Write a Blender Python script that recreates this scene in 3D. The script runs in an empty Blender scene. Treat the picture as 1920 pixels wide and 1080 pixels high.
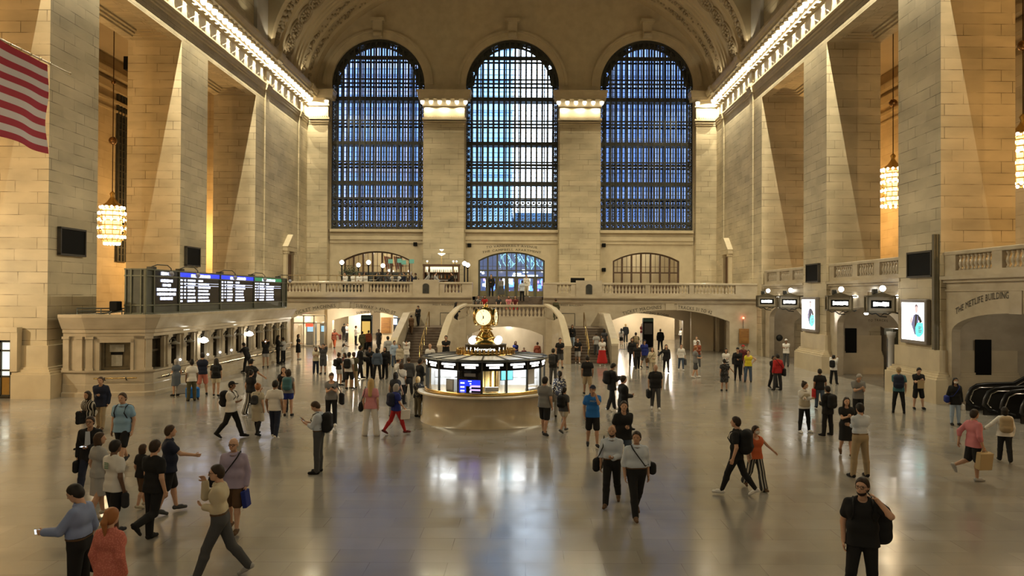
import bpy, math, random
import numpy as np
from mathutils import Matrix, Vector
random.seed(7)
PI = math.pi
SC = bpy.context.scene
COL = SC.collection
# ------------------------------------------------------------------ camera
F_PX, VPX, VPY, CAMZ, ROLL = 1442.0, 988.0, 554.0, 4.3, 0.005
cam_d = bpy.data.cameras.new('camera')
cam = bpy.data.objects.new('camera', cam_d)
COL.objects.link(cam)
cam_d.sensor_width = 36.0
cam_d.lens = F_PX / 1920 * 36
cam_d.clip_end = 400
cam_d.shift_x = -(VPX - 960) / 1920
CAM_R = (Matrix.Rotation(PI / 2 + math.atan((VPY - 540) / F_PX), 3, 'X') @
         Matrix.Rotation(ROLL, 3, 'Z'))
cam.matrix_world = Matrix.Translation((0, 0, CAMZ)) @ CAM_R.to_4x4()
SC.camera = cam

def ray(px, py):
    return CAM_R @ Vector(((px - VPX) / F_PX, -(py - 540) / F_PX, -1.0))

def on_z(px, py, z=0.0):          # point of the horizontal plane z seen at a pixel of the photo
    d = ray(px, py)
    t = (z - CAMZ) / d.z
    return Vector((d.x * t, d.y * t, z))

def on_y(px, py, y):
    d = ray(px, py)
    t = y / d.y
    return Vector((d.x * t, y, CAMZ + d.z * t))

def on_x(px, py, x):
    d = ray(px, py)
    t = x / d.x
    return Vector((x, d.y * t, CAMZ + d.z * t))

# ------------------------------------------------------------------ materials
MATS = {}

def mat(name, col=(0.5, 0.5, 0.5), rough=0.6, metal=0.0, emit=None, estr=0.0, spec=0.5, **kw):
    if name in MATS:
        return MATS[name]
    m = bpy.data.materials.new(name)
    m.use_nodes = True
    b = m.node_tree.nodes['Principled BSDF']
    b.inputs['Base Color'].default_value = (*col, 1)
    b.inputs['Roughness'].default_value = rough
    b.inputs['Metallic'].default_value = metal
    b.inputs['Specular IOR Level'].default_value = spec
    if emit:
        b.inputs['Emission Color'].default_value = (*emit, 1)
        b.inputs['Emission Strength'].default_value = estr
        if max(emit) * estr < 1.2:
            m.cycles.emission_sampling = 'NONE'
    MATS[name] = m
    return m

def nodes(m):
    nt = m.node_tree
    return nt, nt.nodes, nt.links, nt.nodes['Principled BSDF']

def stone(name, c1, c2, cm, bw, bh, mort=0.012, rough=0.55, var=0.35, off=0.5, bump=0.25, sq=1.6, streak=1.0):
    m = mat(name, c1, rough)
    nt, N, L, b = nodes(m)
    tc = N.new('ShaderNodeTexCoord')
    br = N.new('ShaderNodeTexBrick')
    br.offset = off
    br.squash = sq
    br.squash_frequency = 3
    br.inputs['Scale'].default_value = 1.0
    br.inputs['Brick Width'].default_value = bw
    br.inputs['Row Height'].default_value = bh
    br.inputs['Mortar Size'].default_value = mort
    br.inputs['Mortar Smooth'].default_value = 0.2
    br.inputs['Bias'].default_value = 0.0
    br.inputs['Color1'].default_value = (*c1, 1)
    br.inputs['Color2'].default_value = (*c2, 1)
    br.inputs['Mortar'].default_value = (*cm, 1)
    L.new(tc.outputs['UV'], br.inputs['Vector'])
    no = N.new('ShaderNodeTexNoise')
    no.inputs['Scale'].default_value = 0.9
    no.inputs['Detail'].default_value = 5
    L.new(tc.outputs['UV'], no.inputs['Vector'])
    # joints fade in and out along their run
    mp = N.new('ShaderNodeMapRange')
    mp.inputs['From Min'].default_value = 0.38
    mp.inputs['From Max'].default_value = 0.62
    L.new(no.outputs['Fac'], mp.inputs['Value'])
    mu = N.new('ShaderNodeMath')
    mu.operation = 'MULTIPLY'
    L.new(br.outputs['Fac'], mu.inputs[0])
    L.new(mp.outputs['Result'], mu.inputs[1])
    mx0 = N.new('ShaderNodeMix')
    mx0.data_type = 'RGBA'
    br2 = N.new('ShaderNodeTexBrick')
    for k in ('Scale', 'Brick Width', 'Row Height', 'Color1', 'Color2'):
        br2.inputs[k].default_value = br.inputs[k].default_value
    br2.inputs['Mortar Size'].default_value = 0.0
    br2.offset, br2.squash, br2.squash_frequency = br.offset, br.squash, 3
    L.new(tc.outputs['UV'], br2.inputs['Vector'])
    L.new(mu.outputs[0], mx0.inputs['Factor'])
    L.new(br2.outputs['Color'], mx0.inputs['A'])
    mx0.inputs['B'].default_value = (*cm, 1)
    n2 = N.new('ShaderNodeTexNoise')
    n2.inputs['Scale'].default_value = 0.35
    n2.inputs['Detail'].default_value = 6
    mpp = N.new('ShaderNodeMapping')
    mpp.inputs['Scale'].default_value = (1.0, 2.2 * streak, 1.0)
    L.new(tc.outputs['UV'], mpp.inputs['Vector'])
    L.new(mpp.outputs['Vector'], n2.inputs['Vector'])
    ml = N.new('ShaderNodeMix')
    ml.data_type = 'RGBA'
    ml.blend_type = 'MULTIPLY'
    ml.inputs['Factor'].default_value = 1.0
    cr = N.new('ShaderNodeMapRange')
    cr.inputs['From Min'].default_value = 0.3
    cr.inputs['From Max'].default_value = 0.7
    cr.inputs['To Min'].default_value = 1.0 - var
    cr.inputs['To Max'].default_value = 1.0 + var * 0.4
    L.new(n2.outputs['Fac'], cr.inputs['Value'])
    L.new(mx0.outputs['Result'], ml.inputs['A'])
    L.new(cr.outputs['Result'], ml.inputs['B'])
    L.new(ml.outputs['Result'], b.inputs['Base Color'])
    bp = N.new('ShaderNodeBump')
    bp.inputs['Strength'].default_value = bump
    bp.inputs['Distance'].default_value = 0.01
    bp.invert = True
    L.new(mu.outputs[0], bp.inputs['Height'])
    L.new(bp.outputs['Normal'], b.inputs['Normal'])
    return m

def noisy(name, c1, c2, scale=2.0, rough=0.4, metal=0.0, bump=0.0, detail=6, stretch=(1, 1, 1), spec=0.5):
    m = mat(name, c1, rough, metal, spec=spec)
    nt, N, L, b = nodes(m)
    tc = N.new('ShaderNodeTexCoord')
    mp = N.new('ShaderNodeMapping')
    mp.inputs['Scale'].default_value = stretch
    no = N.new('ShaderNodeTexNoise')
    no.inputs['Scale'].default_value = scale
    no.inputs['Detail'].default_value = detail
    L.new(tc.outputs['Object'], mp.inputs['Vector'])
    L.new(mp.outputs['Vector'], no.inputs['Vector'])
    mx = N.new('ShaderNodeMix')
    mx.data_type = 'RGBA'
    cr = N.new('ShaderNodeMapRange')
    cr.inputs['From Min'].default_value = 0.35
    cr.inputs['From Max'].default_value = 0.65
    L.new(no.outputs['Fac'], cr.inputs['Value'])
    L.new(cr.outputs['Result'], mx.inputs['Factor'])
    mx.inputs['A'].default_value = (*c1, 1)
    mx.inputs['B'].default_value = (*c2, 1)
    L.new(mx.outputs['Result'], b.inputs['Base Color'])
    if bump:
        bp = N.new('ShaderNodeBump')
        bp.inputs['Strength'].default_value = bump
        bp.inputs['Distance'].default_value = 0.05
        L.new(no.outputs['Fac'], bp.inputs['Height'])
        L.new(bp.outputs['Normal'], b.inputs['Normal'])
    return m

def glass(name, tint=(1, 1, 1), refl=0.08, rough=0.02):
    m = bpy.data.materials.new(name)
    m.use_nodes = True
    nt = m.node_tree
    nt.nodes.clear()
    N, L = nt.nodes, nt.links
    o = N.new('ShaderNodeOutputMaterial')
    t = N.new('ShaderNodeBsdfTransparent')
    t.inputs['Color'].default_value = (*tint, 1)
    g = N.new('ShaderNodeBsdfGlossy')
    g.inputs['Roughness'].default_value = rough
    mx = N.new('ShaderNodeMixShader')
    mx.inputs['Fac'].default_value = refl
    L.new(t.outputs[0], mx.inputs[1])
    L.new(g.outputs[0], mx.inputs[2])
    L.new(mx.outputs[0], o.inputs['Surface'])
    MATS[name] = m
    return m

# ------------------------------------------------------------------ mesh building
class MB:
    """collects faces; build() links them as one mesh object"""
    def __init__(s):
        s.v, s.f, s.m, s.sm = [], [], [], []
        s.cur = 0
        s.smooth = False
    def add(s, vs, fs, smooth=None):
        o = len(s.v)
        s.v.extend([tuple(p) for p in vs])
        for f in fs:
            s.f.append(tuple(o + i for i in f))
            s.m.append(s.cur)
            s.sm.append(s.smooth if smooth is None else smooth)
        return s
    def quad(s, a, b, c, d):
        return s.add([a, b, c, d], [(0, 1, 2, 3)])
    def box(s, x0, x1, y0, y1, z0, z1):
        v = [(x0, y0, z0), (x1, y0, z0), (x1, y1, z0), (x0, y1, z0),
             (x0, y0, z1), (x1, y0, z1), (x1, y1, z1), (x0, y1, z1)]
        return s.add(v, [(0, 3, 2, 1), (4, 5, 6, 7), (0, 1, 5, 4), (1, 2, 6, 5), (2, 3, 7, 6), (3, 0, 4, 7)])
    def rbox(s, x0, x1, y0, y1, z0, z1, r=0.02, M=None):
        """box with chamfered edges"""
        vs, fs = [], []
        xs, ys, zs = (x0, x1), (y0, y1), (z0, z1)
        idx = {}
        for i in (0, 1):
            for j in (0, 1):
                for k in (0, 1):
                    for ax in range(3):
                        p = [xs[i], ys[j], zs[k]]
                        sg = [1 if i == 0 else -1, 1 if j == 0 else -1, 1 if k == 0 else -1]
                        for q in range(3):
                            if q != ax:
                                p[q] += sg[q] * r
                        idx[(i, j, k, ax)] = len(vs)
                        vs.append(p)
        for ax in range(3):
            for sd in (0, 1):
                o = [q for q in range(3) if q != ax]
                ring = []
                for (a, b) in ((0, 0), (1, 0), (1, 1), (0, 1)):
                    key = [0, 0, 0]
                    key[ax], key[o[0]], key[o[1]] = sd, a, b
                    ring.append(idx[(*key, ax)])
                fs.append(ring)
        for ax in range(3):
            o = [q for q in range(3) if q != ax]
            for a in (0, 1):
                for b in (0, 1):
                    k0, k1 = [0, 0, 0], [0, 0, 0]
                    k0[o[0]] = k1[o[0]] = a
                    k0[o[1]] = k1[o[1]] = b
                    k1[ax] = 1
                    fs.append([idx[(*k0, o[0])], idx[(*k1, o[0])], idx[(*k1, o[1])], idx[(*k0, o[1])]])
        for i in (0, 1):
            for j in (0, 1):
                for k in (0, 1):
                    fs.append([idx[(i, j, k, 0)], idx[(i, j, k, 1)], idx[(i, j, k, 2)]])
        if M is not None:
            vs = [tuple(M @ Vector(p)) for p in vs]
        return s.add(vs, fs)
    def obox(s, M, sx, sy, sz):
        """box centred at the origin of M"""
        v = [M @ Vector((a * sx / 2, b * sy / 2, c * sz / 2)) for c in (-1, 1) for a, b in ((-1, -1), (1, -1), (1, 1), (-1, 1))]
        return s.add(v, [(0, 3, 2, 1), (4, 5, 6, 7), (0, 1, 5, 4), (1, 2, 6, 5), (2, 3, 7, 6), (3, 0, 4, 7)])
    def bar(s, a, b, w, h=None):
        a, b = Vector(a), Vector(b)
        d = b - a
        q = d.to_track_quat('Z', 'Y').to_matrix().to_4x4()
        return s.obox(Matrix.Translation((a + b) / 2) @ q, w, h or w, d.length)
    def tube(s, pts, r, n=8, cap=True, smooth=True):
        pts = [Vector(p) for p in pts]
        rs = r if isinstance(r, (list, tuple)) else [r] * len(pts)
        vs, fs = [], []
        up = Vector((0, 0, 1))
        for i, p in enumerate(pts):
            d = (pts[min(i + 1, len(pts) - 1)] - pts[max(i - 1, 0)]).normalized()
            u = d.cross(up)
            if u.length < 1e-3:
                u = d.cross(Vector((0, 1, 0)))
            u.normalize()
            w = d.cross(u)
            for k in range(n):
                a = 2 * PI * k / n
                vs.append(p + u * math.cos(a) * rs[i] + w * math.sin(a) * rs[i])
        for i in range(len(pts) - 1):
            for k in range(n):
                fs.append((i * n + k, i * n + (k + 1) % n, (i + 1) * n + (k + 1) % n, (i + 1) * n + k))
        if cap:
            fs.append(tuple(range(n)))
            fs.append(tuple((len(pts) - 1) * n + k for k in range(n)))
        return s.add(vs, fs, smooth)
    def lathe(s, prof, n=16, c=(0, 0, 0), M=None, a0=0.0, a1=2 * PI, cap=True, smooth=True):
        full = abs(a1 - a0 - 2 * PI) < 1e-6
        m = n if full else n + 1
        vs, fs = [], []
        for r, z in prof:
            for k in range(m):
                a = a0 + (a1 - a0) * k / n
                p = Vector((c[0] + r * math.cos(a), c[1] + r * math.sin(a), c[2] + z))
                vs.append(M @ p if M is not None else p)
        for i in range(len(prof) - 1):
            for k in range(n):
                k2 = (k + 1) % m
                fs.append((i * m + k, i * m + k2, (i + 1) * m + k2, (i + 1) * m + k))
        if cap and full:
            if prof[0][0] > 1e-6:
                fs.append(tuple(range(m)))
            if prof[-1][0] > 1e-6:
                fs.append(tuple((len(prof) - 1) * m + k for k in range(m)))
        return s.add(vs, fs, smooth)
    def ball(s, c, r, n=10, sc=(1, 1, 1), M=None):
        vs, fs = [], []
        rows = max(4, n // 2 + 1)
        for i in range(rows + 1):
            t = PI * i / rows
            for k in range(n):
                a = 2 * PI * k / n
                p = Vector((c[0] + r * sc[0] * math.sin(t) * math.cos(a), c[1] + r * sc[1] * math.sin(t) * math.sin(a), c[2] + r * sc[2] * math.cos(t)))
                vs.append(M @ p if M is not None else p)
        for i in range(rows):
            for k in range(n):
                fs.append((i * n + k, i * n + (k + 1) % n, (i + 1) * n + (k + 1) % n, (i + 1) * n + k))
        return s.add(vs, fs, True)
    def sweep(s, prof, path, closed_prof=False, caps=True):
        """prof: list of (d, z) offsets; path: list of (x, y, nx, ny) plan points with the outward normal"""
        vs, fs = [], []
        n = len(prof)
        for (x, y, nx, ny) in path:
            for d, z in prof:
                vs.append((x + nx * d, y + ny * d, z))
        for i in range(len(path) - 1):
            for k in range(n if closed_prof else n - 1):
                k2 = (k + 1) % n
                fs.append((i * n + k, (i + 1) * n + k, (i + 1) * n + k2, i * n + k2))
        if caps:
            fs.append(tuple(range(n)))
            fs.append(tuple((len(path) - 1) * n + k for k in range(n)))
        return s.add(vs, fs)
    def arch_wall(s, mp, u0, u1, z0, z1, ops, depth, n=24):
        """wall in the (u, z) plane, mp(u, z, d) -> point; ops = (centre, half width, bottom, springing, rise, kind)"""
        def top(op, u):
            uc, hw, zb, zs, rise, kind = op
            t = max(-1.0, min(1.0, (u - uc) / hw))
            if kind == 'e':
                return zs + rise * math.sqrt(max(0, 1 - t * t))
            R = (hw * hw + rise * rise) / (2 * rise)
            return zs + math.sqrt(max(0, R * R - (t * hw) ** 2)) - (R - rise)
        ops = sorted(ops)
        u = u0
        for op in ops:
            uc, hw, zb, zs, rise, kind = op
            s.quad(mp(u, z0, 0), mp(uc - hw, z0, 0), mp(uc - hw, z1, 0), mp(u, z1, 0))
            if kind == 'e':
                us = [uc - hw * math.cos(PI * i / n) for i in range(n + 1)]
            else:
                us = [uc - hw + 2 * hw * i / n for i in range(n + 1)]
            for a, b in zip(us[:-1], us[1:]):
                ta, tb = top(op, a), top(op, b)
                s.quad(mp(a, ta, 0), mp(b, tb, 0), mp(b, z1, 0), mp(a, z1, 0))
                if zb > z0 + 1e-4:
                    s.quad(mp(a, z0, 0), mp(b, z0, 0), mp(b, zb, 0), mp(a, zb, 0))
                if depth:
                    s.quad(mp(a, ta, 0), mp(b, tb, 0), mp(b, tb, depth), mp(a, ta, depth))
            if depth:
                for uu in (uc - hw, uc + hw):
                    s.quad(mp(uu, zb, 0), mp(uu, top(op, uu), 0), mp(uu, top(op, uu), depth), mp(uu, zb, depth))
                if zb > z0 + 1e-4:
                    s.quad(mp(uc - hw, zb, 0), mp(uc + hw, zb, 0), mp(uc + hw, zb, depth), mp(uc - hw, zb, depth))
            u = uc + hw
        s.quad(mp(u, z0, 0), mp(u1, z0, 0), mp(u1, z1, 0), mp(u, z1, 0))
        return s
    def data(s, name, mats):
        me = bpy.data.meshes.new(name)
        me.from_pydata(s.v, [], s.f)
        for m in (mats if isinstance(mats, (list, tuple)) else [mats]):
            me.materials.append(MATS[m] if isinstance(m, str) else m)
        me.polygons.foreach_set('material_index', s.m)
        me.polygons.foreach_set('use_smooth', s.sm)
        box_uv(me)
        me.update()
        return me
    def build(s, name, mats, parent=None, **props):
        o = bpy.data.objects.new(name, s.data(name, mats))
        COL.objects.link(o)
        if parent is not None:
            o.parent = parent
        for k, v in props.items():
            o[k] = v
        return o

def box_uv(me):
    nl = len(me.loops)
    if not nl:
        return
    uv = me.uv_layers.new(name='UVMap')
    co = np.empty(len(me.vertices) * 3)
    me.vertices.foreach_get('co', co)
    co = co.reshape(-1, 3)
    li = np.empty(nl, int)
    me.loops.foreach_get('vertex_index', li)
    npol = len(me.polygons)
    nr = np.empty(npol * 3)
    me.polygons.foreach_get('normal', nr)
    nr = np.abs(nr.reshape(-1, 3))
    tot = np.empty(npol, int)
    me.polygons.foreach_get('loop_total', tot)
    ax = np.repeat(np.argmax(nr * np.array([1, 1, 1.001]), axis=1), tot)
    p = co[li]
    u = np.where(ax == 0, p[:, 1], p[:, 0])
    v = np.where(ax == 2, p[:, 1], p[:, 2])
    uv.data.foreach_set('uv', np.stack([u, v], 1).ravel())

def thing(name, label, cat, loc=(0, 0, 0), rz=0.0, group=None):
    o = bpy.data.objects.new(name, None)
    COL.objects.link(o)
    o.location = loc
    o.rotation_euler = (0, 0, rz)
    o['label'] = label
    o['category'] = cat
    if group:
        o['group'] = group
    return o

def tag(o, label, cat, group=None, kind=None):
    o['label'] = label
    o['category'] = cat
    if group:
        o['group'] = group
    if kind:
        o['kind'] = kind
    return o

def copy_tree(o, parent=None):
    c = o.copy()
    COL.objects.link(c)
    if parent is not None:
        c.parent = parent
    for ch in o.children:
        copy_tree(ch, c)
    return c

def struct(mb, name, mats, parent=None):
    o = mb.build(name, mats, parent)
    if parent is None:
        o['kind'] = 'structure'
    return o

_fc = {}
def glyphs(ch):
    """flat outline faces of one character of the built-in font, one unit high"""
    if ch not in _fc:
        cu = bpy.data.curves.new('glyph', 'FONT')
        cu.body = ch
        cu.size = 1.0
        cu.resolution_u = 3
        ob = bpy.data.objects.new('glyph', cu)
        COL.objects.link(ob)
        dg = bpy.context.evaluated_depsgraph_get()
        ev = ob.evaluated_get(dg)
        me = ev.to_mesh()
        vs = [tuple(v.co) for v in me.vertices]
        fs = [tuple(p.vertices) for p in me.polygons]
        ev.to_mesh_clear()
        bpy.data.objects.remove(ob)
        bpy.data.curves.remove(cu)
        w = max([v[0] for v in vs], default=0.25)
        _fc[ch] = (vs, fs, w)
    return _fc[ch]

def text(mb, s, size, mp, width=None, gap=0.12, serif=False):
    """letters of s laid out along u, centred; mp(u, v) -> world point"""
    adv, x = [], 0.0
    for ch in s:
        if ch == ' ':
            x += 0.38
            continue
        vs, fs, w = glyphs(ch)
        adv.append((ch, x))
        x += w + gap
    tot = x - gap
    kx = size if width is None else width / tot
    for ch, x0 in adv:
        vs, fs, w = glyphs(ch)
        pts = [mp((x0 + v[0] - tot / 2) * kx, v[1] * size) for v in vs]
        mb.add(pts, fs)
        if serif and ch.isalpha():
            ys = [v[1] for v in vs]
            for yy in (min(ys), max(ys) - 0.04):
                xs = [v[0] for v in vs if abs(v[1] - (yy if yy < 0.3 else max(ys))) < 0.02]
                if xs:
                    for xa in {round(min(xs), 2), round(max(xs), 2)}:
                        a, b = xa - 0.07, xa + 0.07
                        mb.quad(mp((x0 + a - tot / 2) * kx, yy * size), mp((x0 + b - tot / 2) * kx, yy * size),
                                mp((x0 + b - tot / 2) * kx, (yy + 0.04) * size), mp((x0 + a - tot / 2) * kx, (yy + 0.04) * size))
# ------------------------------------------------------------------ the place: main dimensions (metres)
XL, XR, YW, XC = -19.7, 16.9, 69.3, -1.4      # side wall faces, window wall, axis of the hall
YB, ZB = 56.5, 4.2                            # balcony front and its floor
DEEP = 3.05                                   # thickness of the side piers
WARM = (1.0, 0.86, 0.62)
stone('limestone', (0.57, 0.485, 0.335), (0.49, 0.415, 0.28), (0.13, 0.10, 0.06), 1.55, 0.47, 0.014, 0.6, 0.30)
stone('limestone_warm', (0.52, 0.415, 0.26), (0.46, 0.36, 0.215), (0.20, 0.145, 0.08), 1.75, 0.62, 0.010, 0.6, 0.25)
noisy('limestone_plain', (0.57, 0.485, 0.335), (0.49, 0.41, 0.28), 1.3, 0.5)
noisy('plaster', (0.50, 0.41, 0.27), (0.44, 0.36, 0.235), 0.5, 0.75)
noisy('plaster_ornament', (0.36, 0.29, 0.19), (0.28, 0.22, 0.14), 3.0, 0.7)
noisy('marble', (0.50, 0.435, 0.335), (0.41, 0.35, 0.26), 1.1, 0.16, stretch=(1, 1, 1.6))
noisy('marble_pale', (0.58, 0.51, 0.39), (0.50, 0.43, 0.32), 1.4, 0.2, stretch=(1, 1, 0.5))
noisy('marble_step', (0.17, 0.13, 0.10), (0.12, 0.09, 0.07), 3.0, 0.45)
noisy('bronze', (0.035, 0.036, 0.032), (0.055, 0.055, 0.048), 4.0, 0.45, 0.4)
noisy('brass', (0.62, 0.43, 0.16), (0.50, 0.34, 0.12), 3.0, 0.22, 1.0)
noisy('iron_grey', (0.10, 0.105, 0.09), (0.075, 0.08, 0.07), 2.0, 0.5, 0.3)
mat('black_panel', (0.006, 0.006, 0.006), 0.7, spec=0.12)
mat('letter', (0.035, 0.028, 0.02), 0.7)
mat('dark_wood', (0.10, 0.05, 0.025), 0.5)
mat('lamp_glow', (1, 1, 1), 0.4, emit=(1.0, 0.90, 0.66), estr=3.2)
mat('globe_glow', (1, 1, 1), 0.4, emit=(1.0, 0.96, 0.86), estr=7.0)
mat('white_glow', (1, 1, 1), 0.4, emit=(0.95, 0.98, 1.0), estr=3.0)
glass('window_glass', (0.86, 0.92, 1.0), 0.05, 0.08)
glass('clear_glass', (0.97, 0.98, 0.98), 0.07, 0.02)

# polished floor of large marble slabs
fm = stone('floor_marble', (0.285, 0.262, 0.23), (0.25, 0.23, 0.20), (0.165, 0.148, 0.125), 1.25, 0.62, 0.007, 0.2, 0.22, bump=0.05, sq=1.0, streak=0.5)
nt, N, L, b = nodes(fm)
b.inputs['Specular IOR Level'].default_value = 0.7
no = N.new('ShaderNodeTexNoise')
no.inputs['Scale'].default_value = 1.4
no.inputs['Detail'].default_value = 5
tcf = N.new('ShaderNodeTexCoord')
L.new(tcf.outputs['UV'], no.inputs['Vector'])
mr = N.new('ShaderNodeMapRange')
mr.inputs['From Min'].default_value = 0.3
mr.inputs['From Max'].default_value = 0.7
mr.inputs['To Min'].default_value = 0.11
mr.inputs['To Max'].default_value = 0.22
L.new(no.outputs['Fac'], mr.inputs['Value'])
L.new(mr.outputs['Result'], b.inputs['Roughness'])

# floor, with the opening of the ramp under the stair landing
RX0, RX1, RY0, RY1 = -3.95, 1.15, 50.2, 62.0
m = MB()
for (x0, x1, y0, y1) in ((-31, 28, -14, RY0), (-31, RX0, RY0, 92), (RX1, 28, RY0, 92), (RX0, RX1, RY1, 92)):
    m.quad((x0, y0, 0), (x1, y0, 0), (x1, y1, 0), (x0, y1, 0))
struct(m, 'floor', 'floor_marble')
m = MB()
m.quad((RX0, RY0, 0), (RX1, RY0, 0), (RX1, RY1, -1.4), (RX0, RY1, -1.4))
for x in (RX0, RX1):
    m.quad((x, RY0, 0), (x, RY1, 0), (x, RY1, -1.4), (x, RY0, 0))
struct(m, 'floor_ramp', 'marble')
m = MB()
m.quad((RX0 - 1.0, 58.6, -1.5), (RX1 + 1.0, 58.6, -1.5), (RX1 + 1.0, 58.6, 2.6), (RX0 - 1.0, 58.6, 2.6))
struct(m, 'wall_ramp', 'marble_pale')

# side walls: beam above the piers, the solid bay beside the windows, the back wall of each aisle
PIERS = [7.6, 19.6, 31.6, 43.6]
for side, X, sg in (('left', XL, -1), ('right', XR, 1)):
    oy = 0.0 if sg < 0 else -0.2
    XO = X + sg * DEEP
    def bx(mb, d0, d1, y0, y1, z0, z1, X=X, sg=sg):
        a, c = X + sg * d0, X + sg * d1
        return mb.box(min(a, c), max(a, c), y0, y1, z0, z1)
    m = MB()
    bx(m, 0, DEEP, -14, YW + 0.9, 19.0, 34.0)                      # beam and upper wall core
    ends = [-14.0] + [v for p in PIERS for v in (p + oy, p + 3.6 + oy)] + [55.6 + oy]
    for i in range(0, len(ends), 2):                               # coffered soffits
        y0, y1 = ends[i], ends[i + 1]
        for k, (i0, z) in enumerate(((0.0, 18.7), (0.55, 18.80), (0.75, 18.90))):
            o2 = (0.55, 0.75, 0.95)[k]
            bx(m, i0, o2, y0 + i0, y1 - i0, z, 19.02)
            bx(m, DEEP - o2, DEEP - i0, y0 + i0, y1 - i0, z, 19.02)
            bx(m, o2, DEEP - o2, y0 + i0, y0 + o2, z, 19.02)
            bx(m, o2, DEEP - o2, y1 - o2, y1 - i0, z, 19.02)
    bx(m, 0, DEEP, 55.6 + oy, YW + 0.9, ZB if False else 0, 19.02)
    bx(m, -0.10, 0, 57.4, 58.1, 5.3, 19.7)
    bx(m, -0.10, 0, 65.9, 66.4, 5.3, 19.7)
    for p in PIERS:
        bx(m, 0, DEEP, p + oy, p + 3.6 + oy, 18.7, 19.02)
    struct(m, 'wall_' + side, 'limestone')
    m = MB()
    XA = X + sg * (DEEP + 6.7)
    m.quad((XA, -14, 0), (XA, YW + 0.9, 0), (XA, YW + 0.9, 21.5), (XA, -14, 21.5))
    m.quad((XA, 60.0, 0), (XO, 60.0, 0), (XO, 60.0, 21.5), (XA, 60.0, 21.5))
    m.quad((XA, -14, 0), (XO, -14, 0), (XO, -14, 21.5), (XA, -14, 21.5))
    for z0, z1, d in ((17.2, 17.35, 0.15), (17.8, 18.0, 0.25), (18.6, 19.1, 0.4), (19.5, 19.9, 0.6)):
        bx(m, DEEP + 6.7 - d, DEEP + 6.7, -14, 60, z0, z1)
    for y in (17.0, 29.0, 41.0):
        bx(m, DEEP + 6.1, DEEP + 6.7, y - 0.5 + oy, y + 2.3 + oy, 0, 17.2)
    struct(m, 'wall_aisle_' + side, 'limestone_warm')
    m = MB()
    m.quad((XA, -14, 21.0), (XO, -14, 21.0), (XO, 60, 21.0), (XA, 60, 21.0))
    struct(m, 'ceiling_aisle_' + side, 'plaster')
    # entablature: architrave mouldings, frieze, cornice slab
    m = MB()
    prof = [(0.0, 19.55), (0.07, 19.6), (0.07, 19.72), (0.13, 19.80), (0.13, 19.92), (0.2, 20.0), (0.2, 20.1), (0.05, 20.14), (0.05, 21.1),
            (0.18, 21.16), (0.18, 21.28), (0.10, 21.3), (0.10, 21.75), (0.95, 21.82), (0.95, 22.0), (1.05, 22.05), (1.15, 22.3), (1.15, 22.45), (0.6, 22.5), (0.6, 22.75), (0.0, 22.8)]
    m.sweep(prof, [(X, -14, -sg, 0), (X, YW, -sg, 0)])
    prof2 = [(d + 0.14 if 0 < i < len(prof) - 1 else d, z) for i, (d, z) in enumerate(prof)]
    m.sweep(prof2, [(X, 57.3, -sg, 0), (X, 58.3, -sg, 0)])
    m.sweep(prof2, [(X, 65.9, -sg, 0), (X, 66.6, -sg, 0)])
    y = 17.0
    while y < 68.0:                                            # brackets added under the lamps to shade the frieze in streaks
        m.box(min(X, X - sg * 0.40), max(X, X - sg * 0.40), y - 0.27, y + 0.27, 21.16, 21.27)
        y += 0.80
    struct(m, 'trim_cornice_' + side, 'limestone_plain')
    # piers with their plinths
    for p in PIERS:
        y0, y1 = p + oy, p + 3.6 + oy
        m = MB()
        bx(m, 0, DEEP, y0, y1, 2.15, 18.7)
        m.cur = 1
        bx(m, -0.12, DEEP, y0 - 0.12, y1 + 0.12, 1.25, 2.15)
        for z0, z1, d in ((0.98, 1.08, 0.36), (1.08, 1.17, 0.27), (1.17, 1.26, 0.2), (0.0, 0.98, 0.42)):
            bx(m, -d, 1.2 if sg < 0 else DEEP, y0 - d, y1 + d, z0, z1)
        bx(m, 0.6, DEEP, y0 + 0.02, y1 - 0.02, 0, 1.3)
        struct(m, 'pillar', ['limestone', 'limestone_plain'])

# tall bronze grilles high on the aisle back wall
m = MB()
xa = XL - DEEP - 6.66
m.box(xa - 0.02, xa + 0.06, 54.9, 56.3, 6.6, 19.2)
for k in range(4):
    m.box(xa + 0.06, xa + 0.14, 54.95 + k * 0.43 - 0.04, 54.95 + k * 0.43 + 0.04, 6.6, 19.2)
for k in range(26):
    m.box(xa + 0.06, xa + 0.12, 54.9, 56.3, 6.6 + k * 0.5 - 0.03, 6.6 + k * 0.5 + 0.03)
struct(m, 'window_9', 'bronze')
m = MB()
m.box(-24.9, -23.0, 47.2, 52.0, 18.1, 18.9)
tag(m.build('banner_housing', 'black_panel'), 'black box slung below the aisle ceiling beyond the second left pier', 'box')

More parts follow.
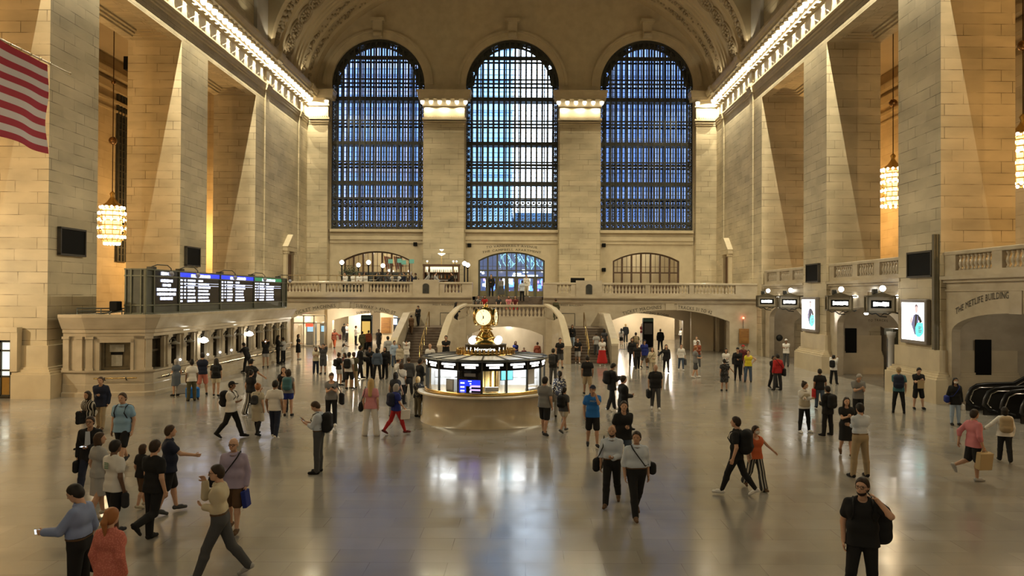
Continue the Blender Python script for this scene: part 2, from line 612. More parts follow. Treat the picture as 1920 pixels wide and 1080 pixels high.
# ------------------------------------------------------------------ window wall
WCX = [XC - 12.13, XC, XC + 12.13]
mp_w = lambda u, z, d: (u, YW + d, z)
m = MB()
m.arch_wall(mp_w, XL, XR, 9.6, 34.5, [(c, 4.2, 10.2, 23.26, 4.2, 'e') for c in WCX], 0.7, 40)
m.arch_wall(mp_w, XL, XR, 3.95, 9.6, [(c, 3.0, ZB, 7.45, 0.78, 's') for c in WCX], 0.5, 20)
struct(m, 'wall_west', 'limestone_plain')
m = MB()
for c in WCX:                                          # archivolts, keystones, sills
    for k in range(40):
        a, e = PI * k / 40, PI * (k + 1) / 40
        for r0, r1, d in ((4.2, 4.75, 0.10), (4.75, 4.98, 0.2)):
            P = lambda r, t, dd: (c + r * math.cos(t), YW - dd, 23.26 + r * math.sin(t))
            m.quad(P(r0, a, d), P(r1, a, d), P(r1, e, d), P(r0, e, d))
            m.quad(P(r0, a, 0), P(r0, e, 0), P(r0, e, d), P(r0, a, d))
            m.quad(P(r1, a, 0), P(r1, e, 0), P(r1, e, d), P(r1, a, d))
    m.box(c - 0.42, c + 0.42, YW - 0.55, YW, 27.5, 28.9)
    m.box(c - 0.6, c + 0.6, YW - 0.7, YW, 28.9, 29.15)
    m.tube([(c - 0.35, YW - 0.55, 27.75), (c + 0.35, YW - 0.55, 27.75)], 0.22, 10)
    m.box(c - 4.2, c + 4.2, YW - 0.35, YW + 0.2, 9.95, 10.2)
    m.box(c - 4.2, c + 4.2, YW - 0.22, YW, 9.25, 9.6)
    m.box(c - 4.2, c + 4.2, YW - 0.12, YW, 8.95, 9.25)
struct(m, 'trim_1', 'limestone_plain')
# piers between the windows and in the corners, with capitals
for cx, hw in ((WCX[0] + 6.065, 1.80), (WCX[1] + 6.065, 1.80), (XL + 0.92, 0.92), (XR - 0.92, 0.92)):
    m = MB()
    m.box(cx - hw, cx + hw, YW - 0.7, YW, ZB, 19.6)
    if hw > 1:
        m.box(cx - hw - 0.12, cx + hw + 0.12, YW - 0.28, YW, ZB, 22.0)
    struct(m, 'pillar', 'limestone')
    m = MB()
    for z0, z1, d in ((19.55, 19.68, 0.05), (19.72, 19.86, 0.10), (19.95, 20.12, 0.16), (20.12, 21.2, 0.02), (21.16, 21.28, 0.14), (21.28, 21.76, 0.08), (21.76, 22.0, 0.48), (22.0, 22.4, 0.56), (22.4, 22.55, 0.62)):
        m.box(cx - hw - d, cx + hw + d, YW - 0.7 - d, YW, z0, z1)
    for k in range(int(hw * 2 / 0.2)):
        m.box(cx - hw + k * 0.2 + 0.04, cx - hw + k * 0.2 + 0.15, YW - 0.82, YW - 0.7, 20.13, 20.26)
    struct(m, 'trim_capital', 'limestone_plain')
    # (the capital stays in place when the pier is drawn: both are setting)

# the iron windows: two layers of glazing bars with glazed walkways between them
HZ = [(25.8, .34), (23.86, .12), (23.5, .12), (22.08, .36), (20.1, .12), (19.8, .09), (18.05, .32), (16.36, .13), (16.05, .09), (14.44, .34), (13.05, .14), (12.45, .1), (10.95, .12)]
def ztop(u, R=4.18):
    return 23.26 + math.sqrt(max(0.0, R * R - u * u))
def half(z, R=4.18):
    return R if z <= 23.26 else math.sqrt(max(0.0, R * R - (z - 23.26) ** 2))
for wi, c in enumerate(WCX):
    y = YW + 0.3
    m = MB()                                            # outer frame and pierced border
    for s in (-1, 1):
        for u in (4.14, 3.69):
            m.box(c + s * u - 0.045, c + s * u + 0.045, y - 0.1, y + 0.1, 10.2, 23.3)
        for k in range(26):
            z = 10.6 + k * 0.5
            m.tube([(c + s * 3.915 + 0.15 * math.cos(t * PI / 4), y, z + 0.17 * math.sin(t * PI / 4)) for t in range(9)], 0.045, 4, False, False)
            m.box(c + s * 3.915 - 0.2, c + s * 3.915 + 0.2, y - 0.03, y + 0.03, z + 0.2, z + 0.3)
            m.box(c + s * 3.915 - 0.04, c + s * 3.915 + 0.04, y - 0.03, y + 0.03, z - 0.16, z + 0.2)
    for k in range(36):
        a, e = PI * k / 36, PI * (k + 1) / 36
        P = lambda r, t, d: (c + r * math.cos(t), y + d, 23.26 + r * math.sin(t))
        am = (a + e) / 2
        for r0, r1, d in ((3.95, 4.2, -0.1), (3.45, 3.62, -0.08)):
            m.quad(P(r0, a, d), P(r1, a, d), P(r1, e, d), P(r0, e, d))
            m.quad(P(r0, a, d), P(r0, e, d), P(r0, e, 0.1), P(r0, a, 0.1))
            m.quad(P(r1, a, d), P(r1, e, d), P(r1, e, 0.1), P(r1, a, 0.1))
        if k % 9 != 4 and k % 9 != 5 or k in (4, 31):
            m.quad(P(3.62, a, 0.05), P(3.95, a, 0.05), P(3.95, e, 0.05), P(3.62, e, 0.05))
        m.bar(P(3.6, a, 0), P(3.97, e, 0), 0.05)
        m.bar(P(3.6, e, 0), P(3.97, a, 0), 0.05)
    for k in range(17):                                 # bottom panels of scrollwork
        u = c - 3.94 + k * 0.4925
        m.box(u - 0.2, u + 0.2, y - 0.02, y + 0.02, 10.25, 10.5)
        m.bar((u - 0.2, y, 10.5), (u + 0.2, y, 10.92), 0.07)
        m.bar((u + 0.2, y, 10.5), (u - 0.2, y, 10.92), 0.07)
        m.ball((u, y, 10.72), 0.12, 6)
        if 0 < k < 16:                                  # lacy heads of the lowest lights
            m.bar((u - 0.2, y, 12.45), (u, y, 12.75), 0.05)
            m.bar((u + 0.2, y, 12.45), (u, y, 12.75), 0.05)
            m.ball((u, y, 12.68), 0.11, 6)
            for q in range(5):
                m.ball((u, y + 0.02, 11.25 + q * 0.24), 0.055, 5)
                m.bar((u - 0.1, y + 0.02, 11.12 + q * 0.24), (u + 0.1, y + 0.02, 11.3 + q * 0.24), 0.025)
    w = struct(m, 'window_%d' % (wi + 1), 'bronze')
    m = MB()
    for k in range(1, 17):                              # front bars
        u = -4.18 + k * 0.4918
        t = min(ztop(u), ztop(u, 4.0))
        m.box(c + u - 0.085, c + u + 0.085, y - 0.09, y + 0.09, 10.2, t)
    for z, th in HZ:
        h = half(z)
        m.box(c - h, c + h, y - 0.07, y + 0.07, z - th / 2, z + th / 2)
    m.build('grille', 'bronze', w)
    m = MB()
    y2 = YW + 1.65
    for k in range(1, 17):
        u = -4.18 + k * 0.4918
        m.box(c + u - 0.05, c + u + 0.05, y2 - 0.05, y2 + 0.05, 10.0, ztop(u))
    for z, th in HZ:
        h = half(z)
        m.box(c - h, c + h, y2 - 0.05, y2 + 0.05, z - 0.08, z + 0.08)
    for a, e in ((10.95, 12.6), (13.05, 14.4), (14.44, 16.2), (16.36, 18), (18.05, 19.9), (20.1, 22), (22.08, 23.6), (23.86, 25.8)):
        for f in (0.42, 0.68):
            z = a + (e - a) * f
            m.box(c - half(z), c + half(z), y2 - 0.02, y2 + 0.02, z - 0.022, z + 0.022)
    m.build('sash', 'bronze', w)
    m = MB()
    for z in (22.08, 18.05, 14.44):
        m.box(c - 4.3, c + 4.3, y + 0.1, y2 - 0.05, z - 0.06, z + 0.06)
    for k in range(8):                                  # posts of the walkways
        m.box(c - 4.1 + k * 1.17 - 0.05, c - 4.1 + k * 1.17 + 0.05, y2 - 0.6, y2 - 0.5, 10.2, ztop(-4.1 + k * 1.17))
    m.build('walkway', 'iron_grey', w)
    m = MB()
    n = 28
    top = [(c + 4.2 * math.cos(PI * i / n), y2 + 0.08, 23.26 + 4.2 * math.sin(PI * i / n)) for i in range(n + 1)]
    m.add([(c - 4.2, y2 + 0.08, 10.0), (c + 4.2, y2 + 0.08, 10.0)] + top, [tuple(range(n + 3))])
    m.build('glass', 'window_glass', w)
m = MB()                                                # walls of the window chambers
for a, e in ((XL - 1.5, WCX[0] - 4.3), (WCX[0] + 4.3, WCX[1] - 4.3), (WCX[1] + 4.3, WCX[2] - 4.3), (WCX[2] + 4.3, XR + 1.5)):
    m.box(a, e, YW + 0.72, YW + 1.9, 9.0, 36)
for c in WCX:
    m.box(c - 4.3, c + 4.3, YW + 0.72, YW + 1.9, 9.0, 10.1)
    m.arch_wall(lambda u, z, d: (u, YW + 1.9 + d, z), c - 4.3, c + 4.3, 10.1, 36, [(c, 4.2, 10.1, 23.26, 4.2, 'e')], 0.0, 24)
    m.quad((c - 4.3, YW + .72, 28.6), (c + 4.3, YW + .72, 28.6), (c + 4.3, YW + 1.9, 28.6), (c - 4.3, YW + 1.9, 28.6))
struct(m, 'wall_west_chamber', 'limestone_plain')

# ------------------------------------------------------------------ vault
VA, VZ, VB = 18.3, 22.6, 11.3
def vp(t, y, r=0.0):
    return (XC + (VA - r) * math.cos(t), y, VZ + (VB - r) * math.sin(t))
m = MB()
NV = 72
def band(y0, y1, r0, r1):
    for i in range(NV):
        a, e = PI * i / NV, PI * (i + 1) / NV
        m.add([vp(a, y0, r0), vp(a, y1, r1), vp(e, y1, r1), vp(e, y0, r0)], [(0, 1, 2, 3)], True)
    return m
vprof = [(57.3, -1.5), (57.3, 0.45), (57.9, 0.5), (58.2, 0.3), (58.4, 0.12), (60.0, 0.12), (60.2, 0.3), (60.5, 0.3), (60.6, 0.0), (64.2, 0.0), (64.3, 0.12), (64.6, 0.12), (64.7, 0.22),
         (65.0, 0.22), (65.1, 0.35), (65.4, 0.35), (65.5, 0.2), (66.6, 0.2), (66.7, 0.42), (67.0, 0.42), (67.1, 0.25), (68.3, 0.25), (68.4, 0.5), (69.4, 0.55)]
for (y0, r0), (y1, r1) in zip(vprof[:-1], vprof[1:]):
    band(y0, y1, r0, r1)
struct(m, 'ceiling', 'plaster')
m = MB()
rnd = random.Random(3)
for i in range(160):                                    # leaf garlands along the ribs
    t = PI * (i + 0.5) / 160
    for y, r, s in ((59.2, 0.12, 0.34), (66.05, 0.2, 0.24), (67.7, 0.25, 0.26)):
        if (i // 7) % 2 == 0 or y < 66:
            x_, y_, z_ = vp(t, y + rnd.uniform(-0.35, 0.35), r + 0.03)
            m.ball((x_, y_, z_), s * rnd.uniform(0.6, 1.0), 6, (0.8, 1.2, 0.8))
        x_, y_, z_ = vp(t, y + rnd.uniform(-0.5, 0.5), r + 0.02)
        m.ball((x_, y_, z_), s * 0.5, 5, (0.8, 1.2, 0.8))
for i in range(27):                                     # rosettes between the ribs
    t = PI * (i + 0.5) / 27
    p = Vector(vp(t, 62.3, 0.02))
    nrm = Vector((-math.cos(t) / VA, 0, -math.sin(t) / VB)).normalized()
    q = nrm.to_track_quat('Z', 'Y').to_matrix().to_4x4()
    M = Matrix.Translation(p) @ q
    m.lathe([(0.98, 0.0), (0.98, 0.12), (0.86, 0.16), (0.8, 0.08), (0.76, 0.0)], 20, M=M, cap=False)
    for k in range(12):
        a = k * PI / 6
        m.ball((0.48 * math.cos(a), 0.48 * math.sin(a), 0.03), 0.16, 6, M=M)
    m.ball((0, 0, 0.05), 0.16, 6, M=M)
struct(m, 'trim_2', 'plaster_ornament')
# teal vault of the hall and its clerestory walls nearer the camera
mat('teal', (0.05, 0.13, 0.12), 0.8)
m = MB()
for i in range(NV):
    a, e = PI * i / NV, PI * (i + 1) / NV
    m.quad(vp(a, -14, -0.9), vp(a, 57.3, -0.9), vp(e, 57.3, -0.9), vp(e, -14, -0.9))
struct(m, 'ceiling_hall', 'teal')
noisy('clerestory_plaster', (0.50, 0.47, 0.44), (0.44, 0.41, 0.38), 1.0, 0.7)
for side, X, sg in (('left', XL, -1), ('right', XR, 1)):
    m = MB()
    mp = lambda u, z, d: (X + sg * (-0.25 + d), u, z)
    m.arch_wall(mp, 33.0, 57.3, 22.7, 31.5, [(51.6, 3.4, 23.3, 25.5, 3.4, 'e'), (39.5, 3.4, 23.3, 25.5, 3.4, 'e')], 1.2, 20)
    struct(m, 'wall_clerestory_' + side, 'clerestory_plaster')
    m = MB()
    for yc in (51.6, 39.5):
        for k in range(17):
            u = -3.4 + k * 0.425
            m.box(X + sg * 0.5 - 0.05, X + sg * 0.5 + 0.05, yc + u - 0.05, yc + u + 0.05, 23.3, 25.5 + math.sqrt(max(0, 3.4 ** 2 - u * u)))
        for z in (24.0, 24.8, 25.6, 26.4, 27.2):
            m.box(X + sg * 0.5 - 0.04, X + sg * 0.5 + 0.04, yc - 3.4, yc + 3.4, z - 0.04, z + 0.04)
    struct(m, 'window_%d' % (4 if sg < 0 else 5), 'bronze')
# east end behind the camera
m = MB()
m.quad((-31, -14, 0), (28, -14, 0), (28, -14, 36), (-31, -14, 36))
struct(m, 'wall_east', 'limestone')
m = MB()
noisy('roof_dark', (0.1, 0.1, 0.1), (0.08, 0.08, 0.08))
m.box(-31, 28, 57.4, YW + 1.9, 34.3, 34.6)
struct(m, 'roof', 'roof_dark')

# ------------------------------------------------------------------ buildings across the street
def facade(name, col, win, sx, sz, fx=0.55, fz=0.6):
    m = mat(name, col, 0.4)
    nt, N, L, b = nodes(m)
    tc = N.new('ShaderNodeTexCoord')
    br = N.new('ShaderNodeTexBrick')
    br.offset = 0.0
    br.inputs['Scale'].default_value = 1.0
    br.inputs['Brick Width'].default_value = sx
    br.inputs['Row Height'].default_value = sz
    br.inputs['Mortar Size'].default_value = 0.28
    br.inputs['Mortar Smooth'].default_value = 0.02
    br.inputs['Color1'].default_value = (*win, 1)
    br.inputs['Color2'].default_value = tuple(v * 1.5 for v in win) + (1,)
    br.inputs['Mortar'].default_value = (*col, 1)
    L.new(tc.outputs['UV'], br.inputs['Vector'])
    L.new(br.outputs['Color'], b.inputs['Base Color'])
facade('tower_glass', (0.25, 0.40, 0.55), (0.19, 0.35, 0.54), 2.2, 3.6)
facade('tower_purple', (0.20, 0.21, 0.33), (0.08, 0.14, 0.30), 1.9, 3.3)
facade('tower_navy', (0.12, 0.16, 0.27), (0.045, 0.085, 0.20), 1.8, 3.4)
for nm, lb, x0, x1, y0, y1, h, mt_ in (
        ('office_tower', 'pale blue glass tower filling the left half of the middle window', -9.5, -2.0, 98, 120, 75, 'tower_glass'),
        ('office_tower', 'violet grey office block seen through the left arched window', -60, -9.8, 96, 118, 62, 'tower_purple'),
        ('office_tower', 'dark navy office block seen through the right arched window', 3.7, 60, 96, 118, 60, 'tower_navy'),
        ('office_building', 'low blue building at the foot of the bright gap in the middle window', -1.8, 3.4, 104, 116, 15.5, 'tower_glass')):
    m = MB()
    m.box(x0, x1, y0, y1, 0, h)
    k = 1
    while k * 4 < h:                                    # spandrel ledges
        m.box(x0 - 0.1, x1 + 0.1, y0 - 0.25, y0, k * 4 - 0.3, k * 4)
        k += 1
    tag(m.build(nm, mt_), lb, 'building')
m = MB()
m.quad((-80, 92, -0.2), (80, 92, -0.2), (80, 140, -0.2), (-80, 140, -0.2))
noisy('asphalt', (0.05, 0.05, 0.055), (0.04, 0.04, 0.045))
struct(m, 'street', 'asphalt')
# ------------------------------------------------------------------ west balcony, arches and passages
ML = 2 * XC                                              # mirror: x -> ML - x
m = MB()
mpb = lambda u, z, d: (u, YB + d, z)
m.arch_wall(mpb, XL, -4.0, 0, 4.2, [(-13.3, 4.4, 0, 2.45, 0.85, 's')], 1.0, 26)
m.arch_wall(mpb, 1.2, XR, 0, 4.2, [(10.5, 4.4, 0, 2.45, 0.85, 's')], 1.0, 26)
for x in (-4.0, 1.2):
    m.quad((x, YB, 0), (x, 59.8, 0), (x, 59.8, 4.2), (x, YB, 4.2))
for a, e in ((XL, -4.0), (1.2, XR)):
    m.box(a, e, YB - 0.10, YB, 3.76, 3.85)
    m.box(a, e, YB - 0.16, YB, 3.85, 3.9)
    m.box(a, e, YB - 0.05, YB, 3.9, 4.05)
    m.box(a, e, YB - 0.22, YB, 4.05, 4.12)
    m.box(a, e, YB - 0.30, YB, 4.12, 4.26)
for x in (-13.3, 10.5):                                  # pilaster strips over the crowns
    m.box(x - 0.32, x + 0.32, YB - 0.08, YB, 3.28, 3.76)
    for s in (-1, 1):
        m.box(x + s * 0.55 - 0.05, x + s * 0.55 + 0.05, YB - 0.05, YB, 3.25, 3.76)
struct(m, 'wall_balcony_west', 'marble')
m = MB()
m.box(XL, -4.0, YB, YW, 3.95, 4.2)
m.box(1.2, XR, YB, YW, 3.95, 4.2)
m.box(-4.0, 1.2, 59.6, YW, 3.95, 4.2)
struct(m, 'floor_balcony', 'marble')
def arc_text(mb, s, xc, uc, width, size, y, zc_top=3.30, off=0.2, hw=4.4, rise=0.85):
    R = (hw * hw + rise * rise) / (2 * rise)
    def mp(u, v):
        th = (uc + u) / (R + off)
        r = R + off + v
        return (xc + r * math.sin(th), y, zc_top - R + r * math.cos(th))
    text(mb, s, size, mp, width, serif=True)
for nm, s, xc, uc, w in (('lettering', 'TICKET MACHINES', -13.3, -2.25, 3.0), ('lettering', 'SUBWAY > 42ND ST', -13.3, 2.2, 2.95),
                         ('lettering', 'TICKET MACHINES', 10.5, -2.05, 2.85), ('lettering', 'TRACKS 31 TO 42', 10.5, 1.85, 2.5)):
    m = MB()
    arc_text(m, s, xc, uc, w, 0.33, YB - 0.012, off=0.10)
    lb = {'T-13': 'dark carved letters reading ticket machines over the left arch', 'S-13': 'dark carved letters reading subway 42nd st over the left arch',
          'T10': 'dark carved letters reading ticket machines over the right arch'}
    key = s[0] + str(int(xc))
    tag(m.build('lettering', 'letter'), 'dark carved letters reading tracks 31 to 42 over the right arch' if s.startswith('TRACKS') else lb[key], 'lettering')
for lb, x0 in (('small dark letters reading west balcony over the left stairs', -6.1), ('small dark letters reading west balcony over the right stairs', ML + 6.1)):
    m = MB()
    text(m, 'WEST BALCONY', 0.17, lambda u, v: (x0 + u, YB - 0.012, 3.54 + v), 1.7)
    tag(m.build('lettering', 'letter'), lb, 'lettering')

# passages behind the arches
noisy('passage_plaster', (0.66, 0.55, 0.38), (0.58, 0.48, 0.33), 0.8, 0.5)
m = MB()
for x0, x1 in ((-19.4, -4.6), (1.8, 16.7)):
    m.quad((x0, 57.5, 3.7), (x1, 57.5, 3.7), (x1, 86, 3.7), (x0, 86, 3.7))
struct(m, 'ceiling_passage', 'passage_plaster')
m = MB()
for x0, x1 in ((-19.4, -4.6), (1.8, 16.7)):
    m.quad((x0, 86, 0), (x1, 86, 0), (x1, 86, 3.7), (x0, 86, 3.7))
    for x in (x0, x1):
        m.quad((x, 57.5, 0), (x, 86, 0), (x, 86, 3.7), (x, 57.5, 3.7))
struct(m, 'wall_passage', 'passage_plaster')
m = MB()
# left passage: inner arch with the shuttle sign, wall with the glass doors, pale side wall
m.arch_wall(lambda u, z, d: (u, 62.5 + d, z), -16.2, -4.6, 0, 3.7, [(-11.8, 4.0, 0, 2.2, 0.62, 's')], 0.6, 20)
m.arch_wall(lambda u, z, d: (u, 63.4 + d, z), -19.4, -16.2, 0, 3.7, [(-17.9, 1.35, 0, 2.62, 0.02, 's')], 0.15, 4)
m.box(-15.75, -13.9, 68.0, 68.4, 0, 3.7)
m.box(-12.95, -11.85, 68.0, 68.4, 0, 3.7)
m.box(-11.3, -10.2, 74, 74.3, 0, 3.7)
# right passage: back wall, doorway, near wall
m.box(5.6, 14.6, 76.0, 76.4, 0, 3.7)
m.arch_wall(lambda u, z, d: (u, 62.5 + d, z), 1.8, 16.7, 0, 3.7, [(8.6, 4.1, 0, 2.3, 0.6, 's')], 0.5, 20)
m.box(13.0, 14.75, 60.8, 61.2, 0, 3.7)
struct(m, 'wall_passage_inner', 'passage_plaster')
m = MB()
for x in (14.95, 15.65):
    m.box(x - 0.12, x + 0.12, 60.2, 60.5, 0, 3.3)
struct(m, 'trim_3', 'marble_pale')
m = MB()
arc_text(m, 'SUBWAY SHUTTLE', -11.9, -0.6, 2.7, 0.26, 62.48, 2.80, 0.06, 4.0, 0.62)
tag(m.build('lettering', 'letter'), 'letters reading subway shuttle on the inner arch of the left passage', 'lettering')
m = MB()
arc_text(m, 'WAITING ROOM', 8.6, 1.7, 2.4, 0.26, 62.48, 2.86, 0.06, 4.1, 0.6)
tag(m.build('lettering', 'letter'), 'letters reading waiting room on the inner arch of the right passage', 'lettering')
# glass doors of the ticket machine room
r = thing('glass_door', 'white framed glass doors with transom at the left end of the left arch', 'door', (-17.9, 63.3, 0))
m = MB()
for x in (-1.3, -0.45, 0.4, 1.3):
    m.box(x - 0.05, x + 0.05, -0.06, 0.06, 0, 2.6)
for z in (0.06, 1.95, 2.56):
    m.box(-1.3, 1.3, -0.06, 0.06, z - 0.05, z + 0.05)
m.build('frame', 'marble_pale', r)
m = MB()
m.box(-1.3, 1.3, -0.01, 0.01, 0.1, 2.5)
m.build('pane', 'clear_glass', r)
mat('red_glow', (0.4, 0.02, 0.02), 0.5, emit=(1, 0.08, 0.03), estr=1.2)
m = MB()
m.box(-18.85, -18.2, 65.5, 65.55, 1.55, 1.9)
tag(m.build('exit_sign', 'red_glow'), 'small red lit sign behind the glass doors', 'sign')
# ticket machines in the room behind
mk = None
for i, x in enumerate((-18.6, -17.4)):
    t = thing('ticket_machine', ('grey ticket machine nearer the left wall behind the glass doors', 'grey ticket machine behind the right leaf of the glass doors')[i], 'ticket machine', (x, 66.5, 0), group='ticket machines')
    m = MB()
    m.rbox(-0.4, 0.4, -0.3, 0.3, 0, 1.9, 0.03)
    m.build('cabinet', mat('machine_grey', (0.25, 0.27, 0.28), 0.4), t)
    m = MB()
    m.box(-0.28, 0.28, -0.32, -0.30, 1.1, 1.6)
    m.build('screen', mat('machine_screen', (0.1, 0.2, 0.3), 0.3, emit=(0.4, 0.7, 0.9), estr=0.8), t)
# map totems in both passages
def totem(label, x, y, h, w, panel):
    t = thing('map_totem', label, 'totem', (x, y, 0))
    m = MB()
    m.rbox(-w, w, -0.25, 0.25, 0, h, 0.04)
    m.build('body', 'black_panel', t)
    m = MB()
    m.box(-w * 0.75, w * 0.75, -0.27, -0.25, h * 0.45, h * 0.82)
    m.build('poster', panel, t)
    m = MB()
    m.box(-w * 0.95, w * 0.95, -0.28, -0.25, h * 0.88, h * 0.97)
    m.build('header', mat('totem_header', (0.03, 0.07, 0.06), 0.4), t)
    return t
totem('black totem with a yellow lit map in the left passage', -12.6, 60.6, 2.7, 0.42, mat('poster_yellow', (0.6, 0.4, 0.1), 0.5, emit=(0.9, 0.6, 0.15), estr=0.5))
totem('tall black totem with grey map panels in the right passage', 10.2, 64.8, 2.45, 0.44, mat('poster_grey', (0.07, 0.065, 0.06), 0.5))
# wooden panels
for lb, x, y, z0, z1, w in (('orange brown wooden door panel at the back of the left passage', -12.4, 67.9, 0.9, 2.3, 0.9), ('brown wooden cabinet hung on the wall right of the right arch', 15.9, 56.35, 0.85, 1.95, 0.72)):
    m = MB()
    m.rbox(x - w / 2, x + w / 2, y - 0.1, y, z0, z1, 0.02)
    m.rbox(x - w * 0.36, x + w * 0.36, y - 0.13, y - 0.09, z0 + 0.12, z1 - 0.12, 0.015)
    tag(m.build('wood_cabinet', noisy('panel_wood', (0.30, 0.15, 0.04), (0.22, 0.10, 0.03), 2.0, 0.4, stretch=(1, 1, 4))), lb, 'cabinet')
t = thing('signal_lamp', 'small red lamp on a rod above the wall cabinet', 'lamp', (15.85, 56.3, 1.95))
m = MB()
m.tube([(0, 0, 0), (0, 0, 0.72)], 0.02, 6)
m.build('rod', 'bronze', t)
m = MB()
m.ball((0, 0, 0.78), 0.075, 8)
m.build('bulb', mat('red_bulb', (1, 0.1, 0.1), 0.3, emit=(1, 0.12, 0.06), estr=8), t)
# shop front and screens at the end of the left passage
mat('screen_cyan', (0.1, 0.5, 0.8), 0.4, emit=(0.1, 0.55, 1.0), estr=2.2)
mat('screen_red', (0.6, 0.1, 0.1), 0.4, emit=(0.8, 0.12, 0.08), estr=0.9)
mat('screen_blue', (0.1, 0.2, 0.7), 0.4, emit=(0.25, 0.4, 1.0), estr=1.4)
t = thing('shop_kiosk', 'kiosk with cyan and red lit panels at the back of the left passage', 'kiosk', (-11.9, 72.4, 0))
m = MB()
m.rbox(-1.1, 1.3, 0, 1.0, 0, 2.1, 0.05)
m.build('counter', 'black_panel', t)
for nm, a, e, z0, z1, mm in (('panel', -1.0, 0.2, 2.2, 2.75, 'screen_cyan'), ('panel', 0.25, 1.3, 2.15, 2.45, 'screen_red'), ('panel', -1.0, -0.3, 1.5, 2.05, 'screen_blue'), ('panel', 0.1, 1.1, 0.1, 0.9, 'screen_blue')):
    m = MB()
    m.box(a, e, -0.08, -0.02, z0, z1)
    m.build(nm, mm, t)
m = MB()
for x in (-1.05, 1.25):
    m.box(x - 0.04, x + 0.04, -0.05, 0.05, 0, 2.8)
m.build('post', 'white_glow' if False else 'marble_pale', t)
# passage lamps
for i, (lb, x, y, z, sx) in enumerate((('round globe lamp under the ceiling of the left passage', -14.6, 66.0, 3.0, 0.22), ('long bright ceiling lamp in the left passage', -12.7, 70.0, 3.05, 0.75),
                                      ('round globe lamp under the ceiling of the right passage', 12.2, 66.0, 3.0, 0.24), ('long bright ceiling lamp in the right passage', 8.1, 67.0, 3.1, 0.6))):
    t = thing('ceiling_lamp', lb, 'lamp', (x, y, z), group='passage lamps')
    m = MB()
    m.ball((0, 0, 0), 0.24, 12, (sx / 0.24, 0.9, 0.75))
    m.build('shade', 'globe_glow', t)
    m = MB()
    m.tube([(0, 0, 0.14), (0, 0, 3.7 - z)], 0.03, 6)
    m.build('stem', 'brass', t)
# doorway in the right passage
m = MB()
for x in (14.05, 15.3):
    m.box(x - 0.1, x + 0.1, 70.0, 70.2, 0, 2.6)
m.box(13.95, 15.4, 70.0, 70.2, 2.5, 2.7)
struct(m, 'door_2', 'marble_pale')
m = MB()
m.box(14.2, 15.2, 70.3, 70.34, 0, 2.5)
struct(m, 'door_3', mat('door_teal', (0.03, 0.045, 0.045), 0.4))

# ------------------------------------------------------------------ balustrades
bal_prof = [(0.10, 0.0), (0.10, 0.05), (0.055, 0.09), (0.10, 0.2), (0.112, 0.27), (0.075, 0.4), (0.05, 0.48), (0.075, 0.53), (0.095, 0.56), (0.095, 0.62)]
bm = MB()
bm.lathe(bal_prof, 10)
BAL = bm.data('baluster', 'marble')
def balustrade(label, p0, p1, z, runs, step=0.235, dep=0.34, group=None):
    """stone railing from p0 to p1; runs: list of (a, b) along it that hold balusters, the rest is solid"""
    p0, p1 = Vector((p0[0], p0[1], 0)), Vector((p1[0], p1[1], 0))
    L = (p1 - p0).length
    ang = math.atan2(p1.y - p0.y, p1.x - p0.x)
    t = thing('balustrade', label, 'railing', (p0.x, p0.y, z), ang, group)
    m = MB()
    m.box(0, L, -dep / 2, dep / 2, 0, 0.22)
    m.build('plinth', 'marble', t)
    m = MB()
    m.rbox(0, L, -dep / 2 - 0.04, dep / 2 + 0.04, 0.84, 1.0, 0.03)
    m.build('rail', 'marble', t)
    u = 0.0
    for a, e in list(runs) + [(L, L)]:
        if a - u > 0.02:
            m = MB()
            m.box(u, a, -dep / 2, dep / 2, 0.22, 0.84)
            m.build('post', 'marble', t)
        n = int((e - a) / step)
        for k in range(n):
            o = bpy.data.objects.new('baluster', BAL)
            COL.objects.link(o)
            o.parent = t
            o.location = (a + (k + 0.5) * (e - a) / n, 0, 0.22)
        u = e
    return t
runsL = [(1.9, 4.6), (4.95, 7.74), (8.1, 11.07), (13.65, 14.95)]
balustrade('carved stone railing along the restaurant side of the west balcony', (XL, YB + 0.05), (-4.0, YB + 0.05), 4.26, runsL)
W_ = XR - 1.2
balustrade('carved stone railing along the bare right side of the west balcony', (1.2, YB + 0.05), (XR, YB + 0.05), 4.26,
           [(1.0, 2.05), (4.45, 7.5), (7.85, 10.7), (11.05, 14.1)])
for lb, x in (('dark arched plaque on the stone post left of the stairs', -7.4), ('dark arched plaque on the stone post right of the stairs', 4.55)):
    m = MB()
    m.box(x - 0.95, x + 0.95, YB - 0.2, YB + 0.25, 4.26, 5.42)
    struct(m, 'pillar', 'marble')
    m = MB()
    pts = [(x - 0.23, YB - 0.24, 4.42), (x + 0.23, YB - 0.24, 4.42)] + [(x + 0.23 * math.cos(PI * k / 8), YB - 0.24, 4.98 + 0.17 * math.sin(PI * k / 8)) for k in range(9)]
    b2 = [(p[0], YB - 0.2, p[2]) for p in pts]
    n = len(pts)
    m.add(pts + b2, [tuple(range(n))] + [(k, (k + 1) % n, n + (k + 1) % n, n + k) for k in range(n)])
    tag(m.build('plaque', 'bronze'), lb, 'plaque')
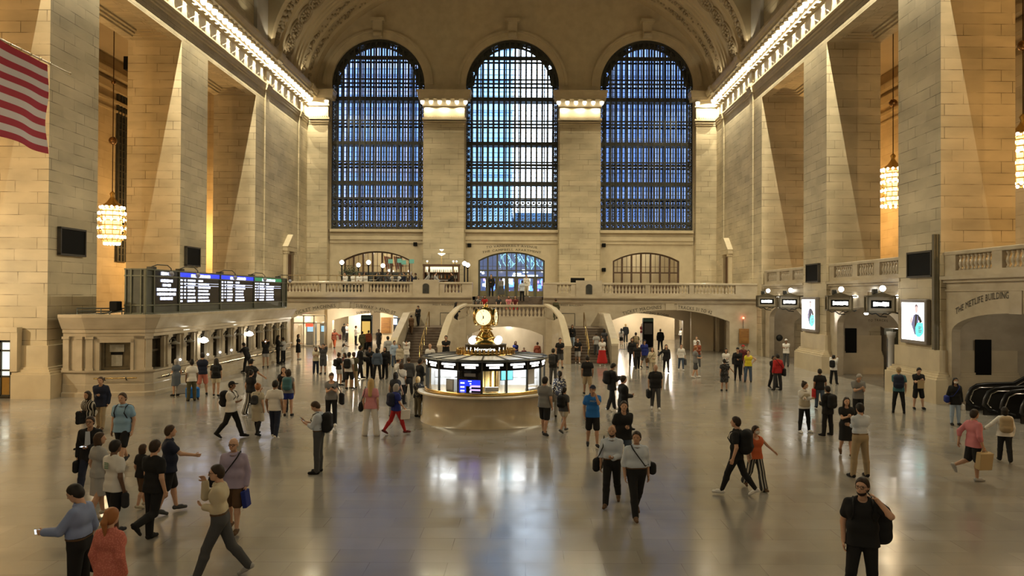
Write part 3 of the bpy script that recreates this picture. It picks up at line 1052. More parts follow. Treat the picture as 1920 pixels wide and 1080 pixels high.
# ------------------------------------------------------------------ stairs
ZS, ZL = 2.08, 2.6
m = MB()
nst = 13
def flight(mb, f):
    for k in range(nst):
        y0 = 48.8 + k * 0.32
        xi = -5.25 if y0 < 50 else -5.25 + (y0 - 50) * 0.45
        a, e = f(-8.05), f(xi)
        mb.box(min(a, e), max(a, e), y0, 53.2 if k < nst - 1 else YB, 0 if k == 0 else k * 0.16, (k + 1) * 0.16)
        mb.box(min(a, e), max(a, e), y0 - 0.03, y0 + 0.02, (k + 1) * 0.16 - 0.035, (k + 1) * 0.16 + 0.002)
flight(m, lambda x: x)
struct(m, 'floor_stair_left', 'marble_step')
m = MB()
flight(m, lambda x: ML - x)
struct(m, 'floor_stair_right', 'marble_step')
m = MB()
for k in range(4):                                        # steps from the side landings to the middle one
    for f in (lambda x: x, lambda x: ML - x):
        a, e = f(-4.55 + k * 0.3), f(-3.6)
        m.box(min(a, e), max(a, e), 53.0, YB - 0.02, ZS, ZS + (k + 1) * 0.13)
m.box(-4.6, ML + 4.6, 51.6, YB, ZL - 0.25, ZL)
for k in range(10):                                       # middle flight up to the balcony
    m.box(-3.98, 1.18, YB - 0.1 + k * 0.31, 59.7, ZL + k * 0.16, ZL + (k + 1) * 0.16)
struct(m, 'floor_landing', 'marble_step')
# front wall of the landing, curving into the inner walls of the flights
plan = [(-5.42, 48.3, 1.02), (-5.35, 48.9, 1.45), (-5.22, 49.6, 2.15), (-5.02, 50.25, 2.85), (-4.6, 51.0, 3.38), (-4.1, 51.4, 3.63)]
def curtain(mb, pl, th=0.34):
    n = len(pl)
    vs = []
    for i, (x, y, z) in enumerate(pl):
        a, e = Vector(pl[max(i - 1, 0)][:2]), Vector(pl[min(i + 1, n - 1)][:2])
        d = (e - a).normalized()
        nx, ny = d.y, -d.x
        vs += [(x - nx * th / 2, y - ny * th / 2, 0), (x - nx * th / 2, y - ny * th / 2, z), (x + nx * th / 2, y + ny * th / 2, z), (x + nx * th / 2, y + ny * th / 2, 0)]
    fs = []
    for i in range(n - 1):
        for k in range(4):
            fs.append((i * 4 + k, (i + 1) * 4 + k, (i + 1) * 4 + (k + 1) % 4, i * 4 + (k + 1) % 4))
    fs += [(0, 1, 2, 3), tuple(4 * (n - 1) + k for k in range(4))]
    mb.add(vs, fs)
def cap(mb, pl, w=0.46, h=0.12):
    n = len(pl)
    vs = []
    for i, (x, y, z) in enumerate(pl):
        a, e = Vector(pl[max(i - 1, 0)][:2]), Vector(pl[min(i + 1, n - 1)][:2])
        d = (e - a).normalized()
        nx, ny = d.y, -d.x
        for s, dz in ((-1, 0), (-1, h), (1, h), (1, 0)):
            vs.append((x + s * nx * w / 2, y + s * ny * w / 2, z + dz))
    fs = []
    for i in range(n - 1):
        for k in range(4):
            fs.append((i * 4 + k, (i + 1) * 4 + k, (i + 1) * 4 + (k + 1) % 4, i * 4 + (k + 1) % 4))
    fs += [(0, 1, 2, 3), tuple(4 * (n - 1) + k for k in range(4))]
    mb.add(vs, fs)
mir = lambda pl: [(ML - x, y, z) for x, y, z in pl]
low = [(x, y, z - (0.0 if z < 3 else 0.82)) for x, y, z in plan]
m = MB()
curtain(m, [(x, y, z if i < 4 else z - 0.8) for i, (x, y, z) in enumerate(plan)])
curtain(m, [(x, y, z if i < 4 else z - 0.8) for i, (x, y, z) in enumerate(mir(plan))])
m.arch_wall(lambda u, z, d: (u, 51.22 + d, z), -4.6, ML + 4.6, 0, 2.83, [(XC, 2.55, 0, 1.6, 0.62, 's')], 0.5, 20)
m.quad((-4.6, 51.72, 0), (ML + 4.6, 51.72, 0), (ML + 4.6, 51.72, 0.01), (-4.6, 51.72, 0.01))
outer = [(-8.3, 47.9, 1.2), (-8.3, 48.4, 1.5), (-8.3, 53.0, 2.95), (-8.3, YB, 2.95)]
curtain(m, outer, 0.4)
curtain(m, mir(outer), 0.4)
struct(m, 'wall_stair', 'marble')
m = MB()
for p in (plan, mir(plan), outer, mir(outer)):
    cap(m, p)
struct(m, 'trim_4', 'marble_pale')
balustrade('curved front railing of the middle stair landing above the lit archway', (-4.15, 51.4), (ML + 4.15, 51.4), ZL + 0.08, [(0.12, 5.38)], 0.26)
for k in range(3):                                         # balusters on the curved shoulders
    for s, f in ((0, lambda x: x), (1, lambda x: ML - x)):
        pass
# brass handrails
for lb, f in (('brass handrail down the middle of the left flight', lambda x: x), ('brass handrail down the middle of the right flight', lambda x: ML - x)):
    t = thing('handrail', lb, 'handrail', (f(-6.75), 48.7, 0), group='stair handrails')
    m = MB()
    m.tube([(0, -0.2, 0.0), (0, -0.2, 0.95), (0, 0.0, 1.05), (0, 4.2, 3.1), (0, 4.5, 3.15), (0, 4.5, 2.1)], 0.035, 8)
    m.build('rail', 'brass', t)
    for k in range(3):
        y = 0.9 + k * 1.1
        m = MB()
        m.tube([(0, y, y * 0.5), (0, y, 1.05 + y * 0.49)], 0.02, 6)
        m.build('post', 'brass', t)
for lb, x, s in (('thin bronze rail on the wall by the top of the left flight', -5.3, 1), ('thin bronze rail on the wall by the top of the right flight', ML + 5.3, -1)):
    m = MB()
    m.tube([(x - s * 1.0, 56.1, 2.1), (x - s * 1.0, 56.1, 3.0), (x, 56.1, 3.0), (x + s * 0.9, 56.1, 3.5)], 0.035, 6)
    tag(m.build('handrail', 'bronze'), lb, 'handrail')
t = thing('guard_rail', 'low bronze guard rail at the foot of the right flight', 'railing', (ML + 8.6, 48.2, 0))
m = MB()
m.tube([(0, 0, 0), (0, 0, 0.95), (0.75, 0.3, 0.95), (0.75, 0.3, 0)], 0.03, 6)
m.build('rail', 'bronze', t)

# ------------------------------------------------------------------ balcony level of the window wall
def arched_screen(name, label, cx, zt, ncol, rows, colr, rows_mat):
    """segmental arched frame in one of the three openings; rows: list of (z0, z1)"""
    m = MB()
    y = YW + 0.25
    hw, rise, zs = 3.0, 0.78, 7.45
    R = (hw * hw + rise * rise) / (2 * rise)
    top = lambda u: zs + math.sqrt(R * R - u * u) - (R - rise)
    n = 16
    for k in range(n):
        a, e = -hw + 2 * hw * k / n, -hw + 2 * hw * (k + 1) / n
        m.bar((cx + a, y, top(a) - 0.06), (cx + e, y, top(e) - 0.06), 0.14)
    for k in range(ncol + 1):
        u = -hw + 2 * hw * k / ncol
        u = max(-hw + 0.07, min(hw - 0.07, u))
        m.box(cx + u - 0.08, cx + u + 0.08, y - 0.08, y + 0.08, 4.2, top(u))
    for z in rows:
        m.box(cx - hw, cx + hw, y - 0.07, y + 0.07, z - 0.06, z + 0.06)
    for k in range(ncol):                               # small glazing bars
        u = -hw + 2 * hw * (k + 0.5) / ncol
        m.box(cx + u - 0.02, cx + u + 0.02, y - 0.02, y + 0.02, rows[0], top(u))
        m.box(cx + u - 0.4, cx + u + 0.4, y - 0.02, y + 0.02, 6.9, 6.94)
    w = struct(m, name, colr)
    m = MB()
    m.box(cx - hw, cx + hw, y + 0.02, y + 0.03, rows[-1] if len(rows) > 1 else 4.2, 8.2)
    m.build('pane', 'clear_glass', w)
    return w
noisy('window_wood', (0.09, 0.045, 0.02), (0.06, 0.03, 0.015), 3.0, 0.5)
w6 = arched_screen('window_6', '', WCX[0], 0, 7, [6.3, 5.2], 'window_wood', None)
w7 = arched_screen('window_7', '', WCX[1], 0, 7, [6.55, 5.95], 'iron_grey', None)
w8 = arched_screen('window_8', '', WCX[2], 0, 7, [6.4, 5.4], 'window_wood', None)
m = MB()
for k in range(7):
    u = -3.0 + 6.0 * (k + 0.5) / 7
    m.rbox(WCX[2] + u - 0.34, WCX[2] + u + 0.34, YW + 0.2, YW + 0.26, 4.25, 5.35, 0.02)
m.build('panel', 'window_wood', w8)
# lit lobbies behind these windows
noisy('lobby_plaster', (0.62, 0.52, 0.34), (0.55, 0.45, 0.28), 0.8, 0.7)
m = MB()
for c in (WCX[0], WCX[2]):
    m.quad((c - 3.6, 74.5, 4.2), (c + 3.6, 74.5, 4.2), (c + 3.6, 74.5, 8.9), (c - 3.6, 74.5, 8.9))
    for x in (c - 3.6, c + 3.6):
        m.quad((x, YW + 0.5, 4.2), (x, 74.5, 4.2), (x, 74.5, 8.9), (x, YW + 0.5, 8.9))
    m.quad((c - 3.6, YW + 0.5, 8.9), (c + 3.6, YW + 0.5, 8.9), (c + 3.6, 74.5, 8.9), (c - 3.6, 74.5, 8.9))
c = WCX[1]
for x in (c - 3.6, c + 3.6):
    m.quad((x, YW + 0.5, 4.2), (x, 78, 4.2), (x, 78, 8.9), (x, YW + 0.5, 8.9))
m.quad((c - 3.6, YW + 0.5, 8.9), (c + 3.6, YW + 0.5, 8.9), (c + 3.6, 78, 8.9), (c - 3.6, 78, 8.9))
struct(m, 'wall_lobby', 'lobby_plaster')
m = MB()
m.box(-19, 15.5, YW + 0.5, 80, 3.9, 4.2)
struct(m, 'floor_lobby', 'marble')
# the seven doors under the middle lunette
for k in range(7):
    u = WCX[1] - 3.0 + 6.0 * (k + 0.5) / 7
    t = thing('door_leaf', ('leftmost', 'second from the left', 'third from the left', 'middle', 'third from the right', 'second from the right', 'rightmost')[k] + ' of the seven glazed bronze doors at the top of the stairs', 'door', (u, YW + 0.3, 4.2), group='glazed doors under the lunette')
    m = MB()
    m.box(-0.36, -0.23, -0.04, 0.04, 0, 1.75)
    m.box(0.23, 0.36, -0.04, 0.04, 0, 1.75)
    m.box(-0.23, 0.23, -0.04, 0.04, 0, 0.5)
    m.box(-0.23, 0.23, -0.04, 0.04, 1.62, 1.75)
    m.build('frame', noisy('door_bronze', (0.22, 0.19, 0.11), (0.16, 0.14, 0.08), 2.0, 0.4), t)
    m = MB()
    m.box(-0.23, 0.23, -0.01, 0.01, 0.5, 1.62)
    m.build('pane', 'clear_glass', t)
    m = MB()
    m.tube([(0.29, -0.07, 0.75), (0.29, -0.07, 1.15)], 0.018, 6)
    m.build('handle', 'brass', t)
# glowing board that stands in for street lights and neon beyond the doors
mat('neon_blue', (0.05, 0.1, 0.5), 0.4, emit=(0.10, 0.25, 1.0), estr=2.6)
mat('neon_white', (0.8, 0.9, 1), 0.4, emit=(0.75, 0.88, 1.0), estr=3.9)
mat('neon_violet', (0.3, 0.2, 0.6), 0.4, emit=(0.35, 0.25, 0.95), estr=2.0)
mat('neon_pale', (0.5, 0.6, 0.8), 0.4, emit=(0.30, 0.45, 0.85), estr=0.5)
mat('neon_aqua', (0.2, 0.6, 0.6), 0.4, emit=(0.35, 0.85, 0.95), estr=1.7)
rnd = random.Random(11)
t = thing('street_glow', 'blue glowing board standing in for street lights behind the glazed doors', 'light', (WCX[1], 78.2, 4.2))
m = MB()
m.box(-3.5, 3.5, 0.1, 0.2, 0, 4.6)
m.build('back', mat('street_glow_back', (0.05, 0.07, 0.14), 0.5, emit=(0.05, 0.08, 0.18), estr=0.9), t)
for nm in ('neon_blue', 'neon_violet', 'neon_white'):
    m = MB()
    for k in range(26 if nm == 'neon_blue' else 12):
        x, z, w, h = rnd.uniform(-3.3, 3.0), rnd.uniform(0.1, 1.6), rnd.uniform(0.12, 0.45), rnd.uniform(0.15, 0.8)
        dy = {'neon_blue': 0.0, 'neon_violet': -0.04, 'neon_white': -0.08}[nm]
        m.box(x, x + w, dy, dy + 0.03, z, min(z + h, 2.0))
    m.build('panel', nm, t)
m = MB()
for k in range(46):
    x, z = rnd.uniform(-1.4, 3.3), rnd.uniform(2.7, 4.2)
    a = rnd.uniform(-0.9, 0.9) + PI / 2
    l = rnd.uniform(0.3, 0.9)
    m.bar((x, -0.1, z), (x + l * math.cos(a), -0.1, min(4.5, z + l * math.sin(a))), rnd.uniform(0.08, 0.2), 0.03)
m.build('tube', 'neon_aqua', t)
m = MB()
for x, z, w in ((0.0, 2.25, 0.8), (1.0, 2.4, 0.5), (-0.1, 2.05, 2.6), (0.9, 2.6, 0.3)):
    m.box(x, x + w, -0.1, -0.06, z, z + 0.12)
m.build('tube', 'neon_white', t)
m = MB()
text(m, 'TO VANDERBILT AVENUE', 0.27, lambda u, v: (WCX[1] + u, YW - 0.012, 8.68 + v - 0.028 * u * u), 4.6, serif=True)
tag(m.build('lettering', 'letter'), 'upper of the two curved lines of letters above the glazed doors', 'lettering')
m = MB()
text(m, 'THE CAMPBELL APARTMENT', 0.27, lambda u, v: (WCX[1] + u, YW - 0.012, 8.33 + v - 0.036 * u * u), 5.3, serif=True)
tag(m.build('lettering', 'letter'), 'lower of the two curved lines of letters above the glazed doors', 'lettering')
for lb, px, py in (('small black box high on the wall left of the middle lunette', 880, 460), ('small black box on the wall right of the middle lunette', 1132, 460),
                   ('small black box on the wall right of the restaurant window', 779, 458), ('small black box low on the wall left of the wooden window', 1132, 506)):
    p = on_y(px, py, YW)
    m = MB()
    m.rbox(p.x - 0.17, p.x + 0.17, YW - 0.16, YW, p.z - 0.17, p.z + 0.17, 0.02)
    tag(m.build('wall_speaker', 'black_panel'), lb, 'speaker')
p = on_y(1083, 525, YB + 4)
t = thing('display_screen', 'flat black screen standing behind the right balcony railing', 'screen', (p.x, YB + 4, 4.2))
m = MB()
m.rbox(-0.55, 0.55, -0.04, 0.04, 0.85, 1.5, 0.02)
m.build('panel', 'black_panel', t)
m = MB()
m.tube([(0, 0, 0), (0, 0, 0.85)], 0.04, 8)
m.box(-0.3, 0.3, -0.2, 0.2, 0, 0.04)
m.build('stand', 'black_panel', t)
# pedimented niches on the side walls of the balcony
for lb, X, sg, y in (('pedimented stone doorway on the left wall above the balcony', XL, 1, 63.2), ('pedimented stone doorway on the right wall above the balcony', XR, -1, 64.4)):
    t = thing('aedicule', lb, 'doorway', (X + sg * 0.006, y, 4.21), 0 if sg > 0 else PI)
    m = MB()
    for s in (-1, 1):
        m.box(0, 0.28, s * 0.95 - 0.2, s * 0.95 + 0.2, 0, 3.6)
        m.box(0, 0.36, s * 0.95 - 0.26, s * 0.95 + 0.26, 3.4, 3.62)
    m.box(0, 0.4, -1.3, 1.3, 3.6, 3.95)
    n = [(0, -1.35, 3.95), (0, 1.35, 3.95), (0, 0, 5.0), (0.45, -1.35, 3.95), (0.45, 1.35, 3.95), (0.45, 0, 5.0)]
    m.add(n, [(0, 1, 2), (3, 4, 5), (0, 1, 4, 3), (1, 2, 5, 4), (2, 0, 3, 5)])
    m.build('surround', 'limestone_plain', t)
    m = MB()
    m.box(0, 0.08, -0.75, 0.75, 0, 3.4)
    m.build('door', 'dark_wood', t)
# ------------------------------------------------------------------ ticket counter along the left wall
CX = -15.8
def seg_path(pts, close=False):
    """plan polyline -> [(x, y, nx, ny)] with mitred outward normals (to the right of travel)"""
    out = []
    n = len(pts)
    for i, p in enumerate(pts):
        ds = []
        if i > 0:
            ds.append((Vector(p) - Vector(pts[i - 1])).normalized())
        if i < n - 1:
            ds.append((Vector(pts[i + 1]) - Vector(p)).normalized())
        ns = [Vector((d.y, -d.x)) for d in ds]
        q = sum(ns, Vector((0, 0))).normalized()
        k = 1 / max(0.5, q.dot(ns[0]))
        out.append((p[0], p[1], q.x * k, q.y * k))
    return out
CP = [(-19.25, 31.95), (-18.25, 31.85), (-16.05, 32.35), (CX, 32.6), (CX, 51.4), (-19.5, 51.4)]
path = seg_path(CP)
tc_ = thing('ticket_counter', 'long pale marble ticket counter with a row of windows along the left wall', 'ticket counter', (0, 0, 0))
m = MB()
m.sweep([(0.10, 0.0), (0.10, 0.16), (0.02, 0.2), (0.02, 0.5), (0.0, 0.52), (0.0, 0.98), (0.10, 1.02), (0.12, 1.10), (-0.35, 1.10)], path)
m.build('base', 'marble', tc_)
m = MB()
m.sweep([(-0.3, 2.5), (0.0, 2.5), (0.0, 2.62), (0.05, 2.66), (0.05, 2.78), (0.10, 2.82), (0.22, 3.05), (0.30, 3.22), (0.34, 3.3), (0.34, 3.42), (-1.2, 3.42)], path)
m.add([(x - 0.2, y + (0.3 if i < 4 else 0), 3.40) for i, (x, y) in enumerate(CP)] + [], [tuple(range(6))])
m.build('cornice', 'marble', tc_)
m = MB()
m.box(-19.6, CX - 0.45, 32.9, 51.2, 1.0, 2.6)
m.quad((-19.25, 32.0, 1.1), (-18.27, 31.93, 1.1), (-18.27, 31.93, 2.52), (-19.25, 32.0, 2.52))
def seg(mb, a, e, u0, u1, z0, z1, d0, d1):
    a, e = Vector((*a, 0)), Vector((*e, 0))
    d = (e - a).normalized()
    nrm = Vector((d.y, -d.x, 0))
    P = lambda u, dd, z: tuple(a + d * u + nrm * dd + Vector((0, 0, z)))
    v = [P(u, dd, z) for z in (z0, z1) for u, dd in ((u0, d0), (u1, d0), (u1, d1), (u0, d1))]
    mb.add(v, [(0, 3, 2, 1), (4, 5, 6, 7), (0, 1, 5, 4), (1, 2, 6, 5), (2, 3, 7, 6), (3, 0, 4, 7)])
A_, B_ = CP[1], CP[2]
LB = (Vector(B_) - Vector(A_)).length
m.build('back_wall', 'marble', tc_)
m = MB()
for u0, u1 in ((0.0, 0.42), (LB - 0.42, LB)):
    seg(m, A_, B_, u0, u1, 1.1, 2.52, -0.3, 0.0)
seg(m, A_, B_, 0, LB, 2.38, 2.52, -0.3, 0.0)
seg(m, A_, B_, 0.42, LB - 0.42, 2.25, 2.38, -0.3, 0.06)
for u0 in (0.42, LB - 0.54):
    seg(m, A_, B_, u0, u0 + 0.12, 1.1, 2.38, -0.3, 0.06)
m.build('bay_surround', 'marble', tc_)
m = MB()
seg(m, A_, B_, 0.54, LB - 0.54, 1.12, 2.25, -0.30, -0.26)
seg(m, A_, B_, 0.54, 0.66, 1.12, 2.25, -0.26, -0.18)
seg(m, A_, B_, LB - 0.66, LB - 0.54, 1.12, 2.25, -0.26, -0.18)
seg(m, A_, B_, 0.66, LB - 0.66, 1.12, 1.2, -0.26, -0.18)
bw = m.build('bay_window', noisy('aged_brass', (0.16, 0.13, 0.08), (0.11, 0.09, 0.055), 4.0, 0.4, 0.5), tc_)
m = MB()
seg(m, A_, B_, 0.85, LB - 0.85, 1.85, 2.15, -0.25, -0.22)
seg(m, A_, B_, 0.92, LB - 0.92, 1.25, 1.72, -0.25, -0.22)
m.build('pane', noisy('frosted_pane', (0.34, 0.33, 0.29), (0.26, 0.25, 0.21), 6.0, 0.3), bw)
m = MB()
seg(m, A_, B_, 0.9, LB - 0.9, 1.73, 1.83, -0.24, -0.2)
m.build('sign_strip', 'black_panel', bw)
for (a, e, us) in ((CP[0], CP[1], (0.03, 0.62)), (CP[1], CP[2], (0.02,)), (CP[2], CP[3], (0.02,))):
    for u in us:
        m = MB()
        seg(m, a, e, u, u + 0.26, 1.1, 2.4, -0.2, 0.05)
        seg(m, a, e, u - 0.03, u + 0.29, 2.4, 2.5, -0.2, 0.09)
        seg(m, a, e, u - 0.03, u + 0.29, 1.1, 1.2, -0.2, 0.08)
        m.build('pilaster', 'marble', tc_)
SY = [33.25 + 1.52 * k for k in range(12)]
pm, wm, gm = MB(), MB(), MB()
pm.box(-0.40, 0.02, -0.17, 0.17, 1.1, 2.5)
pm.box(-0.40, 0.07, -0.20, 0.20, 2.38, 2.5)
pm.box(-0.40, 0.07, -0.20, 0.20, 1.1, 1.2)
for s in (-1, 1):
    pm.box(-0.40, -0.06, s * 0.26 - 0.07, s * 0.26 + 0.07, 1.1, 2.45)
PMD = pm.data('pilaster', 'marble')
wm.box(-0.44, -0.38, -0.46, 0.46, 1.1, 2.5)
for s in (-1, 1):
    wm.box(-0.40, -0.22, s * 0.43 - 0.04, s * 0.43 + 0.04, 1.1, 2.4)
wm.box(-0.40, -0.2, -0.46, 0.46, 2.36, 2.5)
wm.box(-0.38, -0.30, -0.4, 0.4, 1.82, 1.9)
WMD = wm.data('ticket_window', noisy('window_bronze', (0.07, 0.055, 0.035), (0.045, 0.035, 0.022), 3.0, 0.4, 0.3))
gm.box(-0.37, -0.35, -0.33, 0.33, 1.15, 1.8)
for k in range(7):
    gm.box(-0.35, -0.335, -0.33 + k * 0.11 - 0.012, -0.33 + k * 0.11 + 0.012, 1.92, 2.34)
GMD = gm.data('grille', mat('dark_pane', (0.02, 0.017, 0.012), 0.2))
for k, y in enumerate(SY):
    for nm, dt, yy, par in (('ticket_window', WMD, y, None), ('pilaster', PMD, y + 0.76, None)):
        o = bpy.data.objects.new(nm, dt)
        COL.objects.link(o)
        o.parent = tc_
        o.location = (CX, yy, 0)
        if nm == 'ticket_window':
            g = bpy.data.objects.new('grille', GMD)
            COL.objects.link(g)
            g.parent = o
# sconces between the ticket windows, two of them lit
def sconce(label, y, lit):
    t = thing('wall_lamp', label, 'lamp', (CX, y, 2.2), group=None if lit else 'unlit lamps between the ticket windows')
    m = MB()
    m.tube([(0.0, 0, 0.0), (0.10, 0, 0.12), (0.24, 0, 0.10), (0.26, 0, 0.0)], 0.022, 6)
    m.ball((0.02, 0, 0.0), 0.05, 8)
    m.build('bracket', 'bronze', t)
    m = MB()
    if lit:
        m.lathe([(0.03, 0.02), (0.16, -0.05), (0.22, -0.18)], 12, (0.26, 0, 0))
        m.ball((0.26, 0, -0.17), 0.19, 10, (1, 1, 0.5))
        m.build('shade', mat('sconce_lit', (1, 1, 1), 0.4, emit=(1.0, 0.93, 0.78), estr=9), t)
    else:
        m.lathe([(0.03, 0.02), (0.12, -0.04), (0.2, -0.06), (0.2, -0.13)], 12, (0.26, 0, 0))
        m.build('shade', mat('sconce_off', (0.22, 0.2, 0.16), 0.4), t)
for k, y in enumerate(SY[:-1]):
    lit = k in (2, 6)
    lb = 'wall lamp with an unlit flat shade between two ticket windows' if not lit else ('bright lit wall lamp on the ticket counter, nearer of the two lit ones' if k == 2 else 'bright lit wall lamp on the ticket counter, farther of the two lit ones')
    sconce(lb, y + 0.76, lit)
# little desk lamps on the ledge
for k in (1, 3, 4, 5):
    t = thing('counter_lamp', 'tiny bright reading lamp on the ticket counter ledge', 'lamp', (CX + 0.02, SY[k] + 0.3, 1.1), group='reading lamps on the ledge')
    m = MB()
    m.tube([(0, 0, 0), (0, 0, 0.16)], 0.015, 6)
    m.build('stem', 'bronze', t)
    m = MB()
    m.ball((0, 0, 0.2), 0.055, 8)
    m.build('bulb', 'globe_glow', t)
# brass rail below the ledge
def rail(label, p0, p1, z, n):
    t = thing('handrail', label, 'handrail')
    p0, p1 = Vector((*p0, z)), Vector((*p1, z))
    d = (p1 - p0).normalized()
    nr = Vector((d.y, -d.x, 0))
    m = MB()
    m.tube([p0 + nr * 0.16, p1 + nr * 0.16], 0.028, 8)
    m.build('bar', 'brass', t)
    for k in range(n):
        q = p0 + (p1 - p0) * (k + 0.5) / n
        m = MB()
        m.tube([q + nr * 0.16, q + nr * 0.14 + Vector((0, 0, -0.08)), q + nr * 0.03 + Vector((0, 0, -0.1))], 0.022, 6)
        m.ball(q + nr * 0.16, 0.045, 6)
        m.build('bracket', 'bronze', t)
rail('brass handrail below the wide window at the near end of the ticket counter', (-17.9, 31.93), (-16.3, 32.29), 0.78, 2)
rail('long brass handrail on the ticket counter front below the row of windows', (CX, 33.0), (CX, 50.9), 0.78, 13)

# ------------------------------------------------------------------ departures board
t = thing('departures_board', 'long grey green departures board with four lit screens on top of the ticket counter', 'display board', (0, 0, 3.42))
BX = -16.3
m = MB()
m.box(BX - 0.9, BX - 0.05, 32.9, 52.2, 0, 1.95)
m.build('case', 'iron_grey', t)
m = MB()
for z in (0.0, 0.35, 1.62, 1.9):
    m.box(BX - 0.06, BX + 0.02, 32.88, 52.22, z, z + 0.055)
    m.box(BX - 0.92, BX + 0.02, 32.86, 32.92, z, z + 0.055)
for y in (32.9, 33.6, 36.05, 40.9, 45.95, 51.2, 52.16):
    m.box(BX - 0.06, BX + 0.03, y - 0.04, y + 0.04, 0, 1.95)
for x in (-0.86, -0.62, -0.2, -0.02):
    m.box(BX + x - 0.03, BX + x + 0.03, 32.85, 32.92, 0, 1.95)
m.build('frame', noisy('frame_green', (0.16, 0.17, 0.13), (0.12, 0.13, 0.10), 2.0, 0.4, 0.3), t)
mat('screen_black', (0.006, 0.006, 0.009), 0.25)
mat('screen_head', (0.02, 0.03, 0.4), 0.3, emit=(0.02, 0.05, 1.0), estr=0.75)
mat('screen_green', (0.02, 0.2, 0.08), 0.3, emit=(0.02, 0.30, 0.12), estr=0.4)
mat('screen_text', (0.8, 0.85, 1), 0.3, emit=(0.66, 0.74, 1.0), estr=1.25)
rnd = random.Random(5)
def dash(mb, y, z, w, h=0.10):
    """a short run of letter-like bars"""
    u = y
    while u < y + w:
        l = rnd.uniform(0.05, 0.11)
        hh = h * rnd.uniform(0.75, 1.0)
        mb.box(BX - 0.005, BX + 0.0, u, min(u + l, y + w), z - hh / 2, z + hh / 2)
        u += l + 0.016
for k, (y0, y1) in enumerate(((33.66, 35.98), (36.12, 40.8), (41.0, 45.86), (46.06, 51.1))):
    m = MB()
    m.box(BX - 0.05, BX - 0.02, y0, y1, 0.42, 1.9)
    s = m.build('screen', 'screen_black', t)
    m = MB()
    if k:
        m.box(BX - 0.02, BX - 0.012, y0, y1, 1.62, 1.88)
        m.build('header', 'screen_head' if k < 3 else 'screen_green', s)
    m = MB()
    c = (y0 + y1) / 2
    w = (y1 - y0)
    if k == 0:
        dash(m, c - 0.55, 1.78, 1.1, 0.16)
        for q, ww in enumerate((1.15, 0.8, 1.85, 1.8, 1.2)):
            dash(m, c - ww / 2, 1.46 - q * 0.2, ww, 0.14)
    else:
        dash(m, c - w * 0.24, 1.75, w * 0.48, 0.17)
        for z in (1.42, 1.54):
            m.box(BX - 0.005, BX, y0 + 0.6, y1 - 0.15, z - 0.16, z - 0.145)
        for q in range(7):
            z = 1.52 - q * 0.165
            dash(m, y0 + 0.08, z, 0.22)
            if q < 6:
                dash(m, y0 + 0.48, z, 0.16)
            dash(m, y0 + 0.85, z, 0.9 * rnd.uniform(0.75, 1))
            dash(m, y0 + 2.05, z, (0.6 if q == 0 else 1.45) * rnd.uniform(0.8, 1))
    m.build('rows', 'screen_text', s)
for i, y in enumerate((34.2, 37.0, 41.8, 46.6, 51.6)):
    g = thing('gooseneck_lamp', ('gooseneck lamp above the first narrow screen', 'gooseneck lamp over the left end of the second screen', 'gooseneck lamp over the left end of the third screen', 'gooseneck lamp over the left end of the green headed screen', 'gooseneck lamp at the far end of the departures board')[i], 'lamp', (BX, y, 5.375), group='lamps above the departures board')
    m = MB()
    m.tube([(-0.4, 0, 0), (-0.4, 0, 0.12), (-0.25, 0.2, 0.22), (0.1, 0.45, 0.2), (0.24, 0.5, 0.05), (0.25, 0.5, -0.1)], 0.025, 6)
    m.box(-0.55, -0.25, -0.15, 0.15, 0, 0.12)
    m.build('arm', 'bronze', g)
    m = MB()
    m.ball((0.25, 0.5, -0.18), 0.12, 10)
    m.build('shade', mat('lamp_grey', (0.25, 0.25, 0.3), 0.3), g)
# clutter on the counter roof beside the board
t = thing('equipment_stand', 'dark equipment on a bracket beside the near end of the departures board', 'equipment', (-17.4, 32.6, 3.42))
m = MB()
m.rbox(-0.2, 0.15, -0.2, 0.2, 0.15, 0.55, 0.03)
m.build('housing', 'black_panel', t)
m = MB()
m.tube([(-0.9, 0.1, 0), (0.2, 0, 0.12)], 0.04, 6)
m.tube([(-0.3, 0, 0), (-0.1, 0, 0.2)], 0.03, 6)
m.build('bracket', 'iron_grey', t)
t = thing('roof_railing', 'low grey railing on the counter roof by the left pier', 'railing', (0, 0, 3.42))
m = MB()
for z in (0.12, 0.24):
    m.tube([(-19.0, 32.5, z), (-17.2, 32.9, z)], 0.03, 6)
for x in (-19.0, -18.1, -17.3):
    m.tube([(x, 32.5 + (x + 19) * 0.22, 0), (x, 32.5 + (x + 19) * 0.22, 0.26)], 0.025, 6)
m.build('rail', 'iron_grey', t)
p = on_y(25, 688, 31.55)
w = MB()
for x in (-24.0, -22.3, -21.84, -21.4, -20.98):
    w.box(x - 0.04, x + 0.04, 31.3, 31.4, 0.1, 2.35)
for z in (2.32, 1.95, 1.15, 0.9, 0.12):
    w.box(-24, -20.95, 31.3, 31.4, z - 0.035, z + 0.035)
d1 = struct(w, 'door_1', 'bronze')
w = MB()
w.box(-24, -20.97, 31.36, 31.38, 0.9, 2.32)
w.build('pane', mat('lit_pane', (0.8, 0.85, 0.8), 0.3, emit=(0.8, 0.88, 0.8), estr=0.75), d1)
w = MB()
w.box(-24, -20.97, 31.33, 31.38, 0.12, 0.9)
w.build('kick_plate', 'brass', d1)
w = MB()
w.box(-20.94, -20.66, 31.2, 31.5, 1.1, 2.7)
w.box(-24, -20.66, 31.18, 31.52, 2.7, 2.9)
w.box(-24, -20.95, 31.2, 31.5, 2.38, 2.69)
struct(w, 'trim_5', 'limestone_plain')

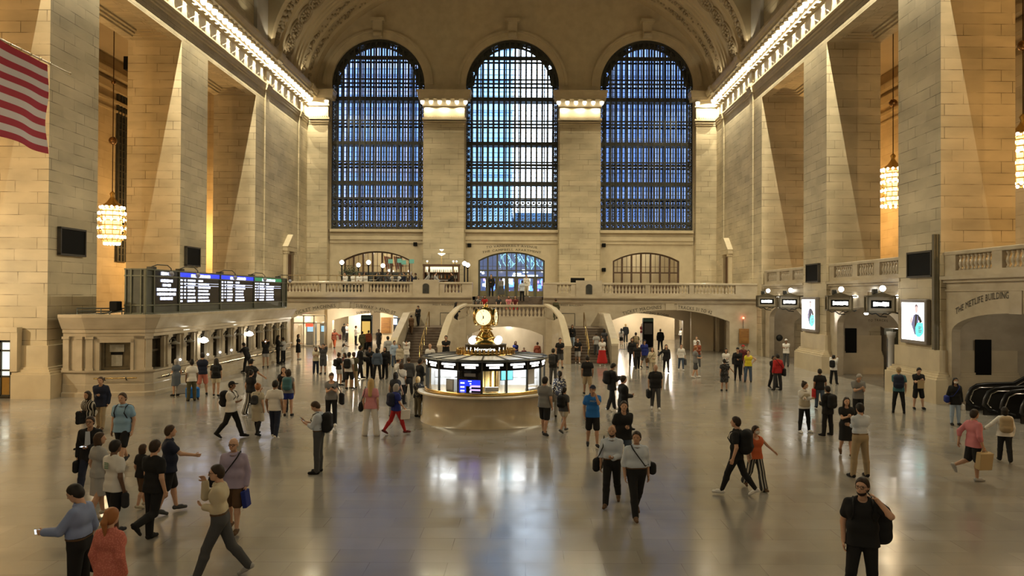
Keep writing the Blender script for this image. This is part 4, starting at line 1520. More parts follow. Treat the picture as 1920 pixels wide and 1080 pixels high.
# ------------------------------------------------------------------ black panels, lit posters on the piers
def pier_panel(label, side, y0, y1, z0, z1, name='wall_panel', cat='panel', mt_='black_panel'):
    X, sg = (XL, 1) if side == 'l' else (XR, -1)
    m = MB()
    a, e = X, X + sg * 0.12
    m.rbox(min(a, e), max(a, e), y0, y1, z0, z1, 0.02)
    o = m.build(name, mt_)
    tag(o, label, cat)
    m = MB()
    e2 = X + sg * 0.16
    for (ya, yb, za, zb) in ((y0 - .04, y1 + .04, z0 - .05, z0 + .03), (y0 - .04, y1 + .04, z1 - .03, z1 + .05), (y0 - .04, y0 + .03, z0, z1), (y1 - .03, y1 + .04, z0, z1)):
        m.box(min(a, e2), max(a, e2), ya, yb, za, zb)
    m.build('rim', noisy('panel_rim', (0.03, 0.026, 0.02), (0.05, 0.04, 0.03), 3.0, 0.5), o)
    return o
pier_panel('black square panel on the nearer left pier', 'l', 32.25, 34.05, 5.95, 7.05)
pier_panel('black square panel on the farther left pier above the departures board', 'l', 44.2, 46.0, 5.95, 7.0)
pier_panel('black square panel above the lit poster on the nearer right pier', 'r', 31.9, 33.9, 5.2, 6.22)
pier_panel('black square panel above the lit poster on the farther right pier', 'r', 44.3, 46.2, 5.2, 6.2)
mat('poster_white', (0.95, 0.97, 1), 0.3, emit=(0.90, 0.96, 1.0), estr=1.35)
mat('poster_teal', (0.1, 0.7, 0.6), 0.3, emit=(0.10, 0.66, 0.56), estr=1.0)
mat('poster_skin', (0.6, 0.4, 0.35), 0.3, emit=(0.60, 0.42, 0.42), estr=0.9)
mat('poster_navy', (0.1, 0.1, 0.2), 0.3, emit=(0.12, 0.12, 0.24), estr=0.8)
mat('poster_grey', (0.7, 0.7, 0.75), 0.3, emit=(0.75, 0.78, 0.84), estr=1.0)
mat('poster_hair', (0.1, 0.06, 0.05), 0.3, emit=(0.16, 0.11, 0.12), estr=0.8)
def poster(label, y0, y1, z0, z1):
    t = thing('lit_poster', label, 'poster', (XR, y0, z0))
    W, H = y1 - y0, z1 - z0
    m = MB()
    m.rbox(-0.22, 0.0, -0.16, W + 0.16, -0.16, H + 0.14, 0.03)
    m.build('case', noisy('case_grey', (0.22, 0.19, 0.17), (0.18, 0.155, 0.14), 2.0, 0.4), t)
    m = MB()
    m.box(-0.235, -0.22, 0, W, 0, H)
    m.build('screen', 'poster_white', t)
    def flat(nm, mt_, pts, k):
        m = MB()
        m.add([(-0.237 - 0.002 * k, W * (1 - u), H * v) for u, v in pts], [tuple(range(len(pts)))])
        m.build(nm, mt_, t)
    circ = lambda u, v, ru, rv, n=14: [(u + ru * math.cos(2 * PI * i / n), v + rv * math.sin(2 * PI * i / n)) for i in range(n)]
    flat('picture_disc', 'poster_teal', [(u, v) for u, v in circ(0.80, 0.30, 0.2, 0.185, 18)], 1)
    flat('picture_coat', 'poster_navy', [(0.46, 0.42), (0.56, 0.66), (0.66, 0.70), (0.80, 0.68), (0.76, 0.40), (0.70, 0.14), (0.60, 0.16), (0.54, 0.28)], 2)
    flat('picture_shirt', 'poster_grey', [(0.60, 0.30), (0.64, 0.68), (0.73, 0.68), (0.70, 0.48), (0.67, 0.26)], 3)
    flat('picture_sleeve', 'poster_grey', [(0.74, 0.69), (0.86, 0.62), (0.94, 0.50), (0.84, 0.46), (0.78, 0.55)], 3)
    flat('picture_disc', 'poster_teal', [(0.66, 0.16), (0.64, 0.34), (0.72, 0.46), (0.98, 0.48), (0.98, 0.20), (0.84, 0.10), (0.72, 0.10)], 4)
    flat('picture_arm', 'poster_skin', [(0.40, 0.52), (0.46, 0.62), (0.52, 0.60), (0.48, 0.46), (0.42, 0.44)], 3)
    flat('picture_face', 'poster_skin', circ(0.69, 0.83, 0.062, 0.11), 4)
    flat('picture_hair', 'poster_hair', [(0.62, 0.86), (0.63, 0.93), (0.69, 0.96), (0.75, 0.93), (0.76, 0.86), (0.69, 0.91)], 5)
    m = MB()
    for v0, ll in ((0.36, 0.14), (0.32, 0.1), (0.27, 0.15), (0.23, 0.12)):
        m.box(-0.2475, -0.2465, W * (1 - 0.78 - ll), W * (1 - 0.78), H * (v0 - 0.012), H * (v0 + 0.012))
    m.build('caption', 'poster_navy', t)
    m = MB()
    m.box(-0.2475, -0.2465, W * 0.55, W * 0.93, H * 0.26, H * 0.265)
    m.build('caption', 'poster_grey', t)
poster('large lit white poster of a woman on the nearer right pier', 32.3, 34.2, 2.46, 4.08)
poster('small lit white poster of a woman on the farther right pier', 44.55, 46.6, 2.4, 4.15)
m = MB()
m.box(XR - 0.12, XR - 0.005, 31.5, 31.76, 2.16, 6.9)
m.box(XR - 0.2, XR - 0.005, 31.54, 31.72, 2.16, 6.9)
tag(m.build('cable_channel', noisy('bronze_channel', (0.13, 0.11, 0.07), (0.1, 0.085, 0.05), 2.0, 0.5)), 'tall bronze channel up the near edge of the nearer right pier', 'channel')

# ------------------------------------------------------------------ arched bays between the right piers
def bay(name, y0, y1, yc, hw, zs, rise, zt, runs, railing):
    xf = XR + 0.22
    m = MB()
    m.arch_wall(lambda u, z, d: (xf + d, u, z), y0, y1, 0, 5.1, [(yc, hw, 0, zs, rise, 'e')], 0.35, 22)
    m.box(xf - 0.28, xf, y0, y1, 5.02, 5.16)
    m.box(xf - 0.14, xf, y0, y1, 4.9, 5.02)
    m.box(xf - 0.06, xf, y0, y1, 4.55, 4.62)
    m.box(xf - 0.04, xf, yc - 0.35, yc + 0.35, zs + rise - 0.02, 4.55)
    struct(m, name, 'marble')
    m = MB()
    m.quad((xf + 0.34, y0, 4.35), (xf + 5, y0, 4.35), (xf + 5, y1, 4.35), (xf + 0.34, y1, 4.35))
    m.quad((xf + 5, y0, 0), (xf + 5, y1, 0), (xf + 5, y1, 4.4), (xf + 5, y0, 4.4))
    m.box(xf, xf + 5, y0, y1, 4.9, 5.1)
    struct(m, name + '_soffit', 'marble')
    balustrade(railing, (xf + 0.1, y0), (xf + 0.1, y1), 5.16, runs, 0.25)
bay('wall_bay', 34.8, 43.4, 38.9, 3.55, 2.75, 1.05, 0, [(0.5, 2.4), (3.0, 4.9), (5.5, 7.9)], 'stone railing over the hanging signs between the two lit posters')
bay('wall_bay_far', 47.0, 55.2, 51.0, 3.3, 2.75, 0.95, 0, [(0.5, 2.4), (3.0, 4.9), (5.5, 7.6)], 'stone railing in the farthest bay on the right')
bay('wall_bay_near', 22.0, 31.4, 26.9, 4.1, 2.9, 0.85, 0, [(0.6, 3.0), (3.6, 5.6), (6.2, 8.6)], 'stone railing in the nearest bay on the right above the carved name')
# end walls of those passages with their small doorways
m = MB()
m.arch_wall(lambda u, z, d: (u, 43.3 + d, z), XR + 0.3, 22.2, 0, 4.6, [(19.75, 0.52, 0, 2.25, 0.42, 'e')], 0.5, 14)
m.arch_wall(lambda u, z, d: (u, 55.1 + d, z), XR + 0.3, 22.2, 0, 4.6, [(19.7, 0.55, 0, 2.3, 0.45, 'e')], 0.5, 14)
m.quad((XR + 0.3, 31.35, 0), (22.2, 31.35, 0), (22.2, 31.35, 4.6), (XR + 0.3, 31.35, 4.6))
struct(m, 'wall_bay_end', 'marble')
m = MB()
m.box(19.2, 20.3, 43.75, 43.79, 0, 2.8)
m.box(19.1, 20.3, 55.55, 55.6, 0, 2.8)
struct(m, 'door_4', noisy('door_brown', (0.14, 0.11, 0.075), (0.11, 0.085, 0.055), 1.0, 0.4))
for lb, x0, x1, y, z0, z1 in (('tall black panel on the wall beside the escalators', 18.2, 18.85, 31.26, 0.7, 2.6), ('tall black panel on the wall beyond the hanging signs', 17.9, 18.53, 43.26, 0.65, 2.55)):
    m = MB()
    m.rbox(x0, x1, y - 0.07, y, z0, z1, 0.015)
    tag(m.build('black_board', 'black_panel'), lb, 'panel')
m = MB()
m.lathe([(0.0, 0.05), (0.2, 0.05), (0.24, 0.0)], 16, M=Matrix.Translation((18.1, 55.1, 1.35)) @ Matrix.Rotation(PI / 2, 4, 'X'))
tag(m.build('wall_roundel', 'bronze'), 'small round bronze plate on the wall behind the man in white', 'plate')
m = MB()
text(m, 'THE METLIFE BUILDING', 0.34, lambda u, v: (XR + 0.2, 29.0 - u, 4.18 + v - 0.06 * (u - 1.6) ** 2 + 0.10), 3.4, serif=True)
tag(m.build('lettering', 'letter'), 'dark curved letters naming a building over the nearest right arch', 'lettering')
m = MB()
text(m, 'TO TRACKS', 0.18, lambda u, v: (19.75 + u, 43.27, 2.95 + v - 0.15 * u * u), 1.1)
tag(m.build('lettering', 'letter'), 'small letters above the arched doorway beyond the hanging signs', 'lettering')
t = thing('door_kiosk', 'dark glazed booth front with a column toned pale by poster glow beside the nearer right pier', 'booth', (0, 0, 0))
m = MB()
m.box(XR - 0.05, XR + 0.5, 35.3, 36.0, 0, 2.55)
m.box(XR - 0.12, XR + 0.5, 35.25, 36.1, 2.55, 2.85)
m.build('frame', 'iron_grey', t)
m = MB()
m.box(XR - 0.07, XR - 0.05, 35.65, 35.98, 0.9, 2.35)
m.build('pane', mat('slate_pane', (0.05, 0.05, 0.06), 0.2), t)
m = MB()
m.lathe([(0.2, 0), (0.2, 0.1), (0.15, 0.14), (0.14, 2.4), (0.19, 2.5), (0.22, 2.72)], 14, (XR - 0.12, 35.4, 0))
m.build('column', mat('glow_column', (0.42, 0.42, 0.44), 0.4), t)  # the lit poster's glow is put into the column's pale colour
# hanging lantern signs
def lantern_sign(label, y, s=1.0):
    t = thing('hanging_sign', label, 'sign', (XR - 0.75, y, 3.98))
    w, h = 0.62 * s, 0.36 * s
    m = MB()
    for x in (-w, w):
        for yy in (-0.16, 0.16):
            m.box(x - 0.035, x + 0.035, yy - 0.035, yy + 0.035, -h, h)
    for z in (-h, h):
        for yy in (-0.16, 0.16):
            m.box(-w, w, yy - 0.035, yy + 0.035, z - 0.04, z + 0.04)
        for x in (-w, w):
            m.box(x - 0.035, x + 0.035, -0.16, 0.16, z - 0.04, z + 0.04)
    m.add([(-w, -0.14, h), (w, -0.14, h), (0, -0.14, h + 0.2), (-w, 0.14, h), (w, 0.14, h), (0, 0.14, h + 0.2)], [(0, 1, 2), (3, 4, 5), (0, 2, 5, 3), (1, 2, 5, 4)])
    m.build('frame', noisy('sign_bronze', (0.15, 0.125, 0.08), (0.10, 0.085, 0.055), 3.0, 0.4, 0.4), t)
    m = MB()
    m.box(-w * 0.92, w * 0.92, -0.12, 0.12, -h * 0.88, h * 0.88)
    m.build('box', mat('sign_beige', (0.36, 0.32, 0.25), 0.5), t)
    m = MB()
    m.box(-w * 0.75, w * 0.75, -0.14, -0.12, -h * 0.5, h * 0.5)
    m.build('face', 'black_panel', t)
    m = MB()
    u = -w * 0.6
    while u < w * 0.55:
        l = rnd.uniform(0.06, 0.12)
        m.box(u, u + l, -0.15, -0.14, -h * rnd.uniform(0.2, 0.3), h * rnd.uniform(0.2, 0.3))
        u += l + 0.015
    m.build('letters', mat('sign_text', (1, 1, 1), 0.4, emit=(1.0, 0.97, 0.9), estr=3.0), t)
    m = MB()
    for sx in (-1, 1):
        m.tube([(sx * w * 0.9, 0, -h), (sx * w * 0.6, 0, -h - 0.1), (sx * w * 0.3, 0, -h - 0.06), (0, 0, -h - 0.2), (w * 0.5, 0, -h - 0.22)], 0.03, 6)
    m.tube([(w, 0, -h), (w * 1.3, 0, -h - 0.05), (0.9, 0, -h)], 0.04, 6)
    m.tube([(w, 0, h), (0.92, 0, h)], 0.04, 6)
    m.build('bracket', 'bronze', t)
    m = MB()
    m.ball((0.1, -0.05, h + 0.36), 0.14, 10)
    m.build('globe', 'globe_glow', t)
    m = MB()
    m.tube([(0.1, -0.05, h + 0.1), (0.1, -0.05, h + 0.24)], 0.04, 6)
    m.rbox(-0.35, -0.12, -0.1, 0.1, h + 0.1, h + 0.34, 0.03)
    m.build('lamp_holder', 'bronze', t)
for lb, px in (('hanging lit sign nearest the large poster', 1650), ('hanging lit sign next beyond, above the tall black panel', 1573), ('hanging lit sign just beyond the small poster', 1479), ('farthest hanging lit sign on the right', 1437)):
    lantern_sign(lb, (XR - 0.75) * 1442 / (px - 988), 1.0)
for lb, px, py, X in (('small oval light on the wall between the two nearest hanging signs', 1602, 556, XR + 0.18), ('small oval light on the wall right of the nearest hanging sign', 1684, 556, XR + 0.18), ('small oval light between the two farthest hanging signs', 1460, 556, XR + 0.18),
                      ('slanting tube light in the arched ceiling below the hanging signs', 1626, 588, XR + 0.9)):
    p = on_x(px, py, X)
    m = MB()
    m.ball((p.x - 0.05, p.y, p.z), 0.12, 10, (0.6, 1.4 if 'oval' in lb else 2.0, 0.6))
    tag(m.build('wall_light', 'globe_glow'), lb, 'light')
# escalators in the nearest right bay
def escalator(label, x, y0):
    t = thing('escalator', label, 'escalator', (x, y0, 0))
    pr = [(0.0, 0.35), (0.05, 0.6), (0.18, 0.85), (0.4, 0.98), (0.8, 1.02), (1.8, 1.05), (3.6, 2.0), (6.0, 3.4)]
    for s, nm in ((0, 'balustrade_panel'), (1.1, 'balustrade_panel')):
        m = MB()
        n = len(pr)
        top = [(u, s, z) for u, z in pr]
        bot = [(u, s, max(0.0, z - 1.0) * 0.9) for u, z in pr]
        m.add(top + bot + [(a, b + 0.05, c) for a, b, c in top + bot], [(i, i + 1, n + i + 1, n + i) for i in range(n - 1)] + [(2 * n + i, 2 * n + i + 1, 3 * n + i + 1, 3 * n + i) for i in range(n - 1)])
        m.build('side_panel', mat('escalator_panel', (0.03, 0.028, 0.025), 0.15), t)
        m = MB()
        m.tube([(0.5, s + 0.025, 0.12), (0.2, s + 0.025, 0.18), (0.02, s + 0.025, 0.36)] + [(u, s + 0.025, z) for u, z in pr], 0.055, 8)
        m.build('handrail', mat('rubber', (0.012, 0.012, 0.012), 0.35), t)
        m = MB()
        m.tube([(0.25, s - 0.02, 0.28), (0.12, s - 0.02, 0.42), (0.25, s - 0.02, 0.78), (0.5, s - 0.02, 0.88)] + [(u, s - 0.02, z - 0.14) for u, z in pr[4:]], 0.03, 6)
        m.build('edge_trim', mat('steel', (0.55, 0.52, 0.47), 0.25, 1.0), t)
    m = MB()
    for k in range(10):
        m.box(0.7 + k * 0.4, 1.1 + k * 0.4 + 0.02, 0.1, 1.05, 0, 0.02 + max(0, k - 2) * 0.22)
    m.build('steps', mat('step_grey', (0.15, 0.15, 0.15), 0.4, 0.6), t)
escalator('escalator with black handrail beside the wall with the tall black panel', 16.75, 28.2)
escalator('escalator with black handrail at the right edge, in front of the other one', 16.9, 26.3)

# ------------------------------------------------------------------ information booth with its clock
BC = (XC - 0.03, 26.85)
bt = thing('information_booth', 'round marble information booth with lit glass windows in the middle of the hall', 'booth', (*BC, 0))
NB = 16
m = MB()
m.lathe([(2.24, 0), (2.24, 0.1), (2.18, 0.14), (2.17, 0.92), (2.22, 0.98)], 64, smooth=True)
m.build('counter_wall', noisy('marble_booth', (0.50, 0.43, 0.31), (0.42, 0.355, 0.25), 1.6, 0.22, stretch=(1, 1, 0.5)), bt)
m = MB()
m.lathe([(2.0, 0.97), (2.34, 0.97), (2.36, 1.0), (2.34, 1.035), (2.0, 1.035)], 64, smooth=False)
m.build('counter_top', 'marble_pale', bt)
m = MB()
m.lathe([(2.075, 1.035), (2.12, 1.04), (2.11, 1.14), (2.04, 1.15)], 64)
m.build('brass_sill', 'brass', bt)
A0 = -PI / 2 - 0.5 * 2 * PI / NB + PI / NB
for k in range(NB):
    a = A0 + 2 * PI * k / NB
    q = Matrix.Rotation(a, 4, 'Z')
    m = MB()
    m.obox(q @ Matrix.Translation((2.05, 0, 1.65)), 0.06, 0.05, 1.05)
    m.build('mullion', 'bronze', bt)
for sx in (-1, 1):
    m = MB()
    m.box(min(sx * 0.5, sx * 1.93), max(sx * 0.5, sx * 1.93), 0.28, 0.33, 0.85, 2.15)
    for k in range(4):
        x = sx * (0.68 + k * 0.33)
        for z in (1.12, 1.42, 1.72):
            m.box(x - 0.12, x + 0.12, 0.25, 0.28, z, z + 0.22)
    m.build('inner_partition', mat('partition_white', (0.75, 0.75, 0.74), 0.5), bt)
m = MB()
m.lathe([(2.03, 1.15), (2.03, 1.85)], NB, a0=A0, a1=A0 + 2 * PI, smooth=False, cap=False)
m.build('glazing', 'clear_glass', bt)
m = MB()
m.lathe([(2.06, 1.85), (2.08, 1.86), (2.08, 2.13), (2.06, 2.14)], NB, a0=A0, a1=A0 + 2 * PI, smooth=False, cap=False)
m.build('sign_band', 'black_panel', bt)
for k in range(NB):
    a = A0 + 2 * PI * (k + 0.5) / NB
    q = Matrix.Rotation(a, 4, 'Z') @ Matrix.Translation((2.08 * math.cos(PI / NB) + 0.004, 0, 2.0))
    m = MB()
    for row, (wd, z) in enumerate(((0.27, 0.045), (0.17, -0.04))):
        u = -wd
        while u < wd:
            l = rnd.uniform(0.04, 0.07)
            m.obox(q @ Matrix.Translation((0, u + l / 2, z)), 0.006, l, 0.06)
            u += l + 0.008
    m.build('window_sign', 'sign_text', bt)
m = MB()
m.lathe([(2.05, 2.12), (2.18, 2.14), (2.20, 2.17), (2.16, 2.21)], 48, smooth=False)
m.build('roof_edge', 'bronze', bt)
m = MB()
m.lathe([(2.17, 2.20), (0.95, 2.27)], 32, smooth=False, cap=False)
m.build('roof_glass', mat('roof_frosted', (0.62, 0.60, 0.52), 0.25, emit=(1.0, 0.93, 0.78), estr=0.10), bt)
m = MB()
for k in range(NB):
    a = A0 + 2 * PI * k / NB
    m.bar((2.17 * math.cos(a), 2.17 * math.sin(a), 2.21), (0.95 * math.cos(a), 0.95 * math.sin(a), 2.28), 0.05, 0.03)
m.build('roof_ribs', 'bronze', bt)
m = MB()
m.lathe([(1.05, 2.2), (1.07, 2.27), (1.0, 2.3), (0.98, 2.33), (0.72, 2.35)], 40)
for k in range(44):
    a = 2 * PI * k / 44
    m.obox(Matrix.Rotation(a, 4, 'Z') @ Matrix.Translation((1.0, 0, 2.36)), 0.05, 0.07, 0.1)
    m.ball((1.0 * math.cos(a), 1.0 * math.sin(a), 2.43), 0.035, 6)
m.build('brass_cresting', 'brass', bt)
m = MB()
m.lathe([(0.70, 2.33), (0.72, 2.36), (0.72, 2.57), (0.74, 2.60), (0.5, 2.62)], 40)
dr = m.build('sign_drum', noisy('drum_bronze', (0.08, 0.06, 0.03), (0.05, 0.04, 0.02), 2.0, 0.3, 0.6), bt)
m = MB()
cylmap = lambda a0: (lambda u, v: (0.728 * math.sin(a0 + u / 0.728), -0.728 * math.cos(a0 + u / 0.728), 2.40 + v))
text(m, 'Information', 0.17, cylmap(0.0), 0.74, gap=0.1)
for s in (-1, 1):
    text(m, '?', 0.17, cylmap(s * 0.74), 0.09)
    text(m, 'i', 0.17, cylmap(s * 1.05), 0.04)
m.build('lit_letters', mat('letters_lit', (1, 1, 1), 0.4, emit=(1.0, 0.96, 0.82), estr=2.6), dr)
for s in (-1, 1):
    m = MB()
    m.ball((s * 0.44, -0.42, 2.74), 0.13, 14)
    m.build('globe_lamp', mat('globe_bright', (1, 1, 1), 0.4, emit=(1.0, 0.97, 0.84), estr=3.0), bt)
    m = MB()
    m.ball((s * 0.44, 0.42, 2.74), 0.13, 14)
    m.build('globe_lamp', 'globe_bright', bt)
# clock
ck = thing('clock', 'four faced golden ball clock on top of the information booth', 'clock', (*BC, 2.62), math.radians(-11))
m = MB()
m.lathe([(0.50, 0.0), (0.46, 0.08), (0.38, 0.14), (0.40, 0.19), (0.30, 0.24), (0.22, 0.34), (0.17, 0.42), (0.2, 0.46), (0.26, 0.49), (0.2, 0.53), (0.14, 0.56), (0.22, 0.60)], 28)
for k in range(20):
    a = 2 * PI * k / 20
    m.bar((0.29 * math.cos(a), 0.29 * math.sin(a), 0.25), (0.19 * math.cos(a), 0.19 * math.sin(a), 0.42), 0.022)
m.build('pedestal', 'brass', ck)
m = MB()
m.ball((0, 0, 0.92), 0.36, 24, (1, 1, 1))
for k in range(4):
    a = PI / 4 + k * PI / 2
    m.tube([(0.30 * math.cos(a), 0.30 * math.sin(a), 0.66), (0.40 * math.cos(a), 0.40 * math.sin(a), 0.92), (0.34 * math.cos(a), 0.34 * math.sin(a), 1.12), (0.36 * math.cos(a), 0.36 * math.sin(a), 1.25)], [0.03, 0.05, 0.035, 0.015], 8)
m.lathe([(0.30, 1.16), (0.2, 1.24), (0.07, 1.27), (0.1, 1.31), (0.05, 1.36), (0.01, 1.42)], 16)
m.build('case', 'brass', ck)
for k in range(4):
    q = Matrix.Translation((0, 0, 0.92)) @ Matrix.Rotation(k * PI / 2, 4, 'Z')
    ring = q @ Matrix.Translation((0, -0.355, 0)) @ Matrix.Rotation(PI / 2, 4, 'X')
    m = MB()
    m.lathe([(0.30, -0.08), (0.31, 0.0), (0.285, 0.03), (0.27, 0.0)], 28, M=ring, cap=False)
    m.build('bezel', 'brass', ck)
    m = MB()
    m.lathe([(0.275, -0.01), (0.275, 0.0)], 28, M=ring)
    fc = m.build('face', mat('opal_face', (1, 0.9, 0.6), 0.3, emit=(1.0, 0.83, 0.47), estr=0.95), ck)
    m = MB()
    f = lambda r, a, d=0.006: ring @ Vector((r * math.sin(a), r * math.cos(a), d))
    for hh in range(12):
        a = hh * PI / 6
        m.bar(f(0.19, a), f(0.24, a), 0.018, 0.004)
    m.build('numerals', mat('ink', (0.05, 0.03, 0.01), 0.5), fc)
    m = MB()
    for r, a, w in ((0.22, math.radians(-24), 0.016), (0.13, math.radians(208), 0.022)):
        m.bar(f(-0.05, a, 0.012), f(r, a, 0.012), w, 0.006)
    m.ball(f(0, 0, 0.014), 0.018, 6)
    m.build('hands', 'ink', fc)
# inside the booth
m = MB()
m.lathe([(0.42, 0.0), (0.42, 2.2)], 24)
for k in range(12):
    a = 2 * PI * k / 12
    m.bar((0.44 * math.cos(a), 0.44 * math.sin(a), 0.1), (0.44 * math.cos(a), 0.44 * math.sin(a), 2.18), 0.03)
m.build('brass_core', 'brass', bt)
m = MB()
m.lathe([(0.6, 2.10), (1.9, 2.10), (1.9, 2.13), (0.6, 2.13)], 24, smooth=False, cap=False)
m.build('ceiling_light', mat('booth_ceiling_glow', (1, 1, 1), 0.4, emit=(0.94, 0.98, 1.0), estr=6.0), bt)
m = MB()
m.lathe([(1.95, 0.80), (1.5, 0.80), (1.5, 0.84), (1.95, 0.84)], 32, smooth=False)
m.build('inner_desk', mat('desk_white', (0.55, 0.53, 0.5), 0.4), bt)
def bp(k, r, z, dx=0.0):
    a = A0 + 2 * PI * (k + 0.5) / NB
    return Matrix.Rotation(a, 4, 'Z') @ Matrix.Translation((r, dx, z))
kf = 0
t = thing('departure_screen', 'blue lit timetable screen in the front window of the information booth', 'screen', (*BC, 0))
qs = Matrix.Rotation(-PI / 2 - 0.21, 4, 'Z') @ Matrix.Translation((1.9, 0, 1.47))
m = MB()
m.obox(qs, 0.06, 0.78, 0.76)
m.build('housing', 'black_panel', t)
m = MB()
m.obox(qs @ Matrix.Translation((0.034, 0, 0.24)), 0.01, 0.38, 0.1)
m.build('nameplate', mat('plate_grey', (0.25, 0.25, 0.27), 0.4), t)
for nm, mt_, rows in (('rows', 'screen_head', ((0.0, 0.0, 0.7, 0.2),)), ('rows', 'screen_text', ((0.0, 0.06, 0.12, 0.03), (-0.25, 0.0, 0.14, 0.05), (-0.25, -0.13, 0.14, 0.05), (-0.25, -0.25, 0.14, 0.05), (0.02, -0.02, 0.06, 0.04), (0.02, -0.15, 0.06, 0.04), (0.02, -0.27, 0.06, 0.04))),
                      ('rows', 'neon_violet', ((0.18, -0.10, 0.34, 0.06), (0.18, -0.22, 0.34, 0.05))), ('rows', 'screen_head', ((-0.24, -0.18, 0.22, 0.3),))):
    for j, (u, z, w, h) in enumerate(rows):
        m = MB()
        m.obox(qs @ Matrix.Translation((0.036 + (0.004 if mt_ != 'screen_head' else 0), u, z - 0.02)), 0.006, w, h)
        m.build('text_row', mt_, t)
t = thing('monitor', 'bright cyan monitor on the right side inside the information booth', 'monitor', (*BC, 0))
qm = Matrix.Rotation(-PI / 2 + 0.52, 4, 'Z') @ Matrix.Translation((1.55, 0, 1.66))
m = MB()
m.obox(qm, 0.05, 0.46, 0.34)
m.obox(qm @ Matrix.Translation((-0.05, 0, -0.4)), 0.04, 0.06, 0.84)
m.build('body', 'black_panel', t)
m = MB()
m.obox(qm @ Matrix.Translation((0.028, 0, 0)), 0.006, 0.42, 0.3)
m.build('screen', mat('monitor_cyan', (0.2, 0.7, 0.9), 0.3, emit=(0.12, 0.62, 0.85), estr=1.1), t)
t = thing('computer', 'white computer and printer on the left side inside the information booth', 'computer', (*BC, 0.846))
qm = Matrix.Rotation(-PI / 2 - 0.62, 4, 'Z') @ Matrix.Translation((1.72, 0, 0))
m = MB()
m.obox(qm @ Matrix.Translation((0, 0, 0.45)), 0.3, 0.34, 0.5)
m.build('case', mat('case_beige', (0.36, 0.37, 0.36), 0.5), t)
m = MB()
m.obox(qm @ Matrix.Translation((-0.02, 0.0, 0.1)), 0.32, 0.7, 0.2)
m.obox(qm @ Matrix.Translation((0.16, 0, 0.5)), 0.02, 0.26, 0.3)
m.build('printer', mat('printer_white', (0.6, 0.6, 0.6), 0.5), t)
t = thing('leaflet_holder', 'pale leaflet holder behind the glass beside the blue timetable screen', 'holder', (*BC, 1.15))
qm = Matrix.Rotation(-PI / 2 + 0.16, 4, 'Z') @ Matrix.Translation((1.9, 0, 0.1))
m = MB()
m.obox(qm, 0.1, 0.44, 0.14)
m.build('tray', 'printer_white', t)
t = thing('notice_board', 'sheet of white papers taped behind the right hand booth window', 'papers', (*BC, 0.84))
qm = Matrix.Rotation(-PI / 2 + 0.95, 4, 'Z') @ Matrix.Translation((1.95, 0, 0.75))
m = MB()
m.obox(qm, 0.01, 0.36, 0.5)
m.obox(qm @ Matrix.Translation((0, 0, -0.56)), 0.2, 0.4, 0.36)
m.build('sheet', 'printer_white', t)

# ------------------------------------------------------------------ cornice lamps
lm, kb = MB(), MB()
lm.lathe([(0.02, -0.20), (0.11, -0.16), (0.17, -0.04), (0.19, 0.08), (0.16, 0.14)], 10)
LMD = lm.data('bulb', 'lamp_glow')
kb.lathe([(0.17, 0.12), (0.23, 0.14), (0.26, 0.24), (0.22, 0.30)], 10)
kb.box(-0.1, 0.1, -0.1, 0.1, 0.28, 0.42)
KBD = kb.data('socket', 'limestone_plain')
def lamp(x, y, z, label, group):
    t = thing('cornice_lamp', label, 'lamp', (x, y, z), group=group)
    for nm, d in (('bulb', LMD), ('socket', KBD)):
        o = bpy.data.objects.new(nm, d)
        COL.objects.link(o)
        o.parent = t
LAMPS = []
for X, sg, nm in ((XL, 1, 'left'), (XR, -1, 'right')):
    y = 42.6
    while y < 68.0:
        lamp(X + sg * 0.62, y, 21.45, 'lit lamp in the long row under the %s cornice' % nm, 'lamps under the %s cornice' % nm)
        LAMPS.append((X + sg * 0.62, y))
        y += 0.80
for i, (cx, hw) in enumerate(((WCX[0] + 6.065, 1.8), (WCX[1] + 6.065, 1.8), (XL + 0.92, 0.75), (XR - 0.92, 0.75))):
    wh = ('capital between the left and middle windows', 'capital between the middle and right windows', 'capital in the left corner', 'capital in the right corner')[i]
    n = 6 if hw > 1 else 2
    for k in range(n):
        lamp(cx - hw - 0.12 + (2 * hw + 0.24) * k / (n - 1), YW - 1.06, 21.45, 'lit lamp in the short row on the ' + wh, 'lamps on the ' + wh)

